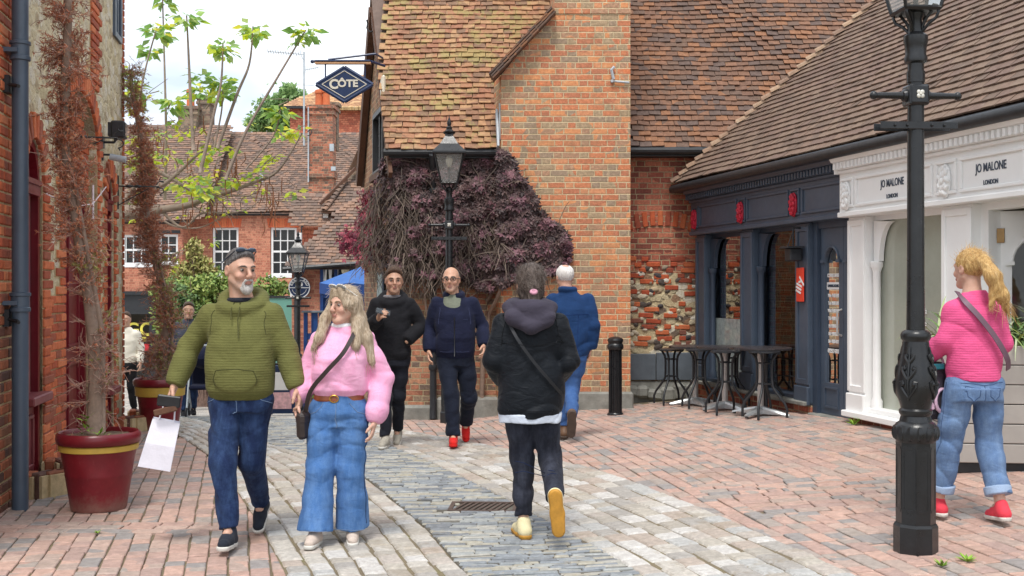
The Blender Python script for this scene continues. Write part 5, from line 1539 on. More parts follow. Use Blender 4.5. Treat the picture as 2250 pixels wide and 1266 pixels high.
mb = MB(); bonnet_line(mb, at(722, 448, FY+.35)+Vector((0, -.05, 0)), at(556, 306, FY+3.1)+Vector((0, -.12, .0)), 22, .09, .3); 
bonnet_line(mb, at(570, 302, FY+3.2), at(850, 302, FY+3.2), 26, .1, .35); bonnet_line(mb, at(396, 303, FY+3.2), at(560, 302, FY+3.2), 16, .1, .35)
T(mb).build('hip_tiles', m_tile_far, TH)
m_brick_stack = masonry('stack_brick', [c8(188,98,64), c8(160,84,60), c8(130,86,70), c8(196,110,74), c8(112,84,74), c8(172,90,60)], c8(176, 156, 130), h=.085, w=.23, lichen=(c8(96, 90, 78), .6))
m_brick_lich = masonry('lichen_brick', [c8(132,110,94), c8(112,98,86), c8(150,124,102), c8(120,92,80)], c8(150, 140, 122), h=.085, w=.23, lichen=(c8(128, 124, 100), .6))
def chimney(Y, u0, u1, vt, vb, mat, name='chimney', pots=(), dep=.7, cap=True, band=None):
    mb = MB(); x0, x1 = (u0-1125)/F*Y, (u1-1125)/F*Y; zt, zb = CH-(vt-633)/F*Y, CH-(vb-633)/F*Y
    mb.span(x0, x1, Y, Y+dep, zb, zt-.32)
    mb.span(x0-.05, x1+.05, Y-.05, Y+dep+.05, zt-.32, zt-.22); mb.span(x0-.02, x1+.02, Y-.02, Y+dep+.02, zt-.22, zt-.12); mb.span(x0-.08, x1+.08, Y-.08, Y+dep+.08, zt-.12, zt)
    if band is not None:
        z = CH-(band-633)/F*Y; mb.span(x0-.06, x1+.06, Y-.08, Y+dep, z-.24, z)
    o = T(mb).build(name, mat, TH)
    for (u, vtop, r_) in pots:
        mb = MB(); z1 = CH-(vtop-633)/F*Y
        mb.lathe([(r_*1.1, zt), (r_, zt+.1), (r_*.92, z1-.14), (r_*1.12, z1-.12), (r_*1.12, z1-.05), (r_*.95, z1)], 14, ((u-1125)/F*Y, Y+dep*.5, 0))
        T(mb).build('chimney_pot', m_clay, o, smooth=40)
    return o
chimney(38.6, 678, 731, 231, 436, m_brick_stack, pots=((697, 194, .13), (713, 192, .13)), band=375)
chimney(39.4, 722, 740, 225, 330, m_brick_lich, dep=.5)
chimney(43.0, 434, 461, 210, 330, m_brick_lich)
chimney(42.6, 391, 432, 233, 340, m_brick_lich, pots=((413, 193, .15),))
mb = MB(); mb.span((479-1125)/F*43.4, (551-1125)/F*43.4, 43.4, 44, fz(330, 43.4), fz(291, 43.4)); T(mb).build('parapet', m_brick_lich, TH)
mb = MB()
for (u0, u1, v0, v1, Y) in ((676, 678.5, 235, 400, 38.5), (727, 737, 375, 366, 38.5), (724, 733, 316, 332, 38.55)): mb.span((u0-1125)/F*Y, (u1-1125)/F*Y, Y, Y+.1, CH-(v1-633)/F*Y, CH-(v0-633)/F*Y)
mb.box(at(706, 437, 39), (1.0, .3, .05), 0, (R(40), 0, 0)); mb.box(at(575, 400, 41), (.13, .1, .6), 0, (R(0), 0, 0)); mb.box(at(402, 328, 42.4), (.5, .1, .18)); mb.box(at(786, 452, 40), (.1, .1, .3))
T(mb).build('flashing', m_lead, TH)
mb = MB(); mb.tube([at(664, 472, FY-.1), at(664, 610, FY-.1)], .05, 6); T(mb).build('downpipe', m_dark, TH)
# shop front under the wing
mb = MB(); mb.span(wx(120), wx(393), wy-.25, wy+.05, wz(690), wz(645)); mb.span(wx(120), wx(393), wy-.35, wy+.05, wz(648), wz(640)); mb.span(wx(330), wx(345), wy-.1, wy+.1, -3, wz(690)); mb.span(wx(268), wx(283), wy-.1, wy+.1, -3, wz(690))
sf = T(mb).build('shop_fascia', m_dark, TH)
mb = MB(); mb.quad((wx(120), wy, -3), (wx(393), wy, -3), (wx(393), wy, wz(690)), (wx(120), wy, wz(690))); T(mb).build('shop_glass', m_glass_far, TH)
mb = MB(); mb.span(wx(120), wx(393), wy+.5, wy+.55, -3, wz(690)); T(mb).build('shop_interior', m_in, TH)
m_yel = paint('yellow_letter', c8(240, 226, 96), .5)
text('GO', .62, m_yel, TH, ((wx(309))-ox, wy-FY-.03, wz(725)), (R(90), 0, 0), bold=.012)
text('SHOES O', .19, m_yel, TH, ((wx(311))-ox, wy-FY-.03, wz(746)), (R(90), 0, 0), bold=.012)
mb = MB(); mb.span(wx(292), wx(336), wy-.02, wy-.01, wz(772), wz(756)); mb.span(wx(283), wx(288), wy-.02, wy-.01, wz(735), wz(700)); T(mb).build('red_banner', paint('red_banner', c8(190, 40, 50), .6), TH)

# tile-hung house behind
BH = empty('tile_hung_house', (-8, 56, 0), 0, 'far house with orange tile-hung upper wall and pale hipped roof', 'house')
s56 = 56/F
mb = MB(); X0, X1 = (637-1125)*s56, -3.0
mb.quad((X0, 56, 0), (X1, 56, 0), (X1, 56, fz(236, 56)), (X0, 56, fz(236, 56))); mb.quad((X0, 56, 0), (X0, 66, 0), (X0, 66, fz(236, 56)), (X0, 56, fz(236, 56)))
shift(mb, (8, -56, 0)).build('wall', m_tilehang, BH)
mb = MB(); ra = Vector((X0-.25, 55.7, fz(237, 56))); rb = Vector((X1, 55.7, fz(237, 56))); rc = Vector((X1, 58.4, fz(237, 56)+2.0)); rd = Vector((X0+2.3, 58.4, fz(237, 56)+2.0))
esb = (Vector((0, 2.7, 2.0))).normalized()
tiles(mb, ra, (1, 0, 0), esb, 8, 3.36, .14, .2, lambda a_, b_: a_ > b_*.76, sag=.01)
mb.add([ra, rb, rc, rd, Vector((X0-.25, 61, fz(237, 56)))], [(0, 1, 2, 3), (0, 3, 4)])
shift(mb, (8, -56, 0)).build('roof', islands('pale_tile', [c8(190,150,112), c8(176,136,104), c8(204,166,126), c8(166,128,100)], mott=.3, bump=0, patch=(.5, .4)), BH)
mb = MB(); mb.span(X0-.3, (700-1125)*s56, 55.6, 55.75, fz(241, 56), fz(236, 56)); shift(mb, (8, -56, 0)).build('gutter', m_dark, BH)
mb = MB()
for i in range(30):
    x = (738-1125)*s56+i*.1; mb.box((x, 55.68, fz(240, 56)), (.08, .2, .16), 0, (R(20), 0, rnd.gauss(0, .1)))
shift(mb, (8, -56, 0)).build('eaves_tiles', islands('eaves_tile', [c8(222,190,140), c8(206,172,124)], mott=.2, bump=0), BH)

# TV aerial
r = empty('tv_aerial', at(668, 300, 38.4), 0, 'tall thin TV aerial mast beside the brick chimney stack', 'aerial')
B0 = at(668, 300, 38.4)
mb = MB(); q = lambda u, v, dy=0: at(u, v, 38.4)-B0+Vector((0, dy, 0))
mb.tube([q(668, 320), q(668, 114)], .032, 6); r_ = mb.build('mast', m_lead, r)
mb = MB(); mb.tube([q(588, 113), q(670, 120)], .018, 5)
for i in range(13):
    u = 589+i*5.6; mb.tube([q(u, 113+i*.5-3.2, -.1), q(u, 113+i*.5+3.2, .1)], .01, 4)
for s_ in (-1, 1): mb.tube([q(660, 118), q(664+s_*2, 118+s_*13)], .012, 4)
mb.build('antenna', m_lead, r)
mb = MB(); mb.tube([q(668, 154), q(700, 148)], .016, 5)
for i in range(7): mb.tube([q(672+i*4.4, 153-i*.9-8+i*.6), q(672+i*4.4, 153-i*.9+8-i*.6)], .01, 4)
mb.tube([q(650, 186), q(690, 188)], .012, 4); mb.build('antenna', m_lead, r)
mb = MB(); mb.tube([q(676, 290), q(683, 282), q(685, 290), q(682, 297), q(676, 298)], .02, 5); mb.build('bracket', m_dark, r)

# ------------------------------------------------------------------ restaurant half way down
RY = 25.0
RS = empty('restaurant', (-4, RY, 0), 0, 'tiled restaurant down the lane with navy timber front and tile-hung dormer', 'restaurant')
def S_(mb): return shift(mb, (4, -RY, 0))
rx = lambda u, Y=RY: (u-1125)/F*Y
rz = lambda v, Y=RY: CH-(v-633)/F*Y
mb = MB(); mb.quad((rx(641), RY, -3), (rx(704), RY, -3), (rx(704), RY, rz(580)), (rx(641), RY, rz(580))); mb.quad((rx(641), RY, -3), (rx(641), RY, rz(580)), (rx(641), RY+5, rz(580)), (rx(641), RY+5, -3)); S_(mb).build('wall', m_brick_far, RS)
mb = MB(); X = rx(704); XR = rx(840)
mb.span(X, XR, RY-.02, RY+.1, rz(585), rz(560)); mb.span(X, XR, RY+.02, RY+.1, -3, rz(780))
for u in (704, 735, 768, 800): mb.span(rx(u), rx(u)+.07, RY-.05, RY+.1, rz(780), rz(585))
mb.span(X, XR, RY-.04, RY+.1, rz(655), rz(648)); mb.span(X, XR, RY-.04, RY+.1, rz(780), rz(768))
mb.span(X, XR, RY+.03, RY+.09, rz(768), rz(655))
S_(mb).build('timber_front', m_blue, RS)
mb = MB(); mb.quad((X, RY+.05, rz(648)), (XR, RY+.05, rz(648)), (XR, RY+.05, rz(585)), (X, RY+.05, rz(585))); S_(mb).build('glazing', m_glass_far, RS)
mb = MB(); mb.span(X, XR, RY+.6, RY+.65, -3, rz(585)); S_(mb).build('interior', paint('blue_interior', c8(20, 34, 62), .7), RS)
mb = MB()
for u, w_ in ((708, .03), (712, .03), (722, .035), (736, .035)): mb.quad((rx(u), RY-.03, rz(586)), (rx(u)+w_*2.4, RY-.03, rz(586)), (rx(u)+w_*1.6, RY-.03, rz(630)), (rx(u)+w_*.8, RY-.03, rz(630)))
S_(mb).build('furled_curtain', m_white2, RS)
mb = MB(); mb.ball((rx(760), RY-.08, rz(594)), (.09, .06, .11), 0, 10, 8); S_(mb).build('wall_lamp', paint('cream_shade', c8(232, 224, 196), .5), RS)
# low hipped roof: eave, hip up to the right
e0 = Vector((rx(633), RY-.35, rz(590))); sl_ = Vector((0, 1, 1.02)).normalized()
mb = MB(); tiles(mb, e0, (1, 0, 0), sl_, 3.4, 2.9, .1, .165, lambda a_, b_: a_ > b_*.56-.02, sag=.03, jit=1.4)
S_(mb).build('roof', m_tile_far, RS)
mb = MB(); q0 = e0+sl_*2.9; mb.add([e0-Vector((0, 0, .03)), e0+Vector((3.4, 0, -.03)), q0+Vector((3.4, 0, -.03)), q0+Vector((1.62, 0, -.03)), e0+Vector((0, 3.5, -.03))], [(0, 1, 2, 3), (0, 3, 4)]); S_(mb).build('roof_boards', m_tile_far, RS)
mb = MB(); bonnet_line(mb, at(756, 556, 24.95), at(806, 500, 26.1), 9, .05, .2); S_(mb).build('hip_tiles', islands('pale_bonnet', [c8(176,156,136), c8(160,140,120)], mott=.4), RS)
mb = MB(); mb.tube([(rx(630), RY-.4, rz(592)), (rx(840), RY-.4, rz(576))], .05, 6); mb.tube([(rx(652), RY-.05, rz(590)), (rx(652), RY-.05, -3)], .05, 6); S_(mb).build('gutter', m_dark, RS)
# tile-hung upper storey
uy = 28.0
mb = MB(); mb.quad((rx(664, uy), uy, .5), (rx(830, uy), uy, .5), (rx(830, uy), uy, rz(466, uy)), (rx(712, uy), uy, rz(466, uy))); mb.quad((rx(664, uy), uy, 1.5), (rx(713, uy), uy, 1.5), (rx(713, uy), uy, rz(500, uy)), (rx(664, uy), uy, rz(500, uy)))
mb.v[0] = (rx(712, uy), uy, .5)
S_(mb).build('dormer_wall', m_tilehang, RS)
mb = MB(); mb.span(rx(711, uy), rx(722, uy), uy-.08, uy, rz(530, uy), rz(470, uy)); mb.span(rx(655, 26), rx(664, 26), 25.9, 26, rz(640, 26), rz(512, 26)); S_(mb).build('corner_post', m_white2, RS)
sl2 = Vector((0, 1, 1.15)).normalized()
mb = MB(); tiles(mb, (rx(662, uy)-.05, uy-.25, rz(500, uy)), (1, 0, 0), sl2, .66, 1.0, .1, .165, sag=.01); 
tiles(mb, (rx(708, uy), uy-.25, rz(467, uy)), (1, 0, 0), sl2, 1.6, 1.36, .1, .165, lambda a_, b_: a_ > b_*.42, sag=.01)
S_(mb).build('roof', m_tile_far, RS)
mb = MB(); P_ = Vector((rx(708, uy), uy-.25, rz(467, uy)-.03)); Q_ = P_+sl2*1.36
mb.add([P_, P_+Vector((1.7, 0, 0)), Q_+Vector((1.7, 0, 0)), Q_+Vector((.5, 0, 0)), P_+Vector((-.1, 3, .3)), Q_+Vector((.8, 3, .8)), Q_+Vector((.8, .2, .75)), Q_+Vector((1.7, 3, .8))], [(0, 1, 2, 3), (0, 3, 6, 5, 4), (6, 2, 7, 5)])
S_(mb).build('roof_boards', m_tile_far, RS)
mb = MB(); ap = at(781, 374, uy+.5); l_ = at(757, 397, uy+.45); rr_ = at(803, 400, uy+.45); mb.add([l_, rr_, ap], [(0, 1, 2)]); S_(mb).build('gablet', m_brick_lich, RS)
mb = MB(); board(mb, at(781, 370, uy+.4), at(704, 448, uy-.1), .07, .08); board(mb, at(781, 370, uy+.4), at(812, 404, uy+.4), .06, .08); S_(mb).build('bargeboard', m_wood, RS)
mb = MB(); bonnet_line(mb, at(712, 462, uy-.3), at(757, 398, uy+.3), 8, .05, .2); S_(mb).build('hip_tiles', m_tile_far, RS)
# round wall sign
sg_ = empty('round_sign', at(658, 632, RY-.12), 0, 'round navy sign with white ring on the restaurant corner behind the far lamp', 'sign')
mb = MB(); mb.lathe([(.235, -.02), (.235, .02)], 36); mb.v = [(p[0], p[2], p[1]) for p in mb.v]; mb.build('disc', m_navy, sg_)
mb = MB(); 
for (ra_, rb_) in ((.235, .215), (.165, .155)):
    for k in range(48):
        t0, t1 = 2*math.pi*k/48, 2*math.pi*(k+1)/48
        if ra_ < .2 and abs(math.sin((t0+t1)/2)) < .2: continue
        mb.quad((ra_*math.cos(t0), -.024, ra_*math.sin(t0)), (ra_*math.cos(t1), -.024, ra_*math.sin(t1)), (rb_*math.cos(t1), -.024, rb_*math.sin(t1)), (rb_*math.cos(t0), -.024, rb_*math.sin(t0)))
mb.span(-.21, .21, -.026, -.022, -.012, .006)
for x in (-.055, .055): mb.ball((x, -.022, .07), (.025, .008, .045), 0, 10, 6)
mb.build('ring', m_white2, sg_)
for ch_, dg in (('B', 160), ('R', 142), ('A', 124), ('A', 56), ('R', 38), ('D', 20)):
    t = R(dg); text(ch_, .075, m_white2, sg_, (.188*math.cos(t), -.026, .188*math.sin(t)), (R(90), R(90-dg), 0), bold=.002)
# parasol
pr = empty('parasol', (rx(838, 22), 22.0, gz(rx(838, 22), 22)), 0, 'blue restaurant parasol with Côte in white on its valance', 'parasol')
zt = rz(597, 22)-pr.location.z; ze = rz(622, 22)-pr.location.z
mb = MB(); hw = 1.12; n = 8
rim = []
for k in range(n):
    t = 2*math.pi*(k+.5)/n+.0; rim.append(Vector((hw*1.08*math.cos(t), hw*1.08*math.sin(t), ze)))
ap = Vector((0, 0, zt+.25))
for k in range(n):
    a, b = rim[k], rim[(k+1) % n]; m_ = (a+b)/2; m_.z -= .05; ma = (a+ap)/2; mb_ = (b+ap)/2; mm = (ma+mb_)/2-Vector((0, 0, .05))
    mb.add([a, m_, b, mb_, ap, ma, mm], [(0, 1, 6, 5), (1, 2, 3, 6), (5, 6, 4), (6, 3, 4)])
cn_ = mb.build('canopy', paint('parasol_cloth', c8(52, 98, 164), .75, 0, .12, 6), pr, smooth=25)
mb = MB()
for k in range(n):
    a, b = rim[k], rim[(k+1) % n]; m_ = (a+b)/2; m_.z -= .05; d = Vector((0, 0, -.2))
    mb.quad(a, m_, m_+d, a+d*rnd.uniform(.9, 1.1)); mb.quad(m_, b, b+d, m_+d)
mb.build('valance', paint('valance_cloth', c8(30, 66, 128), .75, 0, .12, 6), pr)
text('CÔTE', .13, m_white2, pr, (rx(797, 20.95)-pr.location.x, -1.06, ze-.12), (R(90), 0, 0), bold=.005)
mb = MB(); mb.tube([(0, 0, 0), (0, 0, zt+.3)], .03, 8); mb.build('pole', m_dark, pr); mb = MB(); mb.span(-.3, .3, -.3, .3, 0, .06); mb.build('base', m_dark, pr)
# blue barriers with grey tops
for i, (u0, u1, Y, lab) in enumerate(((668, 716, 23.2, 'blue timber terrace screen with grey top rail, left of the two'), (690, 742, 22.4, 'blue timber terrace screen with grey top rail, right one behind the woman in pink'))):
    x0, x1 = rx(u0, Y), rx(u1, Y); r = empty('terrace_screen', ((x0+x1)/2, Y, gz(x0, Y)), 0, lab, 'screen', 'blue terrace screens'); h_ = rz(683, Y)-r.location.z; w_ = (x1-x0)/2
    mb = MB(); mb.span(-w_-.03, w_+.03, -.12, .12, h_-.04, h_, 0, .008); mb.build('top_rail', m_slab, r)
    mb = MB()
    for x in (-w_, -w_*.3, w_*.4, w_-.06): mb.span(x, x+.07, -.05, .05, 0, h_-.04)
    mb.span(-w_, w_, -.04, .04, .1, h_*.32); mb.span(-w_, w_, -.035, .035, h_*.72, h_*.78); mb.build('frame', m_blue, r)
# teal hoarding and white board
r = empty('hoarding', (rx(640, 29), 29.0, gz(rx(640, 29), 29)), 0, 'teal site hoarding in front of the townhouse hedge', 'hoarding')
mb = MB(); mb.span(rx(585, 29)-r.location.x, rx(662, 29)-r.location.x, -.03, .03, 0, rz(655, 29)-r.location.z); mb.build('panel', paint('teal_board', c8(104, 158, 144), .5, 0, .06, 3), r)
mb = MB(); mb.span(rx(585, 29)-r.location.x, rx(662, 29)-r.location.x, -.06, .06, rz(655, 29)-r.location.z+.002, rz(650, 29)-r.location.z); mb.build('top_rail', m_dark, r)
r = empty('notice_board', (rx(652, 28.5), 28.5, rz(643, 28.5)), 0, 'blank white board standing above the teal hoarding', 'board')
mb = MB(); mb.span(-.16, .16, -.02, .0, -.15, .15, 0, .004); mb.build('board', m_white2, r)
mb = MB(); mb.span(-.02, .02, .0, .04, -2.4, .1); mb.build('post', m_dark, r)
# A-board
Y = 19.0; x = rx(622, Y)
r = empty('pavement_sign', (x, Y, gz(x, Y)+.01), R(4), 'navy A-board with white poster standing in the lane between the couple', 'sign')
h_ = 1.0*.86
for sg, nm in ((-1, 'front_panel'), (1, 'back_panel')):
    m = Matrix.Rotation(R(-9*sg), 3, 'X')
    mb = MB()
    for (a0, a1, c0, c1) in ((-.23, -.19, 0, h_), (.19, .23, 0, h_), (-.19, .19, .05, .1), (-.19, .19, h_-.06, h_)): mb.box(m @ Vector(((a0+a1)/2, 0, (c0+c1)/2))+Vector((0, sg*.14, 0)), (a1-a0, .03, c1-c0), 0, m)
    mb.box(m @ Vector((0, 0, h_/2))+Vector((0, sg*.14, 0)), (.38, .012, h_-.1), 0, m)
    o = mb.build(nm, m_navy, r)
    if sg < 0:
        mb = MB(); mb.box(m @ Vector((0, -.012, .6))+Vector((0, -.14, 0)), (.32, .004, .3), 0, m); mb.build('poster', m_white2, o)
        mb = MB(); mb.box(m @ Vector((0, -.012, .27))+Vector((0, -.14, 0)), (.32, .004, .28), 0, m); mb.build('poster', paint('pink_poster', c8(222, 176, 182), .6, 0, .3, 14), o)
mb = MB(); mb.tube([(-.17, 0, h_), (.17, 0, h_+.0)], .02, 8); mb.build('hinge', m_dark, r)
# ------------------------------------------------------------------ leaves
def palmate(mb, p, n_, size, k=5, curl=.25, roll=None):
    """one creeper leaf: k leaflets sharing the stalk point"""
    n_ = Vector(n_).normalized(); a = n_.orthogonal().normalized(); b = n_.cross(a)
    r0 = rnd.uniform(0, 6.28) if roll is None else roll
    vs = [Vector(p)]; fs = []
    for i in range(k):
        t = r0+(i-(k-1)/2)*.95
        d = a*math.cos(t)+b*math.sin(t); q = n_.cross(d)
        l = size*(1-.25*abs(i-(k-1)/2)/((k-1)/2))*rnd.uniform(.85, 1.1); w_ = l*.24
        m = Vector(p)+d*l*.55-n_*curl*l*.15; tip = Vector(p)+d*l-n_*curl*l*.6
        s = len(vs); vs += [m+q*w_, tip, m-q*w_]; fs.append((0, s, s+1, s+2))
    mb.add(vs, fs)

def leaf(mb, p, d, n_, l, w_, curl=.2):
    d = Vector(d).normalized(); q = Vector(n_).cross(d)
    if q.length < 1e-4: q = d.orthogonal()
    q.normalize(); n_ = d.cross(q)
    p = Vector(p); m = p+d*l*.45
    mb.add([p, m+q*w_+n_*curl*w_, p+d*l-n_*curl*l*.4, m-q*w_+n_*curl*w_, m], [(0, 4, 1), (4, 2, 1), (0, 3, 4), (4, 3, 2)])

def inpoly(x, y, P):
    c = False; n = len(P); j = n-1
    for i in range(n):
        if (P[i][1] > y) != (P[j][1] > y) and x < (P[j][0]-P[i][0])*(y-P[i][1])/(P[j][1]-P[i][1])+P[i][0]: c = not c
        j = i
    return c
def rv(s=1.0): return Vector((rnd.gauss(0, s), rnd.gauss(0, s), rnd.gauss(0, s)))

# ------------------------------------------------------------------ purple creeper
CR = empty('creeper', (-.6, 14.9, gz(-.6, 14.9)), 0, 'large purple leaved creeper with bare grey tendrils covering the cottage wall', 'climbing plant')
cpoly = [(866, 334), (900, 326), (1000, 326), (1098, 330), (1122, 346), (1140, 388), (1162, 410), (1196, 476), (1232, 500), (1252, 540), (1252, 572), (1224, 598), (1180, 606), (1130, 618), (1076, 640), (1040, 628), (1000, 604), (940, 612), (900, 606), (860, 590), (824, 574), (806, 540), (804, 470), (822, 440), (846, 400), (852, 360)]
def wall_y(u, v):
    x = (u-1125)/F*14.9
    if u > 1096: return 14.56
    if u < 862:    # round the corner on the gable
        k = (u-1125)/F; return (-1.57+3.75)/(k+.25)
    return 14.96
def bulge(u, v):
    return .05+.15*max(0, min(1, (v-330)/180))*max(0, 1-((u-985)/190)**2) + .06
grey = lambda u, v: sstep(90, -30, (u-905)-.35*(v-420)) if v > 380 else .0     # where tendrils show
def grey_f(u, v):
    base = 1.15*math.exp(-(((u-880)/62)**2+((v-500)/95)**2))+1.1*math.exp(-(((u-930)/80)**2+((v-580)/34)**2))+.8*math.exp(-(((u-1060)/60)**2+((v-520)/45)**2))
    return base
def cpt(u, v, d):
    p = at(u, v, wall_y(u, v)); n_ = Vector((0, -1, 0)) if u >= 862 else Vector((-.97, -.24, 0))
    q = p+n_*d; return q, n_
mbs = [MB(), MB(), MB(), MB()]
cnt = 0
while cnt < 8200:
    u, v = rnd.uniform(800, 1265), rnd.uniform(322, 642)
    if not inpoly(u, v, cpoly): continue
    if rnd.random() < min(.93, grey_f(u, v)*1.05): continue
    cl = math.sin(u*.09+1.3*math.sin(v*.05))+math.sin(v*.11+u*.03)
    if cl < -1.0 and rnd.random() < .65: continue
    d = bulge(u, v)*(.55+.45*rnd.random())*(1+.15*cl)
    p, n_ = cpt(u, v, d)
    i = 3 if u < 835 else (1 if (cl > .5 and rnd.random() < .6) or u > 1235 else 0)
    palmate(mbs[i], p, n_*1.0+Vector((0, 0, .45))+rv(.35), rnd.uniform(.046, .082), 5, .35, None)
    cnt += 1
for j in range(260):      # crimson young growth on the left edge and over the low roof
    u, v = rnd.gauss(822, 11), rnd.uniform(420, 600)
    p, n_ = cpt(min(u, 860), v, .12); palmate(mbs[3], p, n_+rv(.4), rnd.uniform(.05, .085), 5, .4)
pu = [c8(104,74,84), c8(88,64,72), c8(122,88,98), c8(76,58,62), c8(112,84,88), c8(96,66,76)]
mbs[0].build('foliage', islands('dark_creeper_leaf', [c8(84,58,62), c8(70,50,54), c8(98,70,74), c8(60,46,48), c8(90,66,66), c8(104,76,76)], mott=.2, bump=0, rough=.5, mk=.3), CR, loc=CR.location)
mbs[1].build('foliage', islands('mauve_creeper_leaf', [c8(116,74,86), c8(98,62,74), c8(132,90,102), c8(86,56,64), c8(124,82,90)], mott=.2, bump=0, rough=.5, mk=.15), CR, loc=CR.location)
mbs[3].build('foliage', islands('crimson_creeper_leaf', [c8(132,42,62), c8(112,36,54), c8(150,60,76), c8(96,40,52)], mott=.2, bump=0, rough=.5), CR, loc=CR.location)
# dark mass of stems behind the leaves
mb = MB(); k = 0
while k < 3000:
    u, v = rnd.uniform(806, 1262), rnd.uniform(330, 640)
    if not inpoly(u, v, cpoly): continue
    k += 1
    gf = grey_f(u, v)
    if gf < .25 and rnd.random() < .88: continue
    p, n_ = cpt(u, v, bulge(u, v)*rnd.uniform(.2, 1.0)*(1.1 if gf > .3 else .75))
    d = Vector((rnd.gauss(0, .6), rnd.gauss(0, .25), -1 if gf > .25 else rnd.gauss(0, .8))).normalized()
    L_ = rnd.uniform(.15, .5); pts = [p]
    for i in range(4):
        d = (d+Vector((rnd.gauss(0, .35), rnd.gauss(0, .2), -.18))).normalized(); pts.append(pts[-1]+d*L_/4)
    mb.tube(pts, [.006, .005, .005, .004, .003], 4, 0, False)
mb.build('tendrils', islands('creeper_twig', [c8(120,108,98), c8(104,92,84), c8(136,122,110), c8(90,80,74), c8(110,96,88)], mott=.3, bump=0), CR, loc=CR.location)
mb = MB()
for (pts, r_) in ([[(1068, 662), (1088, 636), (1118, 618), (1160, 590), (1200, 560)], .03], [[(1060, 900), (1062, 760), (1075, 690), (1100, 640), (1120, 560), (1090, 470)], .035], [[(1020, 880), (1010, 700), (990, 600), (950, 520), (900, 430)], .028], [[(960, 880), (940, 700), (930, 610), (880, 560)], .022], [[(1040, 700), (1000, 640), (960, 560), (940, 480), (960, 400)], .02]):
    P_ = [at(u, v, wall_y(u, v))-Vector((0, .05+(bulge(u, v)*.35 if v < 620 else 0), 0)) for u, v in pts]
    Q = []
    for i in range(len(P_)-1):
        for t in range(4): Q.append(P_[i].lerp(P_[i+1], t/4)+Vector((rnd.gauss(0, .012), 0, 0)))
    mb.tube(Q+[P_[-1]], [r_*(1-.6*i/len(Q)) for i in range(len(Q)+1)], 7)
mb.build('stem', m_bark, CR, loc=CR.location, smooth=True)
# shade-deep inner layer of leaves so the wall does not show through
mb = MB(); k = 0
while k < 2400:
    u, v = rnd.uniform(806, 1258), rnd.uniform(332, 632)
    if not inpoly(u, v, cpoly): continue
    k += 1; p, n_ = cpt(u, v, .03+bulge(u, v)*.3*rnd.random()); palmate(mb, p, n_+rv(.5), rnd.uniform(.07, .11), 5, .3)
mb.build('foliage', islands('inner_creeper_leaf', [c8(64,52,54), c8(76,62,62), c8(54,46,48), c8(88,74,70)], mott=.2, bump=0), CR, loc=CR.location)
# sprig of creeper hanging over the restaurant roof
o = MB()
for i in range(330):
    u, v = rnd.gauss(784, 16), rnd.gauss(532, 16); p = at(u, v, 23.6+rnd.uniform(-.3, .3)); palmate(o, p, Vector((0, -1, .4))+rv(.5), rnd.uniform(.06, .1), 5, .4)
s_ = MB()
for i in range(12):
    a = at(rnd.uniform(790, 812), rnd.uniform(480, 520), 23.6); b = at(rnd.gauss(782, 14), rnd.gauss(540, 14), 23.5); s_.tube([a, a.lerp(b, .5)+Vector((0, 0, .1)), b], .006, 4)
rr = empty('creeper_spray', at(806, 490, 23.6), 0, 'crimson creeper spray hanging over the restaurant roof by the cottage corner', 'climbing plant')
o.build('foliage', bpy.data.materials['crimson_creeper_leaf'], rr, loc=rr.location); s_.build('stem', m_twig, rr, loc=rr.location)
for q in list(CR.children)+list(rr.children):
    q.location = (0, 0, 0)

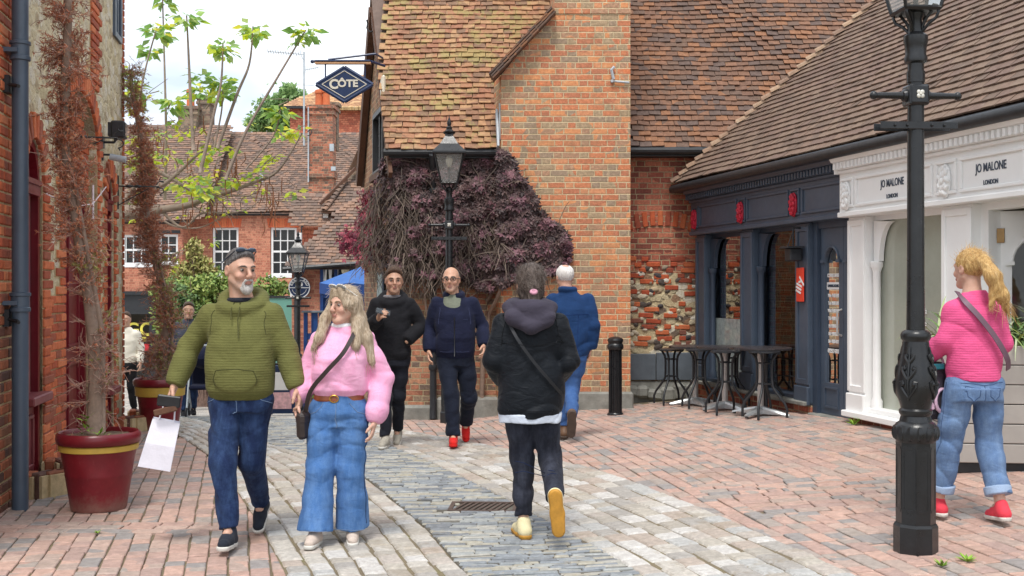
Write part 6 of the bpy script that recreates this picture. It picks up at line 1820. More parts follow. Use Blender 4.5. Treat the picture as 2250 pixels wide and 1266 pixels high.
# ------------------------------------------------------------------ dry conifers in the pots
m_dry = islands('dry_needles', [c8(176,108,78), c8(156,92,68), c8(192,126,94), c8(140,84,64), c8(168,100,72), c8(178,140,108)], mott=.2, bump=0, rough=.9)
m_drytwig = islands('dry_twig', [c8(176,142,126), c8(160,122,108), c8(190,160,146), c8(146,112,100)], mott=.2, bump=0)
m_fresh = islands('fresh_needles', [c8(132,136,62), c8(112,122,56), c8(150,146,78), c8(122,116,60)], mott=.2, bump=0, rough=.8)
def conifer(P, H, label, lean, widths, dens, greens, seed):
    """P base; widths: (height fraction, radius, density); lean(t) -> offset"""
    rr = random.Random(seed)
    r = empty('dead_conifer', P, 0, label, 'conifer', 'dead conifers in the maroon pots')
    tr = MB(); path = [Vector(lean(i/16))+Vector((0, 0, H*i/16)) for i in range(17)]
    tr.tube(path, [.05*(1-i/17*.75)+.006 for i in range(17)], 9)
    tr2 = [Vector((.05, .03, 0))]
    tr.tube([path[0]+Vector((.05, .02, 0)), path[3]+Vector((.06, 0, 0)), path[6]+Vector((.05, -.03, 0)), path[9]], [.022, .02, .016, .01], 7)
    tr.build('trunk', m_bark, r, smooth=True)
    fo = MB(); tw = MB(); gr = MB()
    n = int(dens*.47)
    hs = [w_[0] for w_ in widths]
    for i in range(n):
        t = rr.random()
        wd = float(np.interp(t, hs, [w_[1] for w_ in widths])); de = float(np.interp(t, hs, [w_[2] for w_ in widths]))
        bare = float(np.interp(t, hs, [w_[3] for w_ in widths]))
        if rr.random() > de: continue
        c = Vector(lean(t))+Vector((0, 0, H*t)); a = rr.uniform(0, 6.283)
        L_ = .8*wd*(.35+.65*rr.random()); up = rr.uniform(-.1, .9)
        d = Vector((math.cos(a), math.sin(a), up)).normalized()
        pts = [c]; q = d.copy()
        for k in range(4):
            q = (q+Vector((rr.gauss(0, .3), rr.gauss(0, .3), rr.gauss(-.02, .3)))).normalized(); pts.append(pts[-1]+q*L_/4)
        tw.tube(pts, [.0045, .004, .0032, .0026, .0018], 4, 0, False)
        # side twigs
        for k in range(1, 5):
            for m in range(3):
                e = (q+Vector((rr.gauss(0, .8), rr.gauss(0, .8), rr.gauss(0, .6)))).normalized(); l = rr.uniform(.04, .11)*(.6+wd*1.6)
                s0 = pts[k]; s1 = s0+e*l
                tw.tube([s0, s0.lerp(s1, .5)+Vector((0, 0, rr.gauss(0, .01))), s1], .0018, 3, 0, False)
                if rr.random() > bare:
                    tgt = gr if greens(t, a, rr) else fo
                    for s in range(8):
                        f = s0.lerp(s1, rr.uniform(.2, 1.05)); ll = rr.uniform(.015, .04); ee = (e+Vector((rr.gauss(0, .9), rr.gauss(0, .9), rr.gauss(0, .9)))).normalized()
                        ww = ee.orthogonal().normalized()*rr.uniform(.0022, .005)
                        tgt.add([f-ww, f+ww, f+ee*ll], [(0, 1, 2)])
    tw.build('twigs', m_drytwig, r); fo.build('foliage', m_dry, r); gr.build('green_foliage', m_fresh, r)
    return r
def lean1(t): return (-.03-.32*t+.05*math.sin(t*9), .1*t, 0)
conifer(P1+Vector((0, 0, .5)), 3.9, 'dead brown conifer with bare grey trunk in the nearest maroon pot', lean1,
        [(0, .3, .35, .93), (.12, .36, .55, .92), (.22, .26, .4, .8), (.30, .22, .5, .35), (.36, .3, .9, .3), (.48, .3, 1.0, .25), (.55, .16, .8, .2), (.66, .3, 1.0, .2), (.74, .22, .8, .35), (.82, .34, .7, .55), (.92, .3, .8, .4), (1, .2, .8, .4)], 900,
        lambda t, a, q: t < .34 and (math.cos(a) > .2) and q.random() < .75, 3)
def lean2(t): return (.0-.32*sstep(.3, .75, t)+.07*math.sin(t*11)*(t > .15)+.03, .05*t, 0)
conifer(P2+Vector((0, 0, .55)), 3.6, 'dead rust-brown conifer bending over in the far maroon pot', lean2,
        [(0, .3, 1.0, .55), (.1, .4, 1.0, .4), (.2, .32, .9, .35), (.28, .3, .8, .3), (.36, .34, 1.0, .25), (.5, .22, 1.0, .1), (.62, .24, 1.0, .1), (.7, .24, 1.0, .1), (.8, .2, 1.0, .1), (.9, .26, .8, .35), (1, .3, .7, .5)], 1000,
        lambda t, a, q: (t < .38 and math.cos(a) > .1 and q.random() < .6) or (t > .88 and q.random() < .6), 5)
# fresh shoots in the near pot
w_ = MB()
for i in range(26):
    b = P1+Vector((-.03+rnd.gauss(0, .02), -.14+rnd.gauss(0, .02), .52)) if i < 17 else P1+Vector((.08+rnd.gauss(0, .02), -.16, .52))
    h_ = rnd.uniform(.02, .16) if i < 17 else rnd.uniform(.0, .04)
    leaf(w_, b+Vector((0, 0, h_)), Vector((rnd.gauss(0, 1), rnd.gauss(0, 1), .7)), Vector((0, 0, 1)), rnd.uniform(.04, .07), .012)
o = w_.build('seedling', m_weed); tag(o, 'small bright green seedling sprouting in the nearest maroon pot', 'seedling')
bpy.context.view_layer.update()

# ------------------------------------------------------------------ the pollarded tree leaning over the lane
TRX = empty('catalpa_tree', (at(250, 0, 17).x-.5, 17, gz(-6.5, 17)), 0, 'spreading pollarded tree with tall bare shoots and lime green leaf tufts', 'tree')
tr = MB(); lf = MB(); gl = MB(); pods = MB()
TP = TRX.location
def br(pts, r0, r1, n=6, Y=17.0):
    P_ = [at(p[0], p[1], Y+(p[2] if len(p) > 2 else 0)) for p in pts]
    Q = []
    for i in range(len(P_)-1):
        p0 = P_[max(i-1, 0)]; p1 = P_[i]; p2 = P_[i+1]; p3 = P_[min(i+2, len(P_)-1)]
        for k in range(n):
            t = k/n
            Q.append(.5*((2*p1)+(p2-p0)*t+(2*p0-5*p1+4*p2-p3)*t*t+(3*p1-p0-3*p2+p3)*t**3))
    Q.append(P_[-1]); m = len(Q)
    tr.tube(Q, [r0+(r1-r0)*i/(m-1) for i in range(m)], 7)
    return Q
def tuft(c, s, n=14, green=.5, drop=.15):
    for i in range(int(n*1.35)):
        a = rnd.uniform(0, 6.28); d = Vector((math.cos(a), math.sin(a), rnd.uniform(-.6, .7))).normalized()
        p = Vector(c)+d*s*rnd.uniform(.05, .5)+Vector((0, 0, -s*drop*rnd.random()))
        leaf(gl if rnd.random() < green else lf, p, d+Vector((0, 0, -.3)), Vector((0, 0, 1))+rv(.5), s*rnd.uniform(.34, .66), s*rnd.uniform(.13, .22))
trunk = br([(212, 760), (214, 600), (232, 500), (262, 470), (318, 466), (352, 461)], .2, .075)
br([(352, 461), (410, 452), (452, 436), (500, 422), (560, 400), (612, 374), (664, 292)], .06, .01)
br([(318, 466), (340, 420), (368, 400), (400, 372), (428, 345), (468, 318)], .05, .012)
br([(262, 470), (300, 400), (330, 376), (372, 390), (420, 420)], .05, .02)
br([(410, 452), (440, 440), (520, 430), (590, 438), (650, 446)], .02, .006)
br([(352, 461), (400, 500), (440, 470), (480, 470), (540, 462), (570, 440)], .024, .005)
br([(340, 470), (380, 496), (440, 500), (500, 470)], .02, .005); br([(420, 450), (470, 480), (490, 508)], .012, .004)
shoots = [[(362, 440), (365, 300), (362, 160), (357, -10)], [(425, 330), (418, 200), (414, 110), (410, 34)], [(478, 326), (520, 210), (548, 140), (556, 58)], [(440, 380), (470, 250), (486, 180), (490, 95)], [(496, 395), (540, 290), (610, 170), (672, 66)], [(470, 330), (486, 250), (490, 200)], [(420, 320), (436, 250), (440, 190)], [(300, 250), (320, 150), (345, 60)], [(452, 240), (478, 200), (486, 180)], [(540, 372), (600, 300), (616, 240)], [(368, 240), (378, 222)], [(330, 330), (310, 270), (290, 190)]]
for q in shoots:
    dy = rnd.uniform(-.8, .8); Q = br([(a, b, dy) for a, b in q], .028 if len(q) > 3 else .014, .01)
    top = Q[-1]; tuft(top, .34, 22, .75, .4)
    if len(q) > 3:
        for k in (.93, .86): tuft(Q[int(len(Q)*k)], .16, 5, .7)
for (u, v, s, n) in ((345, 60, .3, 12), (330, 112, .3, 14), (332, 108, .22, 10), (365, 85, .22, 8), (366, 60, .2, 6), (440, 165, .3, 16), (445, 190, .24, 10), (490, 180, .28, 14), (486, 200, .2, 8), (378, 218, .26, 12), (670, 70, .26, 10), (650, 90, .22, 8), (594, 186, .12, 5), (497, 120, .2, 8), (495, 100, .22, 8)):
    tuft(at(u, v, 17+rnd.uniform(-.6, .6)), s, n, .75)
clus = [(400, 395, .5, 30), (440, 405, .55, 34), (470, 400, .5, 28), (420, 420, .45, 20), (455, 425, .4, 18), (520, 392, .4, 20), (560, 380, .4, 22), (600, 345, .42, 24), (580, 360, .3, 14), (620, 290, .42, 22), (650, 285, .42, 22), (430, 340, .4, 20), (470, 320, .45, 24), (500, 330, .35, 16), (452, 338, .35, 18), (380, 345, .35, 18), (350, 330, .4, 20), (330, 360, .45, 24), (310, 340, .4, 22), (295, 300, .42, 24), (286, 180, .4, 20), (284, 150, .35, 14), (300, 240, .4, 20), (282, 220, .4, 18), (315, 210, .3, 12), (405, 290, .35, 18), (385, 265, .35, 18), (360, 290, .3, 14), (440, 280, .3, 12), (572, 412, .3, 14), (548, 430, .25, 9), (500, 440, .2, 7), (466, 466, .25, 8), (530, 462, .22, 8), (500, 462, .2, 7), (655, 420, .34, 14), (640, 428, .22, 7), (630, 436, .2, 6), (595, 438, .15, 4), (300, 420, .4, 16), (285, 450, .45, 20), (305, 470, .35, 12), (395, 475, .2, 8), (450, 452, .2, 8), (340, 300, .3, 14), (290, 360, .4, 18), (465, 530, .3, 12), (378, 560, .35, 12), (375, 590, .3, 8), (470, 372, .3, 10), (612, 232, .2, 8), (548, 270, .2, 8), (430, 385, .3, 12), (350, 200, .12, 4)]
for (u, v, s, n) in clus: tuft(at(u, v, 17+rnd.uniform(-1.0, 1.0)), s*.66, max(3, int(n*.62)), .25, .3)
for i in range(70):
    u, v = rnd.choice([(500, 360), (510, 350), (575, 425), (590, 400), (420, 360), (440, 300), (345, 310), (400, 460), (470, 450), (490, 380), (580, 470), (360, 290)]); u += rnd.gauss(0, 14); v += rnd.gauss(0, 12)
    a = at(u, v, 17+rnd.uniform(-.7, .7)); l = rnd.uniform(.15, .38); pods = MB(); pods.tube([a-TP, a-TP+Vector((rnd.gauss(0, .02), 0, -l*.5)), a-TP+Vector((rnd.gauss(0, .05), 0, -l))], [.007, .009, .004], 5); pods.build('seed_pod', paint('pods', c8(136, 88, 62), .8), TRX)
for i in range(60):        # fine twigs
    u, v = rnd.choice(clus)[:2]; Q = br([(u, v), (u+rnd.gauss(0, 22), v+rnd.uniform(-30, 25)), (u+rnd.gauss(0, 34), v+rnd.uniform(-50, 35))], .009, .003, 3, 17+rnd.uniform(-.6, .6))
def Z(mb, name, mat, par=TRX, **k):
    L_ = par.location; mb.v = [(p[0]-L_[0], p[1]-L_[1], p[2]-L_[2]) for p in mb.v]; return mb.build(name, mat, par, **k)
m_lime = islands('lime_leaf', [c8(214,224,70), c8(196,212,64), c8(226,230,104), c8(176,200,72), c8(222,216,76)], mott=.15, bump=0, rough=.5, translucent=.5)
m_leafg = islands('leaf_green', [c8(150,188,100), c8(132,174,90), c8(170,204,118), c8(146,176,112), c8(184,204,128)], mott=.15, bump=0, rough=.5, translucent=.45)
Z(tr, 'trunk', paint('catalpa_bark', c8(150, 134, 122), .85, 0, .25, 8, .4, 30), smooth=True); Z(lf, 'foliage', m_lime); Z(gl, 'foliage', m_leafg)

# ------------------------------------------------------------------ bushes and far tree
def bush(name, label, cat, P, blobs, n, ls, mat, stems=True, group=None):
    r = empty(name, P, 0, label, cat, group); fo = MB(); st_ = MB()
    tot = sum(b[3]*b[4]*b[5] for b in blobs)
    for (x, y, z, rx_, ry_, rz_) in blobs:
        m = max(20, int(n*(rx_*ry_*rz_)/tot))
        for i in range(m):
            d = rv().normalized(); q = rnd.random()**.45
            lump = 1+.25*math.sin(d.x*5+x*3)+.2*math.sin(d.z*6+y)
            p = Vector((x+d.x*rx_*q*lump, y+d.y*ry_*q*lump, z+d.z*rz_*q*lump))
            leaf(fo, p, rv()+Vector((0, 0, .3)), Vector((0, -.3, 1))+rv(.5), ls*rnd.uniform(.6, 1.3), ls*.28)
        if stems:
            for i in range(6):
                a = Vector((x*.4+rnd.gauss(0, .15), y*.4, 0)); b = Vector((x+rnd.gauss(0, rx_*.4), y+rnd.gauss(0, ry_*.4), z+rnd.gauss(0, rz_*.3))); st_.tube([a, a.lerp(b, .5)+Vector((rnd.gauss(0, .1), 0, .1)), b], [.03, .02, .008], 5)
    fo.build('foliage', mat, r)
    if stems: st_.build('stem', m_twig, r)
    return r
Y = 30.0; q = lambda u, v, Y=Y: at(u, v, Y)
B0 = Vector((q(470, 0).x, Y, gz(q(470, 0).x, Y)))
def bl(u, v, ru, rvv, dy=.5, off=0): p = at(u, v, Y+off)-B0; s = Y/F; return (p.x, p.y, p.z, ru*s, dy, rvv*s)
m_bush = islands('bush_leaf', [c8(128,148,74), c8(104,130,62), c8(146,164,88), c8(92,116,58), c8(160,170,96), c8(116,140,74)], mott=.25, bump=0, rough=.6, mscale=3)
m_bushd = islands('bush_leaf_dark', [c8(84,110,66), c8(70,94,58), c8(100,124,76), c8(112,138,80)], mott=.25, bump=0, rough=.6, mscale=3)
bush('shrub', 'broad light green shrub behind the man in the green hoodie', 'shrub', B0, [bl(420, 640, 62, 44), bl(480, 632, 54, 42), bl(370, 650, 44, 44), bl(540, 640, 44, 36), bl(440, 690, 70, 50), bl(520, 700, 60, 50), bl(380, 720, 50, 50), bl(595, 632, 30, 30, .4), bl(620, 640, 26, 22, .4)], 9000, .13, m_bush)
B0 = Vector((q(425, 0).x, 31.5, gz(q(425, 0).x, 31.5)))
def bl(u, v, ru, rvv, dy=.4, off=1.5): p = at(u, v, Y+off)-B0; s = Y/F; return (p.x, p.y, p.z, ru*s, dy, rvv*s)
bush('bamboo', 'wispy pale bamboo rising above the light green shrub', 'bamboo', B0, [bl(428, 560, 20, 36, .3), bl(440, 590, 30, 30, .3), bl(410, 600, 36, 26, .3), bl(458, 600, 26, 22, .3), bl(424, 540, 10, 26, .2)], 2600, .12, islands('bamboo_leaf', [c8(166,164,98), c8(146,148,84), c8(182,176,116), c8(150,132,90)], mott=.2, bump=0))
B0 = Vector((q(400, 0).x, 27, gz(q(400, 0).x, 27)))
def bl(u, v, ru, rvv, dy=.4, off=-3): p = at(u, v, Y+off)-B0; s = (Y+off)/F; return (p.x, p.y, p.z, ru*s, dy, rvv*s)
bush('shrub', 'darker green shrub low down beside the bending dead conifer', 'shrub', B0, [bl(395, 690, 34, 36), bl(420, 720, 30, 30), bl(385, 640, 22, 24), bl(400, 660, 26, 26)], 2600, .1, m_bushd)
B0 = Vector((at(612, 0, 75).x, 75, 0))
def bl(u, v, ru, rvv, dy=2.0, off=45): p = at(u, v, Y+off)-B0; s = (Y+off)/F; return (p.x, p.y, p.z, ru*s, dy, rvv*s)
m_fart = islands('far_tree_leaf', [c8(142,172,112), c8(120,152,92), c8(160,186,128), c8(108,140,88)], mott=.2, bump=0, rough=.6, mscale=1, translucent=.3)
r = bush('far_tree', 'round fresh green tree beyond the roofs by the TV aerial', 'tree', B0, [bl(610, 240, 36, 34), bl(640, 225, 32, 32), bl(585, 265, 28, 26), bl(660, 250, 26, 40), bl(560, 275, 16, 16), bl(630, 275, 50, 26), bl(645, 205, 18, 14)], 5200, .42, m_fart, False)
mb = MB(); mb.tube([(0, 0, 0), (.1, 0, 6), (.3, 0, 11)], [.35, .28, .1], 8)
for i in range(9): a = Vector((.2, 0, 7+i*.4)); mb.tube([a, a+Vector((rnd.gauss(0, 1.2), rnd.gauss(0, .6), rnd.uniform(1, 2.6)))], [.1, .03], 5)
mb.build('trunk', m_bark, r)
# greens in the bottom window corner by the restaurant
bush('shrub', 'small lime shrub in a tub by the blue terrace screens', 'shrub', Vector((at(692, 0, 22).x, 22, gz(-3.8, 22))), [(0, 0, .55, .22, .2, .3)], 400, .08, m_bush)
# ------------------------------------------------------------------ smooth bodies from distance fields
class Field:
    def __init__(s, lo, hi, vox):
        s.lo = np.array(lo, float); s.vox = vox
        s.n = np.ceil((np.array(hi)-s.lo)/vox).astype(int)+1
        s.D = np.full(s.n, .2, np.float32)
        s.ax = [s.lo[i]+vox*np.arange(s.n[i]) for i in range(3)]
    def win(s, lo, hi):
        a = np.clip(((np.array(lo)-s.lo)/s.vox).astype(int), 0, s.n-1); b = np.clip(((np.array(hi)-s.lo)/s.vox).astype(int)+2, 0, s.n)
        sl = tuple(slice(int(a[i]), int(b[i])) for i in range(3))
        if any(b[i] <= a[i] for i in range(3)): return None, None
        X = np.meshgrid(s.ax[0][sl[0]], s.ax[1][sl[1]], s.ax[2][sl[2]], indexing='ij')
        return sl, X
    def put(s, sl, d, k=0.0, mode='u'):
        A = s.D[sl]; d = d.astype(np.float32)
        if mode == 'u':
            if k > 0:
                h = np.clip(.5+.5*(A-d)/k, 0, 1); s.D[sl] = A*(1-h)+d*h-k*h*(1-h)
            else: s.D[sl] = np.minimum(A, d)
        else:
            d = -d
            if k > 0:
                h = np.clip(.5-.5*(A-d)/k, 0, 1); s.D[sl] = A*(1-h)+d*h+k*h*(1-h)
            else: s.D[sl] = np.maximum(A, d)
    def cone(s, a, b, ra, rb, k=.02, mode='u', cut=None, flat=None):
        """tapered limb; flat=(axis vector, factor) squashes the section along that axis; cut=(point, dir) trims it"""
        a = np.array(a, float); b = np.array(b, float); m = max(ra, rb)+.05+k
        sl, X = s.win(np.minimum(a, b)-m, np.maximum(a, b)+m)
        if sl is None: return
        ba = b-a; L2 = max(float(ba @ ba), 1e-9)
        P = [X[i]-a[i] for i in range(3)]
        t = np.clip((P[0]*ba[0]+P[1]*ba[1]+P[2]*ba[2])/L2, 0, 1)
        Q = [P[i]-ba[i]*t for i in range(3)]
        if flat is not None:
            f = np.array(flat[0], float); f /= np.linalg.norm(f); c = (Q[0]*f[0]+Q[1]*f[1]+Q[2]*f[2])*(1/flat[1]-1)
            Q = [Q[i]+f[i]*c for i in range(3)]
        d = np.sqrt(Q[0]**2+Q[1]**2+Q[2]**2)-(ra+(rb-ra)*t)
        if cut is not None:
            c, n_ = np.array(cut[0], float), np.array(cut[1], float); n_ = n_/np.linalg.norm(n_)
            d = np.maximum(d, (X[0]-c[0])*n_[0]+(X[1]-c[1])*n_[1]+(X[2]-c[2])*n_[2])
        s.put(sl, d, k, mode)
    def chain(s, pts, rs, k=.02, **kw):
        for i in range(len(pts)-1): s.cone(pts[i], pts[i+1], rs[i], rs[i+1], k, **kw)
    def ell(s, c, r, k=.02, mode='u', M=None):
        c = np.array(c, float); r = np.array(r, float); m = max(r)+.04+k
        sl, X = s.win(c-m, c+m)
        if sl is None: return
        P = [X[i]-c[i] for i in range(3)]
        if M is not None: P = [M[0, i]*P[0]+M[1, i]*P[1]+M[2, i]*P[2] for i in range(3)]
        q = np.sqrt((P[0]/r[0])**2+(P[1]/r[1])**2+(P[2]/r[2])**2)
        q2 = np.sqrt((P[0]/r[0]**2)**2+(P[1]/r[1]**2)**2+(P[2]/r[2]**2)**2)+1e-9
        s.put(sl, q*(q-1)/q2, k, mode)
    def loft(s, secs, k=.03, mode='u', p=2.3):
        """secs: (z, cx, cy, half width, half depth) from low to high, cut flat at both ends"""
        S = np.array(secs, float); z0, z1 = S[0, 0], S[-1, 0]; m = S[:, 3:].max()+.05+k
        lo = [S[:, 1].min()-m, S[:, 2].min()-m, z0-.06]; hi = [S[:, 1].max()+m, S[:, 2].max()+m, z1+.06]
        sl, X = s.win(lo, hi)
        if sl is None: return
        zz = s.ax[2][sl[2]]
        I = lambda j: np.interp(zz, S[:, 0], S[:, j])[None, None, :]
        a, b = I(3), I(4)
        q = (np.abs((X[0]-I(1))/a)**p+np.abs((X[1]-I(2))/b)**p)**(1/p)
        d = (q-1)*np.minimum(a, b)
        d = np.maximum(d, np.maximum(z0-X[2], X[2]-z1))
        s.put(sl, d, k, mode)
    def half(s, c, n_, k=0.0):
        """keep only the side n_ points away from"""
        X = np.meshgrid(*s.ax, indexing='ij'); n_ = np.array(n_, float); n_ /= np.linalg.norm(n_)
        d = (X[0]-c[0])*n_[0]+(X[1]-c[1])*n_[1]+(X[2]-c[2])*n_[2]
        s.D = np.maximum(s.D, d.astype(np.float32))
    def wrinkle(s, amp, seed=0, f=1.0, lo=None, hi=None):
        X = np.meshgrid(*s.ax, indexing='ij')
        m_ = np.abs(s.D) < .05
        x, y, z = X[0][m_], X[1][m_], X[2][m_]
        w = 1.3*np.sin(9*f*x+seed)+1.1*np.sin(11*f*y+2*seed)+.8*np.sin(7*f*z+seed*3)
        v = (1.3-2.1*np.sqrt(np.abs(np.sin(17*f*z+1.1*w+5*x*f))))*.8+np.sin(27*f*z-18*f*x+1.7*w+seed)*.45+(1.2-2*np.abs(np.sin(25*f*z+14*f*y+1.4*w-11*f*x)))*.4
        msk = .35+.65*np.clip(.5+.6*np.sin(5*z*f+w), 0, 1)
        s.D[m_] += (1.45*amp*v*msk).astype(np.float32)
    def mesh(s):
        D = s.D; D[0], D[-1] = .1, .1; D[:, 0], D[:, -1] = .1, .1; D[:, :, 0], D[:, :, -1] = .1, .1
        n = D.shape; ins = D < 0
        cnt = np.zeros((n[0]-1, n[1]-1, n[2]-1), np.int8)
        for i in (0, 1):
            for j in (0, 1):
                for k in (0, 1): cnt += ins[i:n[0]-1+i, j:n[1]-1+j, k:n[2]-1+k]
        C = np.argwhere((cnt > 0) & (cnt < 8)); idx = -np.ones(cnt.shape, np.int32); idx[tuple(C.T)] = np.arange(len(C))
        acc = np.zeros((len(C), 3)); num = np.zeros(len(C))
        cor = {}
        for i in (0, 1):
            for j in (0, 1):
                for k in (0, 1): cor[(i, j, k)] = D[C[:, 0]+i, C[:, 1]+j, C[:, 2]+k].astype(float)
        for a in cor:
            for ax in range(3):
                if a[ax] == 0:
                    b = list(a); b[ax] = 1; b = tuple(b); va, vb = cor[a], cor[b]; m_ = (va < 0) != (vb < 0)
                    t = np.where(m_, va/np.where(m_, va-vb, 1), 0)
                    for q in range(3): acc[:, q] += np.where(m_, a[q]+(t if q == ax else 0), 0)
                    num += m_
        V = s.lo+(C+acc/num[:, None])*s.vox
        Fs = []
        for ax in range(3):
            u_, v_ = [(1, 2), (2, 0), (0, 1)][ax]
            A = ins; sl0 = [slice(None)]*3; sl1 = [slice(None)]*3; sl0[ax] = slice(0, -1); sl1[ax] = slice(1, None)
            ch = A[tuple(sl0)] != A[tuple(sl1)]; E = np.argwhere(ch); fl = A[tuple(sl0)][tuple(E.T)]
            def cell(du, dv):
                c = E.copy(); c[:, u_] -= du; c[:, v_] -= dv; return idx[tuple(c.T)]
            q = np.stack([cell(1, 1), cell(0, 1), cell(0, 0), cell(1, 0)], 1)
            q[~fl] = q[~fl][:, ::-1]; Fs.append(q)
        return V, np.concatenate(Fs)

def field_obj(fd, name, mat, parent, relax=1, colors=None, mats=None, midx=None):
    V, Q = fd.mesh()
    for _ in range(relax):
        acc = np.zeros_like(V); c = np.zeros(len(V))
        for i in range(4):
            a, b = Q[:, i], Q[:, (i+1) % 4]
            np.add.at(acc, a, V[b]); np.add.at(c, a, 1)
            np.add.at(acc, b, V[a]); np.add.at(c, b, 1)
        V = V*.45+.55*acc/np.maximum(c, 1)[:, None]
    me = bpy.data.meshes.new(name)
    me.vertices.add(len(V)); me.vertices.foreach_set('co', V.ravel())
    me.loops.add(Q.size); me.loops.foreach_set('vertex_index', Q.ravel().astype(np.int32))
    me.polygons.add(len(Q)); me.polygons.foreach_set('loop_start', np.arange(0, Q.size, 4, dtype=np.int32))
    me.update(calc_edges=True); me.validate()
    me.polygons.foreach_set('use_smooth', [True]*len(me.polygons))
    for m in (mats or [mat]): me.materials.append(m)
    if midx is not None: me.polygons.foreach_set('material_index', midx(V[Q].mean(1)).astype(np.int32))
    if colors is not None:
        at_ = me.color_attributes.new('Col', 'FLOAT_COLOR', 'POINT')
        c = colors(V); at_.data.foreach_set('color', np.concatenate([c, np.ones((len(c), 1))], 1).ravel())
    o = bpy.data.objects.new(name, me); COL.objects.link(o); o.parent = parent
    return o

# ------------------------------------------------------------------ cloth, skin and hair
def m_skin():
    t = NT('skin'); a = t.n('ShaderNodeAttribute', attribute_name='Col'); p = t.pos()
    mo = t.noise(p, 45, 4, .6)
    col = t.mix(.25, a.outputs['Color'], t.ramp(mo, [(.3, .35), (.7, .65)]), 'OVERLAY')
    b = t.bsdf(col, .5, 0, t.bump(t.noise(p, 160, 3, .6), .12, .002), .4)
    b.inputs['Subsurface Weight'].default_value = .12; b.inputs['Subsurface Radius'].default_value = (.012, .005, .003)
    return t.mat
m_skin = m_skin()
def cloth(name, col, var=.14, weave=420, rough=.85, ribs=None, fade=None, sheen=.04, ribd=.22, fold=.5):
    t = NT(name); p = t.pos()
    n1 = t.noise(p, 7, 5, .6); c = t.ramp(n1, [(.3, tuple(x*(1-var) for x in col)), (.7, tuple(min(1, x*(1+var)) for x in col))])
    if fade:
        fm = t.n('ShaderNodeMapping'); fm.inputs['Scale'].default_value = (1.6, 1.6, .45); t.l(p, fm.inputs[0]); c = t.mix(t.math('MULTIPLY', t.ramp(t.noise(fm.outputs[0], 9, 6, .72), [(.42, 0.0), (.7, 1.0)]), fade[1]*.8), c, fade[0])
    w_ = t.noise(p, weave, 2, .6); c = t.mix(.35, c, t.ramp(w_, [(.3, .3), (.7, .7)]), 'OVERLAY')
    fo_ = t.n('ShaderNodeMapping'); fo_.inputs['Scale'].default_value = (1, 1, 1.9); t.l(p, fo_.inputs[0]); fw = t.noise(fo_.outputs[0], 8.5, 2.5, .5); fw.node.inputs['Distortion'].default_value = 1.4
    h = t.math('MULTIPLY_ADD', fw, 3.2*fold, t.math('MULTIPLY', w_, .3))
    if ribs:
        s_ = t.n('ShaderNodeSeparateXYZ'); t.l(p, s_.inputs[0])
        rb = t.math('SINE', t.math('ADD', t.math('MULTIPLY', s_.outputs[2], ribs), t.math('MULTIPLY', t.noise(p, 5, 2, .5), 3.0)))
        h = t.math('ADD', h, t.math('MULTIPLY', rb, .14)); c = t.mix(t.ramp(rb, [(0.0, ribd), (.5, 0.0)]), c, tuple(x*.55 for x in col))
    b = t.bsdf(c, rough, 0, t.bump(h, .6, .006), .15)
    b.inputs['Sheen Weight'].default_value = sheen
    return t.mat
def hairmat(name, cols, sc=60):
    t = NT(name); p = t.pos(); mp_ = t.n('ShaderNodeMapping'); mp_.inputs['Scale'].default_value = (1, 1, .12); t.l(p, mp_.inputs[0])
    n1 = t.noise(mp_.outputs[0], sc*2.2, 5, .75); c = t.ramp(n1, [(.3, cols[0]), (.5, cols[1]), (.72, cols[2])])
    t.bsdf(c, .5, 0, t.bump(n1, .8, .012), .35); return t.mat
m_eye = paint('eye_white', (.3, .25, .22), .3); m_iris = paint('iris', (.03, .022, .018), .2)
m_sole = paint('shoe_sole', (.62, .6, .55), .7, 0, .15, 20)

BASE = dict(ankle=.085, knee=.485, hip=.91, sh=1.43, neck=1.49, head=1.635)
def limb_hand(fd, e, w, side, curl=.6, spread=1.0, k=.008, s=1.0, roll=0.0):
    """palm, four unequal bent fingers and a thumb; e elbow, w wrist, side = direction of the thumb"""
    e, w = np.array(e, float), np.array(w, float); f = (w-e)/np.linalg.norm(w-e)
    th = np.array(side, float); th = th-f*(th @ f); th /= np.linalg.norm(th)
    pn = np.cross(th, f)          # curl direction (palm side) for a right hand; flip through roll
    if roll: pn = -pn
    palm0 = w+f*.01
    fd.cone(w-f*.02, palm0, .026*s, .024*s, .012, flat=(pn, .8))
    Ls = [.068, .076, .071, .055]
    for i in range(4):
        o_ = (1.5-i)*.0205*s*spread
        b = w+f*.092*s*(1-.05*abs(i-1.3))+th*o_
        fd.cone(palm0+th*o_*.6, b, .0185*s, .0135*s, .012, flat=(pn, .8))
        c1, c2, c3 = curl*.55, curl*1.35, curl*1.9
        d1 = f*math.cos(c1)+pn*math.sin(c1); d2 = f*math.cos(c2)+pn*math.sin(c2); d3 = f*math.cos(c3)+pn*math.sin(c3)
        L_ = Ls[i]*s; p1 = b+d1*L_*.45; p2 = p1+d2*L_*.32; p3 = p2+d3*L_*.26
        fd.chain([b, p1, p2, p3], [.0105*s, .0095*s, .0088*s, .0078*s], .004)
    t0 = w+f*.025*s+th*.022*s; t1 = t0+(f*.6+th*.75+pn*.35)*.04*s; t2 = t1+(f*.9+th*.25+pn*.45)*.03*s; t3 = t2+(f*.95+pn*.5)*.022*s
    fd.chain([t0, t1, t2, t3], [.017*s, .0125*s, .0105*s, .0085*s], .008)

def rot_head(yaw, pitch, roll=0.0):
    return np.array(Euler((pitch, roll, yaw)).to_matrix())

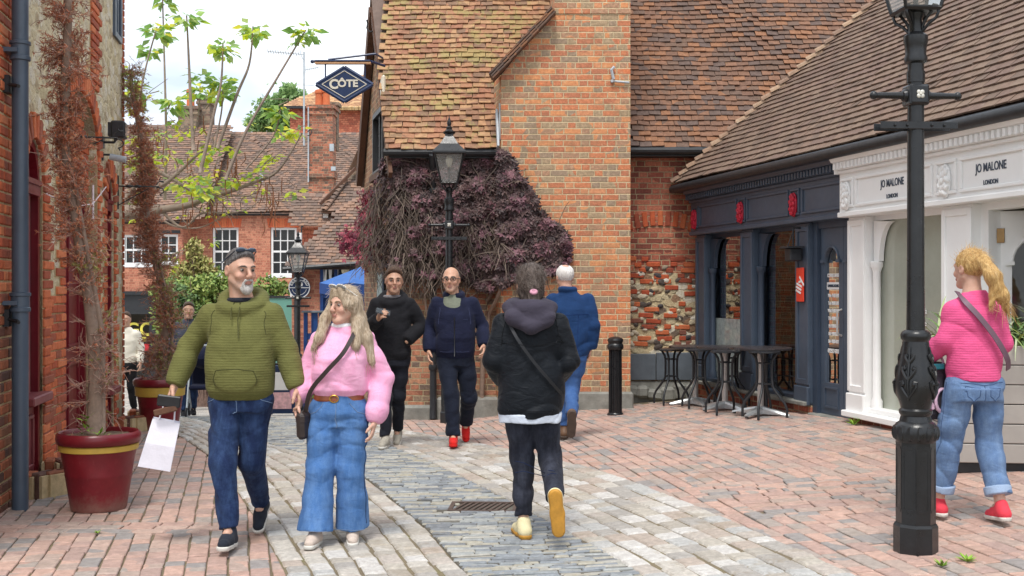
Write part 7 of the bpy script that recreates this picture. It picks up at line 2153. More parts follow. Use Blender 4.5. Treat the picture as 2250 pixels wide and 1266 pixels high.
def person(name, loc, rz, label, J, H, vox=.0058, skin=(.56, .33, .235), head=(0, 0, 0), female=False, hairspec=None, build=1.0, feats=None, hands=None, group='people walking in the street', legs_vis=None, face=True):
    """J: joints in metres in the person's own frame (+y is ahead, +x is the person's right); returns the root and helpers"""
    s = H/1.75; hs = s*(1.04 if female else 1.07)
    root = empty(name, loc, rz, label, 'person', group)
    hc = np.array(J['head'], float); M = rot_head(*head)
    hp = lambda x, y, z: tuple(hc+M @ (np.array([x, y, z])*hs))
    xs_ = [p[0] for k_, p in J.items()]; ys_ = [p[1] for k_, p in J.items()]
    fd = Field((min(xs_)-.2, min(ys_)-.24, -.02), (max(xs_)+.2, max(ys_)+.24, hc[2]+.19), vox)
    # torso and legs, slim under the clothes
    pv = np.array(J['pelvis'], float); ck = np.array(J['chest'], float); nk = np.array(J['neck'], float)
    fd.cone(pv, ck, .09*s, .1*s, .04); fd.cone(ck, nk-(0, 0, .03), .1*s, .06*s, .05)
    for q in 'RL':
        fd.cone(J['sh'+q], ck+(0, 0, .05), .045*s, .07*s, .04)
        fd.chain([J['sh'+q], J['el'+q], J['wr'+q]], [.042*s, .035*s, .025*s], .015)
        fd.chain([J['hip'+q], J['kn'+q], J['an'+q]], [.065*s, .045*s, .034*s], .02)
        fd.cone(J['hip'+q], pv, .07*s, .09*s, .04); fd.cone(J['an'+q], np.array(J['an'+q])+np.array(J.get('toe'+q, (0, 1, -.3)))*.06, .033*s, .026*s, .015)
        h_ = (hands or {}).get(q, {})
        if h_ is not None:
            limb_hand(fd, J['el'+q], J['wr'+q], h_.get('side', (0, 1, .2)), h_.get('curl', .55), 1.0, .008, s*(.92 if female else 1.0), roll=h_.get('roll', 1 if q == 'L' else 0))
    # neck and head
    fd.cone(nk-(0, 0, .03), hp(0, -.02, -.06), (.056 if female else .064)*hs, (.05 if female else .057)*hs, .025)
    fd.ell(hp(0, -.014, .03), np.array([.074, .094, .088])*hs, .02, M=M)
    fd.cone(hp(0, .018, .0), hp(0, .046, -.078), .066*hs, .04*hs, .03)
    for sg in (-1, 1):
        fd.cone(hp(sg*.05, .0, -.045), hp(sg*.018, .066, -.092), .022*hs, .017*hs, .022)
        fd.ell(hp(sg*.038, .062, -.026), np.array([.024, .022, .02])*hs, .02, M=M)
        fd.cone(hp(sg*.045, .07, .03), hp(sg*.012, .083, .027), .009*hs, .011*hs, .014)
        fd.ell(hp(sg*.032, .102, .01), np.array([.017, .019, .0085])*hs, .012, 'c', M=M)
        fd.ell(hp(sg*.078, -.012, -.002), np.array([.01, .02, .032])*hs, .006, M=M)
        fd.ell(hp(sg*.086, -.006, .002), np.array([.007, .011, .018])*hs, .004, 'c', M=M)
        fd.ell(hp(sg*.012, .103, -.028), np.array([.009, .011, .008])*hs, .006, M=M)
    fd.ell(hp(0, .074, -.096), np.array([.022, .018, .018])*hs, .018, M=M)
    fd.cone(hp(0, .086, .02), hp(0, .113, -.02), .009*hs, .0125*hs, .012)
    fd.ell(hp(0, .096, -.053), np.array([.023, .010, .0062])*hs, .005, M=M); fd.ell(hp(0, .094, -.064), np.array([.02, .010, .007])*hs, .005, M=M)
    fd.ell(hp(0, .108, -.0585), np.array([.024, .008, .0022])*hs, .003, 'c', M=M)
    Mi = M.T
    sk = np.array(skin)
    def colors(V):
        P = ((V-hc) @ M)/hs
        c = np.tile(sk, (len(V), 1))
        hd = P[:, 2] > -.13
        g_ = lambda cx, cy, cz, r: np.exp(-(((P[:, 0]-cx)**2+(P[:, 1]-cy)**2+(P[:, 2]-cz)**2)/r**2))
        lip = np.clip(1.5*np.exp(-((P[:, 0]/.021)**4+((P[:, 2]+.059)/.0095)**4))*(P[:, 1] > .082), 0, 1)
        c = c*(1-lip[:, None]*.75)+np.array((.42, .16, .14))*lip[:, None]*.75
        red = np.clip(g_(.042, .075, -.025, .028)+g_(-.042, .075, -.025, .028)+g_(0, .112, -.02, .02)+.7*(g_(.08, -.01, 0, .03)+g_(-.08, -.01, 0, .03)), 0, 1)*.35
        c = c*(1-red[:, None])+np.array((.56, .24, .18))*red[:, None]
        if feats and 'stubble' in feats:
            st = np.clip((np.exp(-((P[:, 2]+.085)/.035)**2)*(P[:, 1] > .005)*(1-lip)), 0, 1)*feats['stubble'][1]*hd
            c = c*(1-st[:, None])+np.array(feats['stubble'][0])*st[:, None]
        return c
    field_obj(fd, 'body', m_skin, root, 1, colors)
    if face:
        mb = MB()
        for sg in (-1, 1):
            c = np.array(hp(sg*.032, .0765, .009)); Mm = Matrix(M.tolist())
            mb.ball(c, .0118*s, 0, 12, 8, Mm); ir = np.array(hp(sg*.032, .0835, .0085)); mb.ball(ir, (.0078*s, .0052*s, .0078*s), 1, 10, 6, Mm)
        mb.build('eyes', [m_eye, m_iris], root, smooth=True)
        mb = MB(); bc = (feats or {}).get('brow', (.05, .035, .028))
        for sg in (-1, 1):
            pts = [hp(sg*x, y, z) for x, y, z in ((.014, .094, .026), (.026, .0935, .0315), (.04, .085, .031), (.052, .07, .024))]
            mb.tube(pts, [.004*s, .0052*s, .0046*s, .002*s], 6)
        mb.build('eyebrows', paint('brow_%02d' % int(bc[0]*100), bc, .8), root, smooth=True)
    return root, hs, hp, M, hc

def hair_field(root, name, mat, hp, M, hc, s, parts, cuts=(), vox=.006, wr=.003, freq=2.2, relax=1):
    P = [np.array(p[1]) for p in parts]+[np.array(p[2]) for p in parts if p[0] == 'cone']
    lo = np.min(P, 0)-.16; hi = np.max(P, 0)+.16
    fd = Field(lo, hi, vox)
    for p in parts:
        if p[0] == 'ell': fd.ell(p[1], p[2], p[3] if len(p) > 3 else .02, M=M)
        else: fd.cone(p[1], p[2], p[3], p[4], p[5] if len(p) > 5 else .02, flat=p[6] if len(p) > 6 else None)
    for c in cuts:
        if c[0] == 'ell': fd.ell(c[1], c[2], c[3] if len(c) > 3 else .01, 'c', M=M)
        elif c[0] == 'half':
            X = np.meshgrid(*fd.ax, indexing='ij'); n_ = M @ np.array(c[2], float); n_ /= np.linalg.norm(n_)
            d = (X[0]-c[1][0])*n_[0]+(X[1]-c[1][1])*n_[1]+(X[2]-c[1][2])*n_[2]; k = c[3] if len(c) > 3 else .012
            A = fd.D; h = np.clip(.5-.5*(A-d)/k, 0, 1); fd.D = (A*(1-h)+d*h+k*h*(1-h)).astype(np.float32)
    if wr:
        X = np.meshgrid(*fd.ax, indexing='ij'); m_ = np.abs(fd.D) < .04
        x, y, z = X[0][m_], X[1][m_], X[2][m_]
        a = np.arctan2(y-hc[1], x-hc[0])
        fd.D[m_] += (wr*(np.sin(a*22+7*np.sin(z*16*freq/2.2))+.6*np.sin(a*41+z*30+5*np.sin(z*21)))).astype(np.float32)
    return field_obj(fd, name, mat, root, relax)

def strands(o, mat, n, L_, flow, lift=.25, r=.0011, curl=.25, avoid=None):
    """loose hairs laid over the hair's own surface, following flow(point, normal)"""
    me = o.data; P = me.polygons; mb = MB(); N = len(P)
    for i in range(n):
        f = P[rnd.randrange(N)]; p = Vector(f.center); nn = Vector(f.normal); d = Vector(flow(p, nn)); d = (d-nn*d.dot(nn)+rv(curl)*.5)
        if d.length < 1e-3: continue
        d.normalize(); l = L_*rnd.uniform(.5, 1.2); q = p-nn*.003; pts = [q]
        for k in range(3):
            q = q+(d+nn*lift*(.6-.25*k)).normalized()*l/3; pts.append(q); d = (d-nn*.22+rv(.07)).normalized()
        if avoid and avoid(pts[-1]): continue
        mb.tube(pts, [r, r, r*.8, r*.4], 3, 0, False)
    mb.build('strands', mat, o)

def hair_strand_mat(name, cols):
    return islands(name, cols, mott=0, bump=0, rough=.45, spec=.4, interp='LINEAR')

def seam(root, fd, pts, mat, name='seam', r=.0022, off=.0005, n=8, cyc=False):
    """a stitched line that lies on the surface of a garment"""
    P_ = [np.array(p, float) for p in pts]; Q = []
    for i in range(len(P_)-1):
        for k in range(n): Q.append(P_[i]+(P_[i+1]-P_[i])*k/n)
    Q.append(P_[-1]); Q = np.array(Q)
    def val(X):
        t = (X-fd.lo)/fd.vox; i = np.clip(np.floor(t).astype(int), 0, fd.n-2); f = np.clip(t-i, 0, 1); o = 0
        for a in (0, 1):
            for b in (0, 1):
                for c in (0, 1): o = o+fd.D[i[:, 0]+a, i[:, 1]+b, i[:, 2]+c]*np.abs(1-a-f[:, 0])*np.abs(1-b-f[:, 1])*np.abs(1-c-f[:, 2])
        return o
    h = fd.vox
    for _ in range(14):
        G = np.stack([(val(Q+h*e)-val(Q-h*e))/(2*h) for e in np.eye(3)], 1); G /= np.linalg.norm(G, axis=1)[:, None]+1e-6
        Q = Q-np.clip(val(Q)-off, -.03, .03)[:, None]*G*.8
    mb = MB(); mb.tube([tuple(q) for q in Q], r, 5); return mb.build(name, mat, root, smooth=True)

def wisps(root, mat, starts, mean, n, length, r=.0016, jit=.25, bend=(0, 0, -.1), name='wisps'):
    mb = MB()
    for i in range(n):
        p = Vector(rnd.choice(starts))+rv(.012); d = (Vector(mean)+rv(jit)).normalized(); L_ = length*rnd.uniform(.5, 1.1); pts = [p]
        for k in range(5): pts.append(pts[-1]+d*L_/5); d = (d+Vector(bend)+rv(.06)).normalized()
        mb.tube(pts, [r, r, r, r*.8, r*.6, r*.3], 4, 0, False)
    return mb.build(name, mat, root)

def top_field(J, vox, pad=.16, lo_z=.55):
    X = np.array([J[k_] for k_ in ('shR', 'shL', 'elR', 'elL', 'wrR', 'wrL', 'chest', 'neck', 'pelvis')])
    lo = X.min(0)-pad; hi = X.max(0)+pad; lo[2] = min(lo[2]+pad-.1, lo_z); hi[2] += .02
    return Field(lo, hi, vox)
def sleeves(fd, J, r, k=.03, cutback=.01, bag=1.0, upto='wr'):
    for q in 'RL':
        S, E, W = (np.array(J[a+q], float) for a in ('sh', 'el', 'wr')); f = (W-E)/np.linalg.norm(W-E); u_ = (E-S)/np.linalg.norm(E-S)
        fd.cone(S, E, r[0], r[1], k); c = W-f*cutback
        fd.cone(E, W, r[1], r[2]*bag, .015, cut=(c, f)); 
        if bag > 1: fd.cone(E+f*.1, W-f*.05, r[1]*.97, r[2]*bag*1.1, .03)
        fd.cone(W-f*.055, W, r[2], r[2], .008, cut=(c, f))
def trousers(root, J, name, mat, waist, top, r, vox=.008, hipw=.17, hipd=.115, cuts=(.06, .06), wr=.004, seed=1, flare=None, cy=0.0, seatd=None, midx=None, mats=None, back=0.0):
    X = np.array([J[k_] for k_ in ('hipR', 'hipL', 'knR', 'knL', 'anR', 'anL')]); lo = X.min(0)-.22; hi = X.max(0)+.22
    lo[2] = -.03; hi[2] = top+.03; fd = Field(lo, hi, vox)
    pv = J['pelvis']; cr = J['hipR'][2]-.1
    fd.loft([(cr-.02, pv[0], pv[1]+back, hipw*.93, hipd*.98), (cr+.06, pv[0], pv[1]+back, hipw, hipd*1.05), (top-.08, pv[0], pv[1]+back*.5, hipw*.97, hipd), (top, pv[0], pv[1], waist, hipd*.92)], .03)
    for q, ct in zip('RL', cuts):
        hp_, kn, an = (np.array(J[a+q], float) for a in ('hip', 'kn', 'an')); f = (an-kn)/np.linalg.norm(an-kn)
        end = an-f*ct
        hp2 = hp_+np.array([0, 0, -.04])
        mid = hp2*.5+kn*.5
        rr = r if not isinstance(r, dict) else r[q]
        fd.chain([hp2, mid, kn], [rr[0], (rr[0]*.45+rr[1]*.55), rr[1]], .028)
        if flare:
            m2 = kn*.5+end*.5; fd.cone(kn, m2, rr[1], rr[2], .025); fd.cone(m2, end+f*.05, rr[2], rr[3], .02, cut=(end, f))
        else:
            fd.cone(kn, end+f*.02, rr[1], rr[2], .025, cut=(end, f))
    fd.wrinkle(wr, seed, .9)
    fd.o = field_obj(fd, name, mat, root, 1, mats=mats, midx=midx); return fd

def shoe(root, an, toe, mat, sole=None, s=1.0, up=None, name='shoe', high=.0, heelm=None):
    """an = ankle joint; toe = direction of the foot; up = the foot's own up"""
    an = np.array(an, float); f = np.array(toe, float); f /= np.linalg.norm(f)
    u_ = np.array(up if up is not None else (0, 0, 1), float); u_ = u_-f*(u_ @ f); u_ /= np.linalg.norm(u_); r_ = np.cross(f, u_)
    P = lambda a, b, c: an+f*a*s+r_*b*s+u_*(c-.085)*s
    def F_(pts, v=.005):
        X = np.array(pts); return Field(X.min(0)-.07, X.max(0)+.07, v)
    ext = [P(-.08, 0, 0), P(.2, 0, 0), P(0, 0, .13), P(.1, .05, 0), P(.1, -.05, 0)]
    fd = F_(ext)
    fd.cone(P(-.045, 0, .045), P(.06, 0, .04), .036*s, .036*s, .02); fd.cone(P(.06, 0, .042), P(.15, -.004, .036), .038*s, .034*s, .02, flat=(u_, .85)); fd.cone(P(-.03, 0, .05), P(-.005, 0, .105+high), .036*s, .037*s, .03); fd.cone(P(.0, 0, .08), P(.09, 0, .055), .034*s, .03*s, .03)
    X = np.meshgrid(*fd.ax, indexing='ij'); c = P(0, 0, .02); d = -((X[0]-c[0])*u_[0]+(X[1]-c[1])*u_[1]+(X[2]-c[2])*u_[2]); fd.D = np.maximum(fd.D, d.astype(np.float32))
    sh = field_obj(fd, name, mat, root, 1)
    fd = F_(ext)
    fd.cone(P(-.045, 0, .02), P(.06, 0, .02), .04*s, .036*s, .02); fd.cone(P(.06, 0, .02), P(.155, -.004, .02), .042*s, .038*s, .02)
    d = np.abs((X[0]-P(0, 0, .013)[0])*u_[0]+(X[1]-P(0, 0, .013)[1])*u_[1]+(X[2]-P(0, 0, .013)[2])*u_[2])-.013*s; fd.D = np.maximum(fd.D, d.astype(np.float32))
    field_obj(fd, 'sole', sole or m_sole, sh, 0)
    mb = MB()      # laces
    for i in range(4):
        a = .035+i*.02; mb.tube([P(a, -.018, .09-i*.0075), P(a+.004, 0, .096-i*.0078), P(a, .018, .09-i*.0075)], .0028*s, 5)
    mb.build('laces', m_white2 if sole is None else m_dark, sh)
    return sh

def pts_of(s, **kw):
    return {k_: tuple(np.array(v)) for k_, v in kw.items()}
def std(H, **ov):
    s = H/1.75; B = BASE
    J = dict(pelvis=(0, 0, .95*s), chest=(0, 0, 1.28*s), neck=(0, -.01*s, 1.49*s), head=(0, .015*s, 1.635*s))
    for q, sg in (('R', 1), ('L', -1)):
        J['sh'+q] = (sg*.17*s, -.01, 1.38*s); J['el'+q] = (sg*.24*s, -.03, 1.14*s); J['wr'+q] = (sg*.26*s, .05, .9*s)
        J['hip'+q] = (sg*.09*s, 0, .91*s); J['kn'+q] = (sg*.095*s, .02, .485*s); J['an'+q] = (sg*.1*s, -.01, .085*s)
    J.update(ov); return J
def strap_band(root, name, mat, pts, w_, t_=.006, outward=None):
    """a flat strap following points on the body"""
    mb = MB(); P_ = [Vector(p) for p in pts]; Q = []
    for i in range(len(P_)-1):
        p0, p1, p2, p3 = P_[max(i-1, 0)], P_[i], P_[i+1], P_[min(i+2, len(P_)-1)]
        for k in range(6):
            t = k/6; Q.append(.5*((2*p1)+(p2-p0)*t+(2*p0-5*p1+4*p2-p3)*t*t+(3*p1-p0-3*p2+p3)*t**3))
    Q.append(P_[-1]); vs = []; fs = []
    for i, q in enumerate(Q):
        d = (Q[min(i+1, len(Q)-1)]-Q[max(i-1, 0)]).normalized(); o_ = Vector(outward) if outward else Vector((0, 1, 0)); a = d.cross(o_).normalized(); o_ = a.cross(d)
        for (x, y) in ((-1, 0), (1, 0), (1, 1), (-1, 1)): vs.append(q+a*x*w_/2+o_*y*t_)
    for i in range(len(Q)-1):
        for k in range(4): fs.append((i*4+k, i*4+(k+1) % 4, i*4+4+(k+1) % 4, i*4+4+k))
    mb.add(vs, fs); return mb.build(name, mat, root, smooth=40)
def G0(x, y): return gz(x, y)+.024
m_denim_d = cloth('dark_denim', c8(28, 42, 74), .25, 300, fade=(c8(78, 106, 150), .45))
m_denim = cloth('mid_denim', c8(70, 108, 160), .2, 300, fade=(c8(124, 160, 204), .5))
m_denim_l = cloth('light_denim', c8(96, 122, 160), .18, 300, fade=(c8(150, 176, 206), .45))
m_blackcl = cloth('black_cotton', c8(30, 30, 34), .25)
m_trouser = cloth('navy_trouser', c8(28, 33, 47), .2)
m_navycl = cloth('navy_jersey', c8(28, 32, 54), .2)
def lace(root, pts, r, mat, name): 
    mb = MB(); mb.tube(pts, r, 6); return mb.build(name, mat, root, smooth=True)
def ring(fd, c, rx, ry, r, k=.02, n=18, tilt=0.0, a0=0, a1=360):
    pts = []
    for i in range(n+1):
        t = R(a0+(a1-a0)*i/n); pts.append((c[0]+rx*math.cos(t), c[1]+ry*math.sin(t), c[2]+tilt*math.sin(t)))
    fd.chain(pts, [r]*(n+1), k)
def short_hair(root, mat, hp, M, hc, s, thick=.0, line=.066, brow=(0, .1, .06), cols=None):
    o = hair_field(root, 'hair', mat, hp, M, hc, s,
        [('ell', hp(0, -.016, .034), np.array([.0775, .0975, .093+thick])*s), ('ell', hp(0, .018, .072), np.array([.062, .068, .048+thick])*s, .03)],
        [('half', hp(0, line-.004, .082), (0, 1, -.9), .014), ('half', hp(0, -.02, -.035), (0, .62, -1), .02), ('ell', hp(.08, -.0, -.01), np.array([.02, .03, .03])*s, .01), ('ell', hp(-.08, -.0, -.01), np.array([.02, .03, .03])*s, .01)], .005, .0008)
    if cols: fw = M @ np.array((0, -1, .25)); strands(o, hair_strand_mat(mat.name+'_strand', cols), 1500, .02+thick*.7, lambda p, n_: fw, .12, .0011, .2)
    return o

def face_free(hc, M, s):
    def f(p):
        q = M.T @ (np.array(p)-hc)/s; return q[1] > .035 and abs(q[0]) < .066 and -.2 < q[2] < .075
    return f
# ---- man in the olive hoodie
Y = 6.95; X = (530-1125)/F*Y; s = 1.017
J = dict(pelvis=(0, 0, .965), chest=(0, 0, 1.29), neck=(0, -.012, 1.51), head=(-.0, .02, 1.652),
    shR=(.18, -.02, 1.385), shL=(-.18, -.02, 1.385), elR=(.325, -.03, 1.19), elL=(-.27, -.03, 1.17), wrR=(.385, .06, .965), wrL=(-.345, .03, .945),
    hipR=(.095, 0, .92), hipL=(-.095, 0, .92), knR=(.075, .13, .5), knL=(-.055, -.02, .49), anR=(.022, .2, .095), anL=(-.05, -.33, .17), toeR=(.0, 1, .12), toeL=(0, .85, -.5))
SK = (.56, .33, .24)
p1, s, hp, M, hc = person('person', (X, Y, G0(X, Y)), R(180), 'smiling bearded man in olive green hoodie and dark jeans carrying a white paper bag', J, 1.78, head=(R(42), R(-4), 0), skin=SK,
    feats=dict(stubble=((.4, .35, .32), .3), brow=(.1, .08, .07)), hands=dict(R=dict(curl=.8), L=dict(curl=.75)))
fd = top_field(J, .0068, lo_z=.84)
fd.loft([(.885, 0, .005, .185, .13), (.93, 0, .012, .205, .15), (1.05, 0, .022, .205, .16), (1.2, 0, .012, .208, .15), (1.31, 0, -.0, .2, .135), (1.39, 0, -.012, .165, .115), (1.45, 0, -.02, .11, .09), (1.48, 0, -.02, .09, .075)], .03)
sleeves(fd, J, (.075, .068, .05), .035, .0, 1.12)
ring(fd, (0, -.035, 1.468), .118, .118, .032, .03, tilt=-.055); fd.ell((0, -.125, 1.44), (.12, .05, .09), .04)
fd.ell((0, .155, 1.0), (.13, .02, .075), .012)
fd.wrinkle(.0058, 1.0, .8)
m_seam = cloth('seam_thread', c8(70, 70, 40)); field_obj(fd, 'hoodie', cloth('olive_fleece', c8(104, 104, 60), .14, 260, ribs=400, ribd=.1), p1, 1)
seam(p1, fd, [(.12, .2, 1.06), (.16, .2, .96), (.17, .18, .9)], m_seam, 'pocket_seam'); seam(p1, fd, [(-.12, .2, 1.06), (-.16, .2, .96), (-.17, .18, .9)], m_seam, 'pocket_seam'); seam(p1, fd, [(-.12, .2, 1.06), (0, .22, 1.07), (.12, .2, 1.06)], m_seam, 'pocket_seam')
for sg in (1, -1): seam(p1, fd, [(sg*.17, .1, 1.43), (sg*.19, .14, 1.36), (sg*.2, .13, 1.28)], m_seam, 'shoulder_seam')
fd = Field((-.25, -.2, .86), (.25, .23, .95), .007); fd.loft([(.872, 0, .008, .182, .128), (.92, 0, .012, .198, .146)], .0); field_obj(fd, 'waistband', cloth('olive_rib', c8(92, 92, 50), .14), p1, 1)
lace(p1, [(-.015, .09, 1.46), (-.02, .125, 1.42), (-.015, .15, 1.36), (-.022, .165, 1.25)], .004, cloth('cord', c8(78, 78, 44)), 'drawstring'); lace(p1, [(.02, .09, 1.46), (.03, .125, 1.42), (.028, .15, 1.36)], .004, bpy.data.materials['cord'], 'drawstring')
fd = Field((-.12, -.12, 1.42), (.12, .14, 1.56), .006); ring(fd, (0, -.005, 1.472), .07, .068, .016, .01); field_obj(fd, 't_shirt', cloth('charcoal_tee', c8(40, 42, 50)), p1, 1)
tf = trousers(p1, J, 'jeans', m_denim_d, .165, .93, (.098, .075, .056), .0075, .178, .125, (.03, .03), .0055, 2)
m_stitch = cloth('denim_stitch', c8(110, 130, 160)); m_dstitch = cloth('denim_shadow', c8(28, 40, 70))
seam(p1, tf, [(0, .2, .92), (.0, .2, .82), (.0, .16, .77)], m_stitch, 'fly')
for sg in (1, -1): seam(p1, tf, [(sg*.12, .15, .925), (sg*.155, .1, .87), (sg*.19, .03, .85)], m_stitch, 'pocket'); seam(p1, tf, [(sg*.2, .02, .86), (J['knR' if sg > 0 else 'knL'][0]+sg*.1, J['knR' if sg > 0 else 'knL'][1], .5), (J['anR' if sg > 0 else 'anL'][0]+sg*.08, J['anR' if sg > 0 else 'anL'][1], .2)], m_dstitch, 'side_seam')
shoe(p1, J['anR'], (.0, 1, .1), m_dk := cloth('dark_suede', c8(44, 48, 58), .2), None, 1.02); shoe(p1, J['anL'], (0, .85, -.5), m_dk, None, 1.02)
short_hair(p1, hairmat('grey_hair', [c8(58, 54, 54), c8(98, 94, 94), c8(140, 138, 138)]), hp, M, hc, s, .004, cols=[c8(52,48,48), c8(104,100,100), c8(156,152,150)])
hair_field(p1, 'beard', hairmat('grey_beard', [c8(150, 144, 138), c8(190, 186, 182), c8(214, 210, 206)], 40), hp, M, hc, s,
    [('ell', hp(0, .078, -.1), np.array([.032, .026, .03])*s), ('cone', hp(-.026, .092, -.058), hp(-.026, .078, -.09), .007, .011), ('cone', hp(.026, .092, -.058), hp(.026, .078, -.09), .007, .011), ('cone', hp(-.02, .1, -.046), hp(.02, .1, -.046), .006, .006)],
    [('ell', hp(0, .104, -.062), np.array([.019, .02, .009])*s, .004)], .0042, .0012)
mb = MB()     # sunglasses pushed up
for sg in (-1, 1):
    c = Vector(hp(sg*.034, .055, .118)); mb.ball(c, (.032, .012, .02), 0, 12, 8, Matrix(M.tolist()) @ Euler((R(-50), 0, 0)).to_matrix()); mb.tube([hp(sg*.066, .05, .112), hp(sg*.082, -.03, .06), hp(sg*.08, -.07, .04)], .0035, 5)
mb.tube([hp(-.02, .062, .12), hp(.02, .062, .12)], .004, 5); mb.build('sunglasses', paint('smoke_lens', c8(60, 74, 92), .12, .0), p1, smooth=True)
# the bag and the phone he carries
wrw = p1.matrix_basis @ Vector((.41, .09, .87))
r = empty('paper_bag', wrw+Vector((-.02, .02, -.08)), R(14), 'white paper carrier bag swinging from the bearded man\'s hand', 'bag')
mb = MB(); m = Matrix.Rotation(R(12), 3, 'Y')
tp = [m @ Vector(p) for p in ((-.075, -.05, -.04), (.085, -.05, -.04), (.085, .05, -.04), (-.075, .05, -.04))]; bt = [m @ Vector(p) for p in ((-.1, -.05, -.335), (.09, -.05, -.335), (.09, .05, -.335), (-.1, .05, -.335))]
md = [((a+b)/2)*1.0+Vector((0, (.012 if i > 1 else -.012), 0)) for i, (a, b) in enumerate(zip(tp, bt))]
mb.add(tp+md+bt, [(0, 1, 5, 4), (1, 2, 6, 5), (2, 3, 7, 6), (3, 0, 4, 7), (4, 5, 9, 8), (5, 6, 10, 9), (6, 7, 11, 10), (7, 4, 8, 11), (11, 10, 9, 8)])
m_paper = paint('white_paper', c8(232, 230, 240), .7, 0, .05, 9, .5, 9); mb.build('bag_body', m_paper, r)
mb = MB()
for y in (-.05, .05): mb.tube([m @ Vector((-.04, y, -.045)), m @ Vector((-.03, y*.4, .06)), m @ Vector((.0, 0, .09)), m @ Vector((.035, y*.4, .055)), m @ Vector((.05, y, -.045))], .004, 5)
mb.build('handle', m_paper, r)
r = empty('phone', p1.matrix_basis @ Vector((.395, .155, .872)), 0, 'dark phone and wallet in the bearded man\'s bag hand', 'phone'); mb = MB(); mb.box((0, 0, 0), (.135, .02, .07), 0, (R(10), R(8), R(10)), .006); mb.build('phone_case', m_dark, r)
mb = MB(); mb.box((-.02, .0, -.055), (.14, .018, .04), 0, (R(0), R(-14), R(10)), .006); mb.build('wallet', m_wood, r)
mb = MB(); mb.lathe([(.031, -.01), (.034, -.006), (.034, .006), (.031, .01)], 16, (0, 0, 0)); o = mb.build('watch', m_gold, p1, smooth=40); o.location = (-.34, .028, .958); o.rotation_euler = (R(12), R(18), 0)

# ---- woman in the pink sweatshirt
Y = 6.95; X = (745-1125)/F*Y
J = dict(pelvis=(0, 0, .87), chest=(-.01, 0, 1.13), neck=(-.025, -.012, 1.325), head=(-.035, .015, 1.44),
    shR=(.122, -.02, 1.225), shL=(-.162, -.02, 1.225), elR=(.2, -.05, 1.03), elL=(-.262, -.04, .99), wrR=(.238, .03, .855), wrL=(-.222, .045, .735),
    hipR=(.083, 0, .83), hipL=(-.083, 0, .83), knR=(.105, .06, .44), knL=(-.075, .03, .44), anR=(.125, .12, .08), anL=(-.082, -.02, .08))
p2, s, hp, M, hc = person('person', (X, Y, G0(X, Y)), R(180), 'smiling woman in pink sweatshirt and flared blue jeans with long fair hair', J, 1.575, head=(R(-38), R(-2), 0), skin=(.6, .36, .27), female=True, feats=dict(brow=(.2, .13, .08)), hands=dict(R=dict(curl=.7), L=dict(curl=.45)))
fd = top_field(J, .0065, lo_z=.84)
fd.loft([(.885, -.0, .0, .148, .1), (.93, -.005, .01, .17, .125), (1.03, -.01, .02, .165, .128), (1.12, -.012, .025, .16, .132), (1.19, -.018, .0, .15, .115), (1.26, -.02, -.012, .11, .09), (1.325, -.024, -.015, .075, .068)], .03)
for q, sg in (('R', 1), ('L', -1)):
    S, E, W = (np.array(J[a+q]) for a in ('sh', 'el', 'wr')); f = (W-E)/np.linalg.norm(W-E)
    fd.cone(S, E, .06, .066, .035); fd.cone(E, W-f*.06, .066, .07, .02); fd.cone(W-f*.07, W-f*.005, .07, .04, .02, cut=(W-f*.005, f))
fd.wrinkle(.0062, 4.0, .85)
field_obj(fd, 'sweatshirt', cloth('pink_cotton', c8(236, 166, 200), .07, 300, fade=(c8(246, 196, 220), .6)), p2, 1)
fd = Field((-.16, -.12, 1.26), (.1, .13, 1.38), .006); ring(fd, (-.024, -.008, 1.318), .062, .06, .015, .01); field_obj(fd, 't_shirt', cloth('white_tee', c8(236, 236, 240), .04), p2, 1)
tf = trousers(p2, J, 'jeans', m_denim, .138, .9, (.098, .082, .09, .112), .0075, .172, .12, (.012, .012), .0055, 5, flare=True)
seam(p2, tf, [(0, .2, .86), (.0, .2, .75), (.0, .16, .68)], m_stitch, 'fly')
for sg in (1, -1): seam(p2, tf, [(sg*.09, .15, .865), (sg*.125, .1, .8), (sg*.17, .03, .775)], m_stitch, 'pocket'); seam(p2, tf, [(sg*.18, .03, .78), (J['knR' if sg > 0 else 'knL'][0]+sg*.1, .05, .45), (J['anR' if sg > 0 else 'anL'][0]+sg*.12, .05, .12)], m_dstitch, 'side_seam')
seam(p2, tf, [(J['anR'][0]-.1, .2, .085), (J['anR'][0], .3, .085), (J['anR'][0]+.1, .2, .085)], m_stitch, 'hem'); seam(p2, tf, [(J['anL'][0]-.1, .06, .085), (J['anL'][0], .16, .085), (J['anL'][0]+.1, .06, .085)], m_stitch, 'hem')
fd = Field((-.22, -.2, .82), (.22, .2, .95), .006); fd.loft([(.862, 0, .002, .157, .118), (.902, 0, .002, .15, .112)], 0); field_obj(fd, 'belt', paint('tan_leather', c8(128, 66, 34), .4, 0, .15, 20), p2, 1)
mb = MB()
for k in range(20):
    a0, a1 = R(k*18), R(k*18+18); mb.tube([(.012+.026*math.cos(a0), .121, .882+.021*math.sin(a0)), (.012+.026*math.cos(a1), .121, .882+.021*math.sin(a1))], .0042, 5)
mb.build('buckle', paint('brass_buckle', c8(196, 150, 70), .3, .8), p2)
m_beige = cloth('beige_suede', c8(196, 180, 168), .12)
shoe(p2, J['anR'], (.1, 1, .06), m_beige, None, .9); shoe(p2, J['anL'], (-.1, 1, -.05), m_beige, None, .9)
m_fair = hairmat('fair_hair', [c8(128, 108, 88), c8(178, 158, 134), c8(212, 198, 178)], 50)
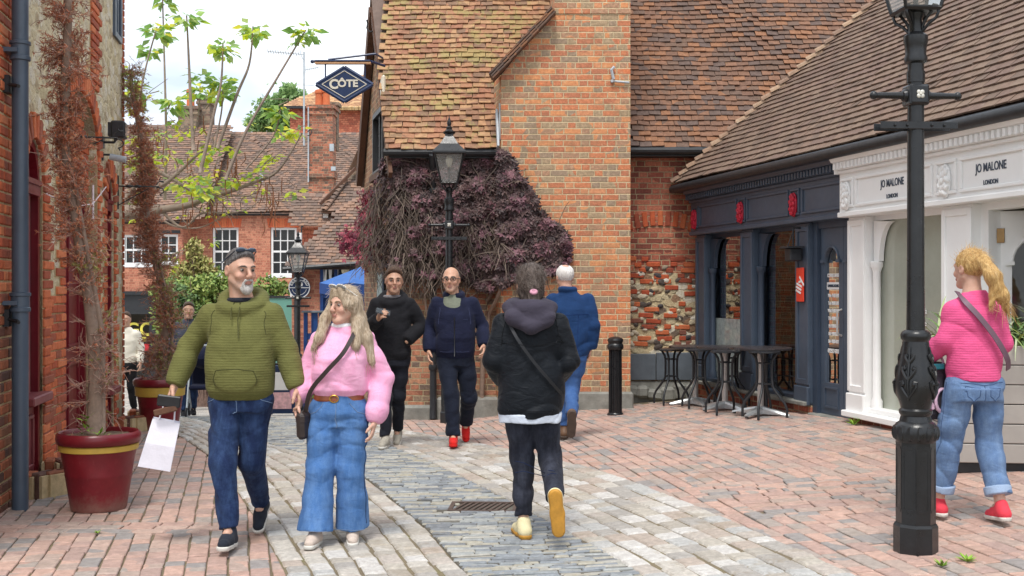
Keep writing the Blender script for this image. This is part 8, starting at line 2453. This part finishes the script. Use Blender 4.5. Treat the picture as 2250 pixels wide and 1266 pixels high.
ho = hair_field(p2, 'hair', m_fair, hp, M, hc, s,
    [('ell', hp(0, -.02, .036), np.array([.087, .104, .1])*s), ('cone', hp(.068, .01, .03), (.075, .035, 1.36), .034, .034), ('cone', (.075, .035, 1.36), (.105, .075, 1.25), .034, .03), ('cone', (.105, .075, 1.25), (.14, .075, 1.19), .03, .018),
     ('cone', hp(-.07, -.01, .02), (-.115, .0, 1.36), .042, .05), ('cone', (-.115, .0, 1.36), (-.155, .02, 1.24), .05, .052), ('cone', (-.155, .02, 1.24), (-.205, .03, 1.1), .052, .026), ('cone', (-.12, .04, 1.34), (-.115, .1, 1.2), .04, .03), ('cone', hp(0, -.07, .0), (-.05, -.11, 1.22), .07, .06), ('cone', (-.05, -.11, 1.22), (-.09, -.1, 1.08), .06, .03), ('cone', hp(.03, .06, .105), hp(.07, .045, .03), .018, .02), ('cone', hp(-.03, .06, .105), hp(-.075, .05, .01), .02, .024)],
    [('ell', hp(0, .105, -.02), np.array([.062, .07, .085])*s, .012), ('ell', hp(0, .085, -.1), np.array([.05, .06, .06])*s, .012)], .0055, .0018, 2.0)
strands(ho, hair_strand_mat('fair_strand', [c8(152,134,112), c8(184,166,142), c8(206,190,168)]), 4200, .045, lambda p, n_: (Vector((p.x-hc[0], p.y-hc[1], -.06))) if p.z > hc[2]+.05 else ((p.x+.035)*2.5, 0, -1), .0, .0008, .1, face_free(hc, M, s))
wisps(p2, m_fair, [Vector((-.19, .03, 1.15)), Vector((-.14, .04, 1.2)), Vector((.13, .08, 1.2)), Vector((-.1, .1, 1.22))], (-.1, .0, -1), 46, .14, .0016, .2)
mb = MB()
for sg in (-1, 1):
    c = Vector(hp(sg*.036, .056, .122)); mm = Matrix(M.tolist()) @ Euler((R(-46), 0, 0)).to_matrix()
    for k in range(16):
        a0, a1 = R(k*22.5), R(k*22.5+22.5); mb.tube([c+mm @ Vector((.034*math.cos(a0), 0, .025*math.sin(a0))), c+mm @ Vector((.034*math.cos(a1), 0, .025*math.sin(a1)))], .004, 5)
    mb.ball(c, (.031, .004, .022), 1, 12, 6, mm); mb.tube([hp(sg*.07, .05, .116), hp(sg*.09, -.03, .06)], .0035, 5)
mb.build('sunglasses', [paint('white_frame', c8(226, 222, 216), .3), paint('pale_lens', c8(170, 176, 184), .1)], p2, smooth=True)
m_bagk = paint('dark_leather', c8(48, 38, 36), .45, 0, .2, 12)
bag2 = empty('shoulder_bag', p2.matrix_basis @ Vector((.205, .07, .72)), R(184), 'small dark leather cross-body bag at the hip of the woman in pink sweatshirt', 'bag')
mb = MB(); mb.box((0, 0, 0), (.1, .06, .17), 0, (0, R(4), R(60)), .02); mb.box((0, .0, .04), (.106, .066, .075), 0, (0, R(4), R(60)), .02); mb.build('pouch', m_bagk, bag2)
strap_band(bag2, 'strap', m_bagk, [(bag2.matrix_basis.inverted() @ (p2.matrix_basis @ Vector(p))) for p in ((.19, .08, .8), (.15, .135, .93), (.05, .168, 1.05), (-.05, .17, 1.16), (-.105, .1, 1.27), (-.12, -.02, 1.3))], .026, .005, (0, 1, 0))

# ---- young man in the black hoodie with a phone
Y = 11.4; X = (862-1125)/F*Y
J = dict(pelvis=(0, 0, .96), chest=(0, 0, 1.28), neck=(-.0, -.01, 1.5), head=(-.02, .02, 1.648),
    shR=(.165, 0, 1.41), shL=(-.175, -.02, 1.41), elR=(.225, .03, 1.18), elL=(-.29, -.06, 1.2), wrR=(.11, .22, 1.28), wrL=(-.165, .12, 1.05),
    hipR=(.09, 0, .92), hipL=(-.09, 0, .92), knR=(.05, .12, .5), knL=(-.06, -.02, .49), anR=(.04, .2, .09), anL=(-.03, -.18, .12), toeL=(0, .9, -.35))
p3, s, hp, M, hc = person('person', (X, Y, G0(X, Y)), R(178), 'young dark haired man in black hoodie looking up from the phone in his hand', J, 1.77, .0085, head=(R(12), R(-2), 0), skin=(.5, .29, .2), feats=dict(stubble=((.2, .14, .11), .25)), hands=dict(R=dict(side=(-.3, .3, 1), curl=.9), L=None))
fd = top_field(J, .009, lo_z=.8)
fd.loft([(.86, 0, 0, .172, .125), (.93, 0, .005, .185, .14), (1.1, 0, .01, .182, .14), (1.31, 0, 0, .188, .13), (1.42, 0, -.01, .15, .105), (1.475, 0, -.015, .1, .085), (1.495, 0, -.015, .08, .07)], .03)
sleeves(fd, J, (.07, .064, .05), .035, .0, 1.1); ring(fd, (0, -.03, 1.475), .112, .112, .03, .03, tilt=-.062); fd.ell((0, -.12, 1.43), (.11, .05, .08), .04); fd.wrinkle(.006, 2.2, .8)
field_obj(fd, 'hoodie', m_blackcl, p3, 1)
fd = Field((-.12, -.12, 1.42), (.12, .14, 1.56), .008); ring(fd, (0, -.005, 1.49), .075, .07, .018, .01); field_obj(fd, 'hood_lining', cloth('grey_lining', c8(120, 118, 122)), p3, 1)
trousers(p3, J, 'jeans', cloth('black_denim', c8(32, 34, 42), .25), .16, .93, (.09, .066, .052), .009, .17, .12, (.03, .03), .005, 3)
m_grey_sh = cloth('grey_suede', c8(166, 160, 148), .15); shoe(p3, J['anR'], (.1, 1, .05), m_grey_sh); shoe(p3, J['anL'], (0, .9, -.35), m_grey_sh)
short_hair(p3, hairmat('dark_hair', [c8(44, 32, 26), c8(76, 56, 44), c8(112, 86, 66)]), hp, M, hc, s, .018, .066, cols=[c8(40,28,22), c8(70,50,40), c8(112,84,64)])
r = empty('phone', p3.matrix_basis @ Vector((.05, .285, 1.345)), R(178), 'dark phone held up by the young man in the black hoodie', 'phone'); mb = MB(); mb.box((0, 0, 0), (.145, .075, .009), 0, (R(-38), R(-14), R(12)), .003); mb.build('phone_case', m_dark, r)
mb = MB(); mb.box((-.0, .0, .0055), (.13, .066, .001), 0, (R(-38), R(-14), R(12))); mb.build('screen', m_glass, r)

# ---- man in the navy zip jacket
Y = 11.4; X = (1000-1125)/F*Y
J = dict(pelvis=(0, 0, .965), chest=(0, 0, 1.29), neck=(.02, -.01, 1.51), head=(.04, .02, 1.655),
    shR=(.18, 0, 1.42), shL=(-.17, -.01, 1.42), elR=(.255, -.04, 1.17), elL=(-.275, -.06, 1.19), wrR=(.258, .08, .95), wrL=(-.285, .1, 1.0),
    hipR=(.095, 0, .92), hipL=(-.095, 0, .92), knR=(.035, .14, .52), knL=(-.14, -.0, .49), anR=(.01, .2, .1), anL=(-.1, -.3, .18), toeR=(0, 1, .1), toeL=(0, .8, -.55))
p4, s, hp, M, hc = person('person', (X, Y, G0(X, Y)), R(181), 'balding man in glasses, navy zip jacket and bright red shoes walking forward', J, 1.77, .0085, head=(R(-6), R(0), 0), skin=(.56, .32, .22), feats=dict(stubble=((.35, .3, .27), .3), brow=(.12, .09, .07)), hands=dict(R=dict(curl=.6), L=dict(curl=.7)))
fd = top_field(J, .009, lo_z=.8)
fd.loft([(.875, 0, 0, .185, .13), (.94, 0, .012, .2, .15), (1.08, 0, .025, .2, .165), (1.31, 0, .005, .2, .14), (1.42, 0, -.01, .155, .11), (1.485, .01, -.015, .105, .085), (1.51, .01, -.015, .085, .07)], .03)
sleeves(fd, J, (.07, .062, .048), .035, .0, 1.08); ring(fd, (.015, -.025, 1.51), .085, .085, .022, .02, tilt=-.02)
fd.cone((.015, .19, 1.3), (.025, .12, 1.56), .012, .085, .01, 'c'); fd.wrinkle(.0055, 7, .8)
field_obj(fd, 'jacket', m_navycl, p4, 1)
m_ns = cloth('navy_seam', c8(60, 66, 96)); seam(p4, fd, [(-.18, .2, .91), (0, .24, .91), (.18, .2, .91)], m_ns, 'hem_seam'); seam(p4, fd, [(-.16, .2, 1.27), (-.1, .22, 1.275)], m_ns, 'chest_pocket')
for sg in (1, -1): seam(p4, fd, [(sg*.16, .12, 1.4), (sg*.18, .16, 1.32), (sg*.185, .15, 1.22)], m_ns, 'shoulder_seam')
fd = Field((-.15, -.14, 1.25), (.18, .18, 1.52), .008); fd.loft([(1.26, .01, .02, .12, .115), (1.4, .012, .012, .12, .105), (1.48, .015, -.0, .1, .085), (1.51, .015, -.005, .076, .073)], 0); field_obj(fd, 't_shirt', cloth('sage_tee', c8(120, 126, 112), .1), p4, 1)
lace(p4, [(.0, .182, .9), (0, .195, 1.05), (0, .17, 1.28)], .005, m_dark, 'zip')
trousers(p4, J, 'trousers', m_trouser, .165, .93, (.098, .078, .066), .009, .178, .125, (.02, .02), .0055, 6)
m_redsh = cloth('red_knit', c8(214, 44, 40), .1); shoe(p4, J['anR'], (.0, 1, .1), m_redsh, m_redsh); shoe(p4, J['anL'], (0, .8, -.55), m_redsh, m_redsh)
hair_field(p4, 'hair', hairmat('grey_stubble', [c8(120, 108, 100), c8(150, 138, 128), c8(170, 160, 150)]), hp, M, hc, s, [('ell', hp(0, -.02, .03), np.array([.0765, .095, .085])*s)], [('half', hp(0, .02, .05), (0, 1, .3), .02), ('half', hp(0, -.02, -.035), (0, .62, -1), .02), ('half', hp(0, 0, .092), (0, .5, 1), .02)], .006, .001)
mb = MB()
for sg in (-1, 1):
    c = Vector(hp(sg*.034, .108, .006)); mm = Matrix(M.tolist())
    for k in range(14):
        a0, a1 = R(k*360/14), R((k+1)*360/14); mb.tube([c+mm @ Vector((.027*math.cos(a0), 0, .019*math.sin(a0))), c+mm @ Vector((.027*math.cos(a1), 0, .019*math.sin(a1)))], .003, 5)
    mb.tube([hp(sg*.06, .104, .012), hp(sg*.083, .0, .012)], .003, 5)
mb.tube([hp(-.008, .112, .01), hp(.008, .112, .01)], .003, 5); mb.build('glasses', m_dark, p4)
mb = MB(); mb.lathe([(.031, -.012), (.034, 0), (.031, .012)], 14); o = mb.build('watch', m_dark, p4, smooth=40); o.location = (-.284, .085, 1.012); o.rotation_euler = (R(38), R(4), 0)

# ---- person in the black jacket, seen from behind
Y = 7.0; X = (1165-1125)/F*Y
J = dict(pelvis=(0, 0, .92), chest=(.0, 0, 1.24), neck=(-.0, -.0, 1.45), head=(.005, .04, 1.56),
    shR=(.165, 0, 1.32), shL=(-.165, 0, 1.32), elR=(.236, -.04, 1.1), elL=(-.22, -.04, 1.1), wrR=(.15, .17, .97), wrL=(-.14, .17, .97),
    hipR=(.085, 0, .88), hipL=(-.085, 0, .88), knR=(.12, .04, .49), knL=(-.045, .06, .48), anR=(.145, -.3, .295), anL=(-.04, .02, .09), toeR=(.1, .12, -1))
p5, s, hp, M, hc = person('person', (X, Y, G0(X, Y)), 0, 'back view of person with tied brown hair, oversized black jacket and yellow-soled shoes', J, 1.7, head=(R(0), R(-3), 0), skin=(.55, .33, .24), hands=dict(R=None, L=None), face=False)
fd = top_field(J, .0068, lo_z=.7)
fd.loft([(.765, 0, .0, .185, .15), (.8, 0, 0, .2, .165), (.95, 0, 0, .2, .155), (1.1, 0, -.005, .195, .145), (1.22, 0, -.01, .19, .13), (1.31, 0, -.01, .165, .115), (1.38, 0, -.01, .12, .095), (1.44, 0, -.01, .085, .08)], .035)
sleeves(fd, J, (.07, .066, .056), .04, .0, 1.1); fd.wrinkle(.0085, 3.3, .7)
field_obj(fd, 'jacket', cloth('black_nylon', c8(22, 26, 32), .3, 200, rough=.6, fold=.9), p5, 1)
m_jseam = cloth('jacket_seam', c8(12, 14, 18)); seam(p5, fd, [(-.2, -.2, 1.22), (0, -.25, 1.2), (.2, -.2, 1.22)], m_jseam, 'yoke_seam'); seam(p5, fd, [(-.18, -.2, .81), (0, -.25, .81), (.18, -.2, .81)], m_jseam, 'hem_seam')
for sg in (1, -1): seam(p5, fd, [(sg*.16, -.1, 1.38), (sg*.185, -.15, 1.3), (sg*.19, -.15, 1.2)], m_jseam, 'shoulder_seam')
fd = Field((-.26, -.26, 1.22), (.26, .2, 1.52), .0068)
ring(fd, (0, -.03, 1.43), .1, .1, .038, .03, tilt=.01); fd.chain([(-.13, -.06, 1.42), (-.1, -.135, 1.36), (0, -.16, 1.32), (.1, -.135, 1.36), (.13, -.06, 1.42)], [.03, .04, .045, .04, .03], .03); fd.ell((0, -.125, 1.37), (.12, .045, .09), .03); fd.wrinkle(.008, 1.4, 1.1)
field_obj(fd, 'hood', cloth('grey_hood', c8(62, 58, 70), .15), p5, 1)
fd = Field((-.3, -.26, .68), (.3, .26, .8), .0068); fd.loft([(.725, 0, 0, .188, .15), (.78, 0, 0, .19, .155)], 0); fd.wrinkle(.005, 2); field_obj(fd, 'shirt_hem', cloth('pale_hem', c8(206, 214, 228), .06), p5, 1)
tf = trousers(p5, J, 'jeans', cloth('charcoal_denim', c8(38, 40, 50), .25, fade=(c8(84, 88, 102), .5)), .155, .9, (.092, .07, .052), .0075, .168, .122, (.02, .05), .006, 8)
for sg in (1, -1):
    k = 'R' if sg > 0 else 'L'; seam(p5, tf, [(J['kn'+k][0]-.05, -.2, J['kn'+k][2]+.03), (J['kn'+k][0]+.05, -.2, J['kn'+k][2]+.01)], m_dstitch, 'crease_shade'); seam(p5, tf, [(J['kn'+k][0]-.05, -.2, J['kn'+k][2]-.04), (J['kn'+k][0]+.05, -.2, J['kn'+k][2]-.02)], m_dstitch, 'crease_shade')  # dark lines behind the knees, fold shade put into the colour
m_cream_sh = cloth('cream_canvas', c8(226, 214, 172), .08); m_ysole = paint('ochre_sole', c8(186, 134, 48), .6, 0, .2, 18, .3)
shoe(p5, J['anL'], (-.25, 1, 0), m_cream_sh, m_ysole, 1.0); shoe(p5, J['anR'], (.12, .12, -1), m_cream_sh, m_ysole, 1.05, up=(0, 1, .1))
m_brn = hairmat('brown_hair', [c8(44, 36, 34), c8(84, 72, 66), c8(124, 112, 104)], 46)
ho = hair_field(p5, 'hair', m_brn, hp, M, hc, s, [('ell', hp(0, -.018, .036), np.array([.086, .104, .1])*s), ('ell', hp(0, -.09, -.01), np.array([.045, .035, .04])*s), ('cone', hp(.01, -.1, -.02), hp(.015, -.1, -.12), .04, .036), ('cone', hp(.015, -.1, -.12), hp(.02, -.08, -.17), .036, .018), ('cone', hp(-.05, -.03, -.04), hp(-.02, -.06, -.085), .032, .03), ('cone', hp(.05, -.03, -.04), hp(.02, -.06, -.085), .032, .03)],
    [('ell', hp(0, .105, -.02), np.array([.07, .07, .09])*s, .012)], .0055, .0018)
bp = Vector(hp(0, -.1, -.02)); strands(ho, hair_strand_mat('brown_strand', [c8(54,44,40), c8(86,74,68), c8(116,104,96)]), 2600, .05, lambda p, n_: (bp-p) if p.z > bp.z-.02 else (0, 0, -1), .0, .0008, .12)
wisps(p5, m_brn, [Vector(hp(.0, -.1, -.13)), Vector(hp(-.04, -.07, -.06)), Vector(hp(.05, -.06, -.05))], (0, -.1, -1), 30, .09, .0014, .35)
mb = MB()
for k in range(12):
    t = 2*math.pi*k/12; mb.ball(hp(.014+.014*math.cos(t), -.138+.004*math.sin(t), -.045+.008*math.sin(t)), .011, 0, 7, 5)
mb.build('scrunchie', cloth('pink_scrunchie', c8(206, 150, 170)), p5, smooth=True)
strap_band(p5, 'bag_strap', paint('black_strap', c8(20, 22, 28), .5), [(-.15, -.09, 1.37), (-.08, -.165, 1.24), (.02, -.175, 1.1), (.13, -.16, .97), (.19, -.1, .9)], .018, .005, (0, -1, 0))

# ---- white haired man in the blue jacket, from behind
Y = 11.5; X = (1253-1125)/F*Y
J = dict(pelvis=(0, 0, .96), chest=(0, .02, 1.28), neck=(-.03, .02, 1.48), head=(-.055, .06, 1.635),
    shR=(.176, .01, 1.405), shL=(-.178, .01, 1.405), elR=(.235, -.05, 1.15), elL=(-.25, 0, 1.16), wrR=(.205, .0, .93), wrL=(-.24, .12, .94),
    hipR=(.09, 0, .92), hipL=(-.09, 0, .92), knR=(.02, .06, .5), knL=(-.05, .12, .5), anR=(.0, -.26, .27), anL=(-.06, .1, .09), toeR=(0, .35, -1))
p6, s, hp, M, hc = person('person', (X, Y, G0(X, Y)), R(0), 'white haired man in blue denim jacket and brown boots walking away', J, 1.76, .0085, head=(R(14), R(-6), 0), skin=(.6, .34, .25), hands=dict(R=dict(curl=.5), L=dict(curl=.5)), face=False)
fd = top_field(J, .009, lo_z=.8)
fd.loft([(.85, 0, .0, .18, .13), (.95, 0, .0, .195, .145), (1.1, 0, .005, .2, .15), (1.31, 0, .0, .2, .13), (1.41, 0, .01, .15, .105), (1.475, -.015, .012, .1, .085), (1.51, -.02, .012, .075, .07)], .03)
sleeves(fd, J, (.072, .064, .052), .035, .0, 1.08); ring(fd, (-.025, .01, 1.515), .07, .07, .022, .02); fd.wrinkle(.0055, 9, .8)
field_obj(fd, 'jacket', cloth('royal_denim', c8(30, 58, 100), .16, 300), p6, 1)
m_rs = cloth('royal_seam', c8(20, 44, 92)); seam(p6, fd, [(-.2, -.2, 1.27), (0, -.22, 1.26), (.2, -.2, 1.27)], m_rs, 'yoke_seam'); seam(p6, fd, [(-.17, -.2, .9), (0, -.22, .9), (.17, -.2, .9)], m_rs, 'hem_seam')
for x in (-.07, .07): seam(p6, fd, [(x, -.22, 1.26), (x*.8, -.22, .9)], m_rs, 'back_seam')
trousers(p6, J, 'jeans', cloth('blue_denim', c8(58, 90, 142), .18, fade=(c8(96, 130, 180), .4)), .16, .92, (.094, .072, .06), .009, .172, .12, (.0, .04), .005, 4)
m_boot = paint('brown_boot', c8(108, 80, 58), .6, 0, .2, 14, .2); m_bsole = paint('dark_sole', c8(78, 66, 58), .8, 0, .2, 14, .3)
shoe(p6, J['anL'], (-.1, 1, 0), m_boot, m_bsole, 1.05, high=.04); shoe(p6, J['anR'], (0, .35, -1), m_boot, m_bsole, 1.08, up=(0, 1, .35), high=.04)
ho = hair_field(p6, 'hair', hairmat('white_hair', [c8(196, 190, 184), c8(226, 222, 218), c8(240, 238, 236)], 40), hp, M, hc, s, [('ell', hp(0, -.02, .034), np.array([.083, .102, .088])*s)], [('half', hp(0, .05, .05), (0, 1, -.4), .02), ('half', hp(0, -.03, -.05), (0, .5, -1), .02), ('ell', hp(0, -.06, .125), np.array([.04, .05, .04])*s, .02)], .006, .002)

strands(ho, hair_strand_mat('white_strand', [c8(206,202,198), c8(232,230,228), c8(244,242,240)]), 900, .03, lambda p, n_: (0, -.4, -1), .06, .0012)

# ---- blonde woman in the bright pink jumper, from behind
Y = 6.98; X = (2140-1125)/F*Y
J = dict(pelvis=(0, 0, .9), chest=(.0, .0, 1.2), neck=(-.01, .0, 1.405), head=(-.015, .03, 1.54),
    shR=(.132, 0, 1.285), shL=(-.132, 0, 1.285), elR=(.186, .0, 1.09), elL=(-.176, .0, 1.1), wrR=(.17, .23, 1.06), wrL=(-.235, .2, .99),
    hipR=(.088, 0, .86), hipL=(-.088, 0, .86), knR=(.105, .02, .47), knL=(-.12, .08, .47), anR=(.11, -.12, .1), anL=(-.155, .15, .085), toeR=(0, 1, -.15))
p7, s, hp, M, hc = person('person', (X, Y, G0(X, Y)), R(6), 'blonde woman in bright pink jumper and turned-up jeans facing the white shop', J, 1.66, head=(R(18), R(-3), 0), skin=(.6, .36, .27), female=True, hands=dict(R=dict(curl=.7, side=(0, 0, 1)), L=dict(curl=.8, side=(0, .2, 1))), face=False)
fd = top_field(J, .0068, lo_z=.83)
fd.loft([(.865, 0, -.0, .16, .122), (.92, 0, 0, .163, .122), (1.05, 0, -.005, .158, .115), (1.18, 0, -.01, .16, .115), (1.28, 0, -.008, .14, .1), (1.35, 0, -.005, .1, .08), (1.41, 0, 0, .066, .06)], .03)
sleeves(fd, J, (.06, .06, .048), .04, .02, 1.1); fd.wrinkle(.006, 5.5, .8)
field_obj(fd, 'jumper', cloth('hot_pink_knit', c8(226, 92, 142), .08, 240, ribs=420, ribd=.05), p7, 1)
tf = trousers(p7, J, 'jeans', m_denim_l, .142, .89, (.092, .076, .07), .0075, .165, .122, (.085, .085), .0065, 7, back=-.012)
m_dl = cloth('light_denim_seam', c8(66, 88, 124))
for sg in (1, -1):
    seam(p7, tf, [(sg*.035, -.2, .84), (sg*.04, -.22, .76), (sg*.085, -.22, .735), (sg*.13, -.2, .76), (sg*.135, -.16, .84), (sg*.035, -.2, .84)], m_dl, 'back_pocket'); seam(p7, tf, [(sg*.18, .0, .85), (J['knR' if sg > 0 else 'knL'][0]+sg*.1, .03, .48), (J['anR' if sg > 0 else 'anL'][0]+sg*.1, J['anR' if sg > 0 else 'anL'][1], .2)], m_dl, 'side_seam')
seam(p7, tf, [(-.14, -.1, .855), (0, -.2, .85), (.14, -.1, .855)], m_dl, 'waist_seam'); seam(p7, tf, [(0, -.2, .85), (0, -.2, .78), (0, -.18, .72)], m_dl, 'centre_seam')
mb = None
for q in 'RL':
    kn, an = np.array(J['kn'+q]), np.array(J['an'+q]); f = (an-kn)/np.linalg.norm(an-kn); e = an-f*.075
    fd = Field(e-.15, e+.15, .0065); fd.cone(e-f*.05, e, .079, .079, 0, cut=(e, f)); fd.half(e-f*.05, -f); fd.wrinkle(.003, 3); field_obj(fd, 'turn_up', cloth('denim_inside', c8(156, 176, 204), .1) if q == 'R' else bpy.data.materials['denim_inside'], p7, 1)
m_rsn = cloth('red_sneaker', c8(220, 70, 84), .12); shoe(p7, J['anR'], (.05, 1, -.12), m_rsn, None, .93); shoe(p7, J['anL'], (-.1, 1, .0), m_rsn, None, .93)
m_blond = hairmat('blonde_hair', [c8(140, 100, 60), c8(196, 156, 96), c8(230, 202, 146)], 50)
ho = hair_field(p7, 'hair', m_blond, hp, M, hc, s, [('ell', hp(0, -.018, .036), np.array([.082, .1, .096])*s), ('ell', hp(.0, -.1, .05), np.array([.035, .035, .035])*s), ('cone', hp(.0, -.115, .05), (.035, -.155, 1.5), .035, .046), ('cone', (.035, -.155, 1.5), (.09, -.16, 1.38), .046, .04), ('cone', (.09, -.16, 1.38), (.13, -.15, 1.29), .04, .014), ('cone', (.05, -.155, 1.45), (.02, -.16, 1.32), .035, .012)],
    [('ell', hp(0, .1, -.02), np.array([.07, .07, .09])*s, .012), ('half', hp(0, -.03, -.055), (0, .3, -1), .02)] if False else [('ell', hp(0, .1, -.02), np.array([.07, .07, .09])*s, .012)], .0055, .0018)
bq = Vector(hp(0, -.1, .05)); strands(ho, hair_strand_mat('blonde_strand', [c8(168,126,78), c8(204,166,108), c8(226,196,142)]), 3000, .055, lambda p, n_: (bq-p) if (p.z > bq.z-.03 and p.y > bq.y-.02) else (.35, 0, -1), .0, .0008, .12)
wisps(p7, m_blond, [Vector((.1, -.16, 1.36)), Vector((.05, -.16, 1.4)), Vector((.12, -.155, 1.32))], (.35, -.05, -1), 50, .13, .0016, .25)
m_strap = paint('taupe_strap', c8(108, 84, 98), .6)
strap_band(p7, 'bag_strap', m_strap, [(-.1, .02, 1.4), (-.105, -.085, 1.345), (-.04, -.14, 1.25), (.06, -.15, 1.12), (.14, -.13, 1.0), (.185, -.06, .93)], .032, .006, (0, -1, 0))
r = empty('tote_bag', p7.matrix_basis @ Vector((-.232, .12, .79)), R(20), 'dark and lilac patterned tote bag held by the blonde woman in pink', 'bag')
mb = MB(); mb.box((0, 0, 0), (.26, .1, .36), 0, (0, R(3), 0), .035); mb.box((0, 0, .0), (.2, .13, .3), 0, (0, R(3), 0), .05); mb.build('bag_body', paint('patterned_cloth', c8(58, 52, 60), .7, 0, .5, 9), r, smooth=30)
mb = MB()
for (cx_, cz_, rr_) in ((-.05, .03, .05), (.05, -.06, .055), (-.06, -.11, .035)):
    mb.tube([(cx_+rr_*math.cos(R(a)), -.068, cz_+rr_*1.3*math.sin(R(a))) for a in range(0, 300, 25)], .012, 6)
mb.build('print', paint('lilac_print', c8(206, 172, 192), .7), r)
mb = MB(); mb.box((.02, -.055, .15), (.1, .02, .035), 0, None, .006); mb.build('tag', paint('teal_tag', c8(60, 160, 170), .6), r)
mb = MB()
for y in (-.04, .04): mb.tube([(-.07, y, .17), (-.04, y*.5, .26), (.03, y*.2, .29), (.06, y*.5, .25), (.08, y, .17)], .008, 6)
mb.build('handle', bpy.data.materials['lilac_print'], r)

# ---- people further down the lane
def far_person(u, Y, label, H, top, bot, hair, rz=180, skin=(.55, .33, .24)):
    X = (u-1125)/F*Y; sb = H/1.75; s = sb; J = std(H, knR=(.08*s, .1, .49*s), anR=(.08*s, .14, .09*s), knL=(-.08*s, -.03, .49*s), anL=(-.08*s, -.16, .1*s))
    p, s, hp, M, hc = person('person', (X, Y, gz(X, Y)+.012), R(rz), label, J, H, .012, skin=skin, face=False)
    fd = top_field(J, .013, lo_z=.8*sb); Z = lambda z: z*sb
    fd.loft([(Z(.9), 0, 0, .165, .12), (Z(1.1), 0, 0, .18, .13), (Z(1.28), 0, 0, .19, .125), (Z(1.4), 0, 0, .14, .1), (Z(1.5), 0, 0, .08, .07)], .03); sleeves(fd, J, (.075, .062, .048), .03); fd.wrinkle(.006, 2, .8); field_obj(fd, 'jacket', top, p, 1)
    trousers(p, J, 'trousers', bot, .155, .93*sb, (.09, .07, .055), .013, .17, .12, (.03, .03), .004)
    shoe(p, J['anR'], (0, 1, 0), m_blackcl); shoe(p, J['anL'], (0, 1, -.1), m_blackcl)
    short_hair(p, hair, hp, M, hc, s, .005); return p
m_dkh = bpy.data.materials['dark_hair']
far_person(277, 18.6, 'person in a loose white top and black trousers half hidden by the flint corner', 1.68, cloth('white_linen', c8(226, 222, 210), .08), m_blackcl, m_dkh)
pp = far_person(414, 17.0, 'person in blue jeans pushing a pushchair behind the man in the olive hoodie', 1.7, cloth('grey_coat', c8(70, 74, 88)), m_denim_d, m_dkh, rz=200)
far_person(398, 23.0, 'distant person in navy coat beside the far maroon pot', 1.7, m_navycl, m_blackcl, m_dkh, rz=150)
# pushchair
q = at(447, 0, 16.4); r = empty('pushchair', (q.x, q.y, gz(q.x, q.y)+.012), R(190), 'dark folding pushchair behind the man in the olive hoodie', 'pushchair')
m_tyre = paint('tyre', c8(40, 40, 44), .8)
for x, y, rad in ((-.2, .35, .09), (.2, .35, .09), (-.22, -.25, .12), (.22, -.25, .12)):
    w_ = MB(); w_.tube([(x, y+rad*math.cos(R(a)), rad+rad*math.sin(R(a))*.85) for a in range(0, 361, 20)], .018, 6, 0, False); o = w_.build('wheel', m_tyre, r, smooth=True)
    h_ = MB(); h_.ball((x, y, rad), (.02, .05, .05), 0, 8, 6); h_.build('hub', m_lead, o)
mb = MB()
for x in (-.2, .2):
    mb.tube([(x, .35, .1), (x, .1, .45), (x, -.25, .85), (x, -.38, 1.02)], .014, 6); mb.tube([(x, -.25, .12), (x, .1, .45)], .014, 6)
mb.tube([(-.2, -.38, 1.02), (.2, -.38, 1.02)], .016, 6); mb.build('frame', m_lead, r, smooth=True)
mb = MB(); mb.box((0, .08, .45), (.36, .4, .06), 0, None, .02); mb.box((0, -.14, .68), (.36, .06, .5), 0, (R(-24), 0, 0), .02); mb.ball((0, -.06, .86), (.2, .24, .16), 0, 12, 8); mb.build('seat', m_navycl, r, smooth=30)
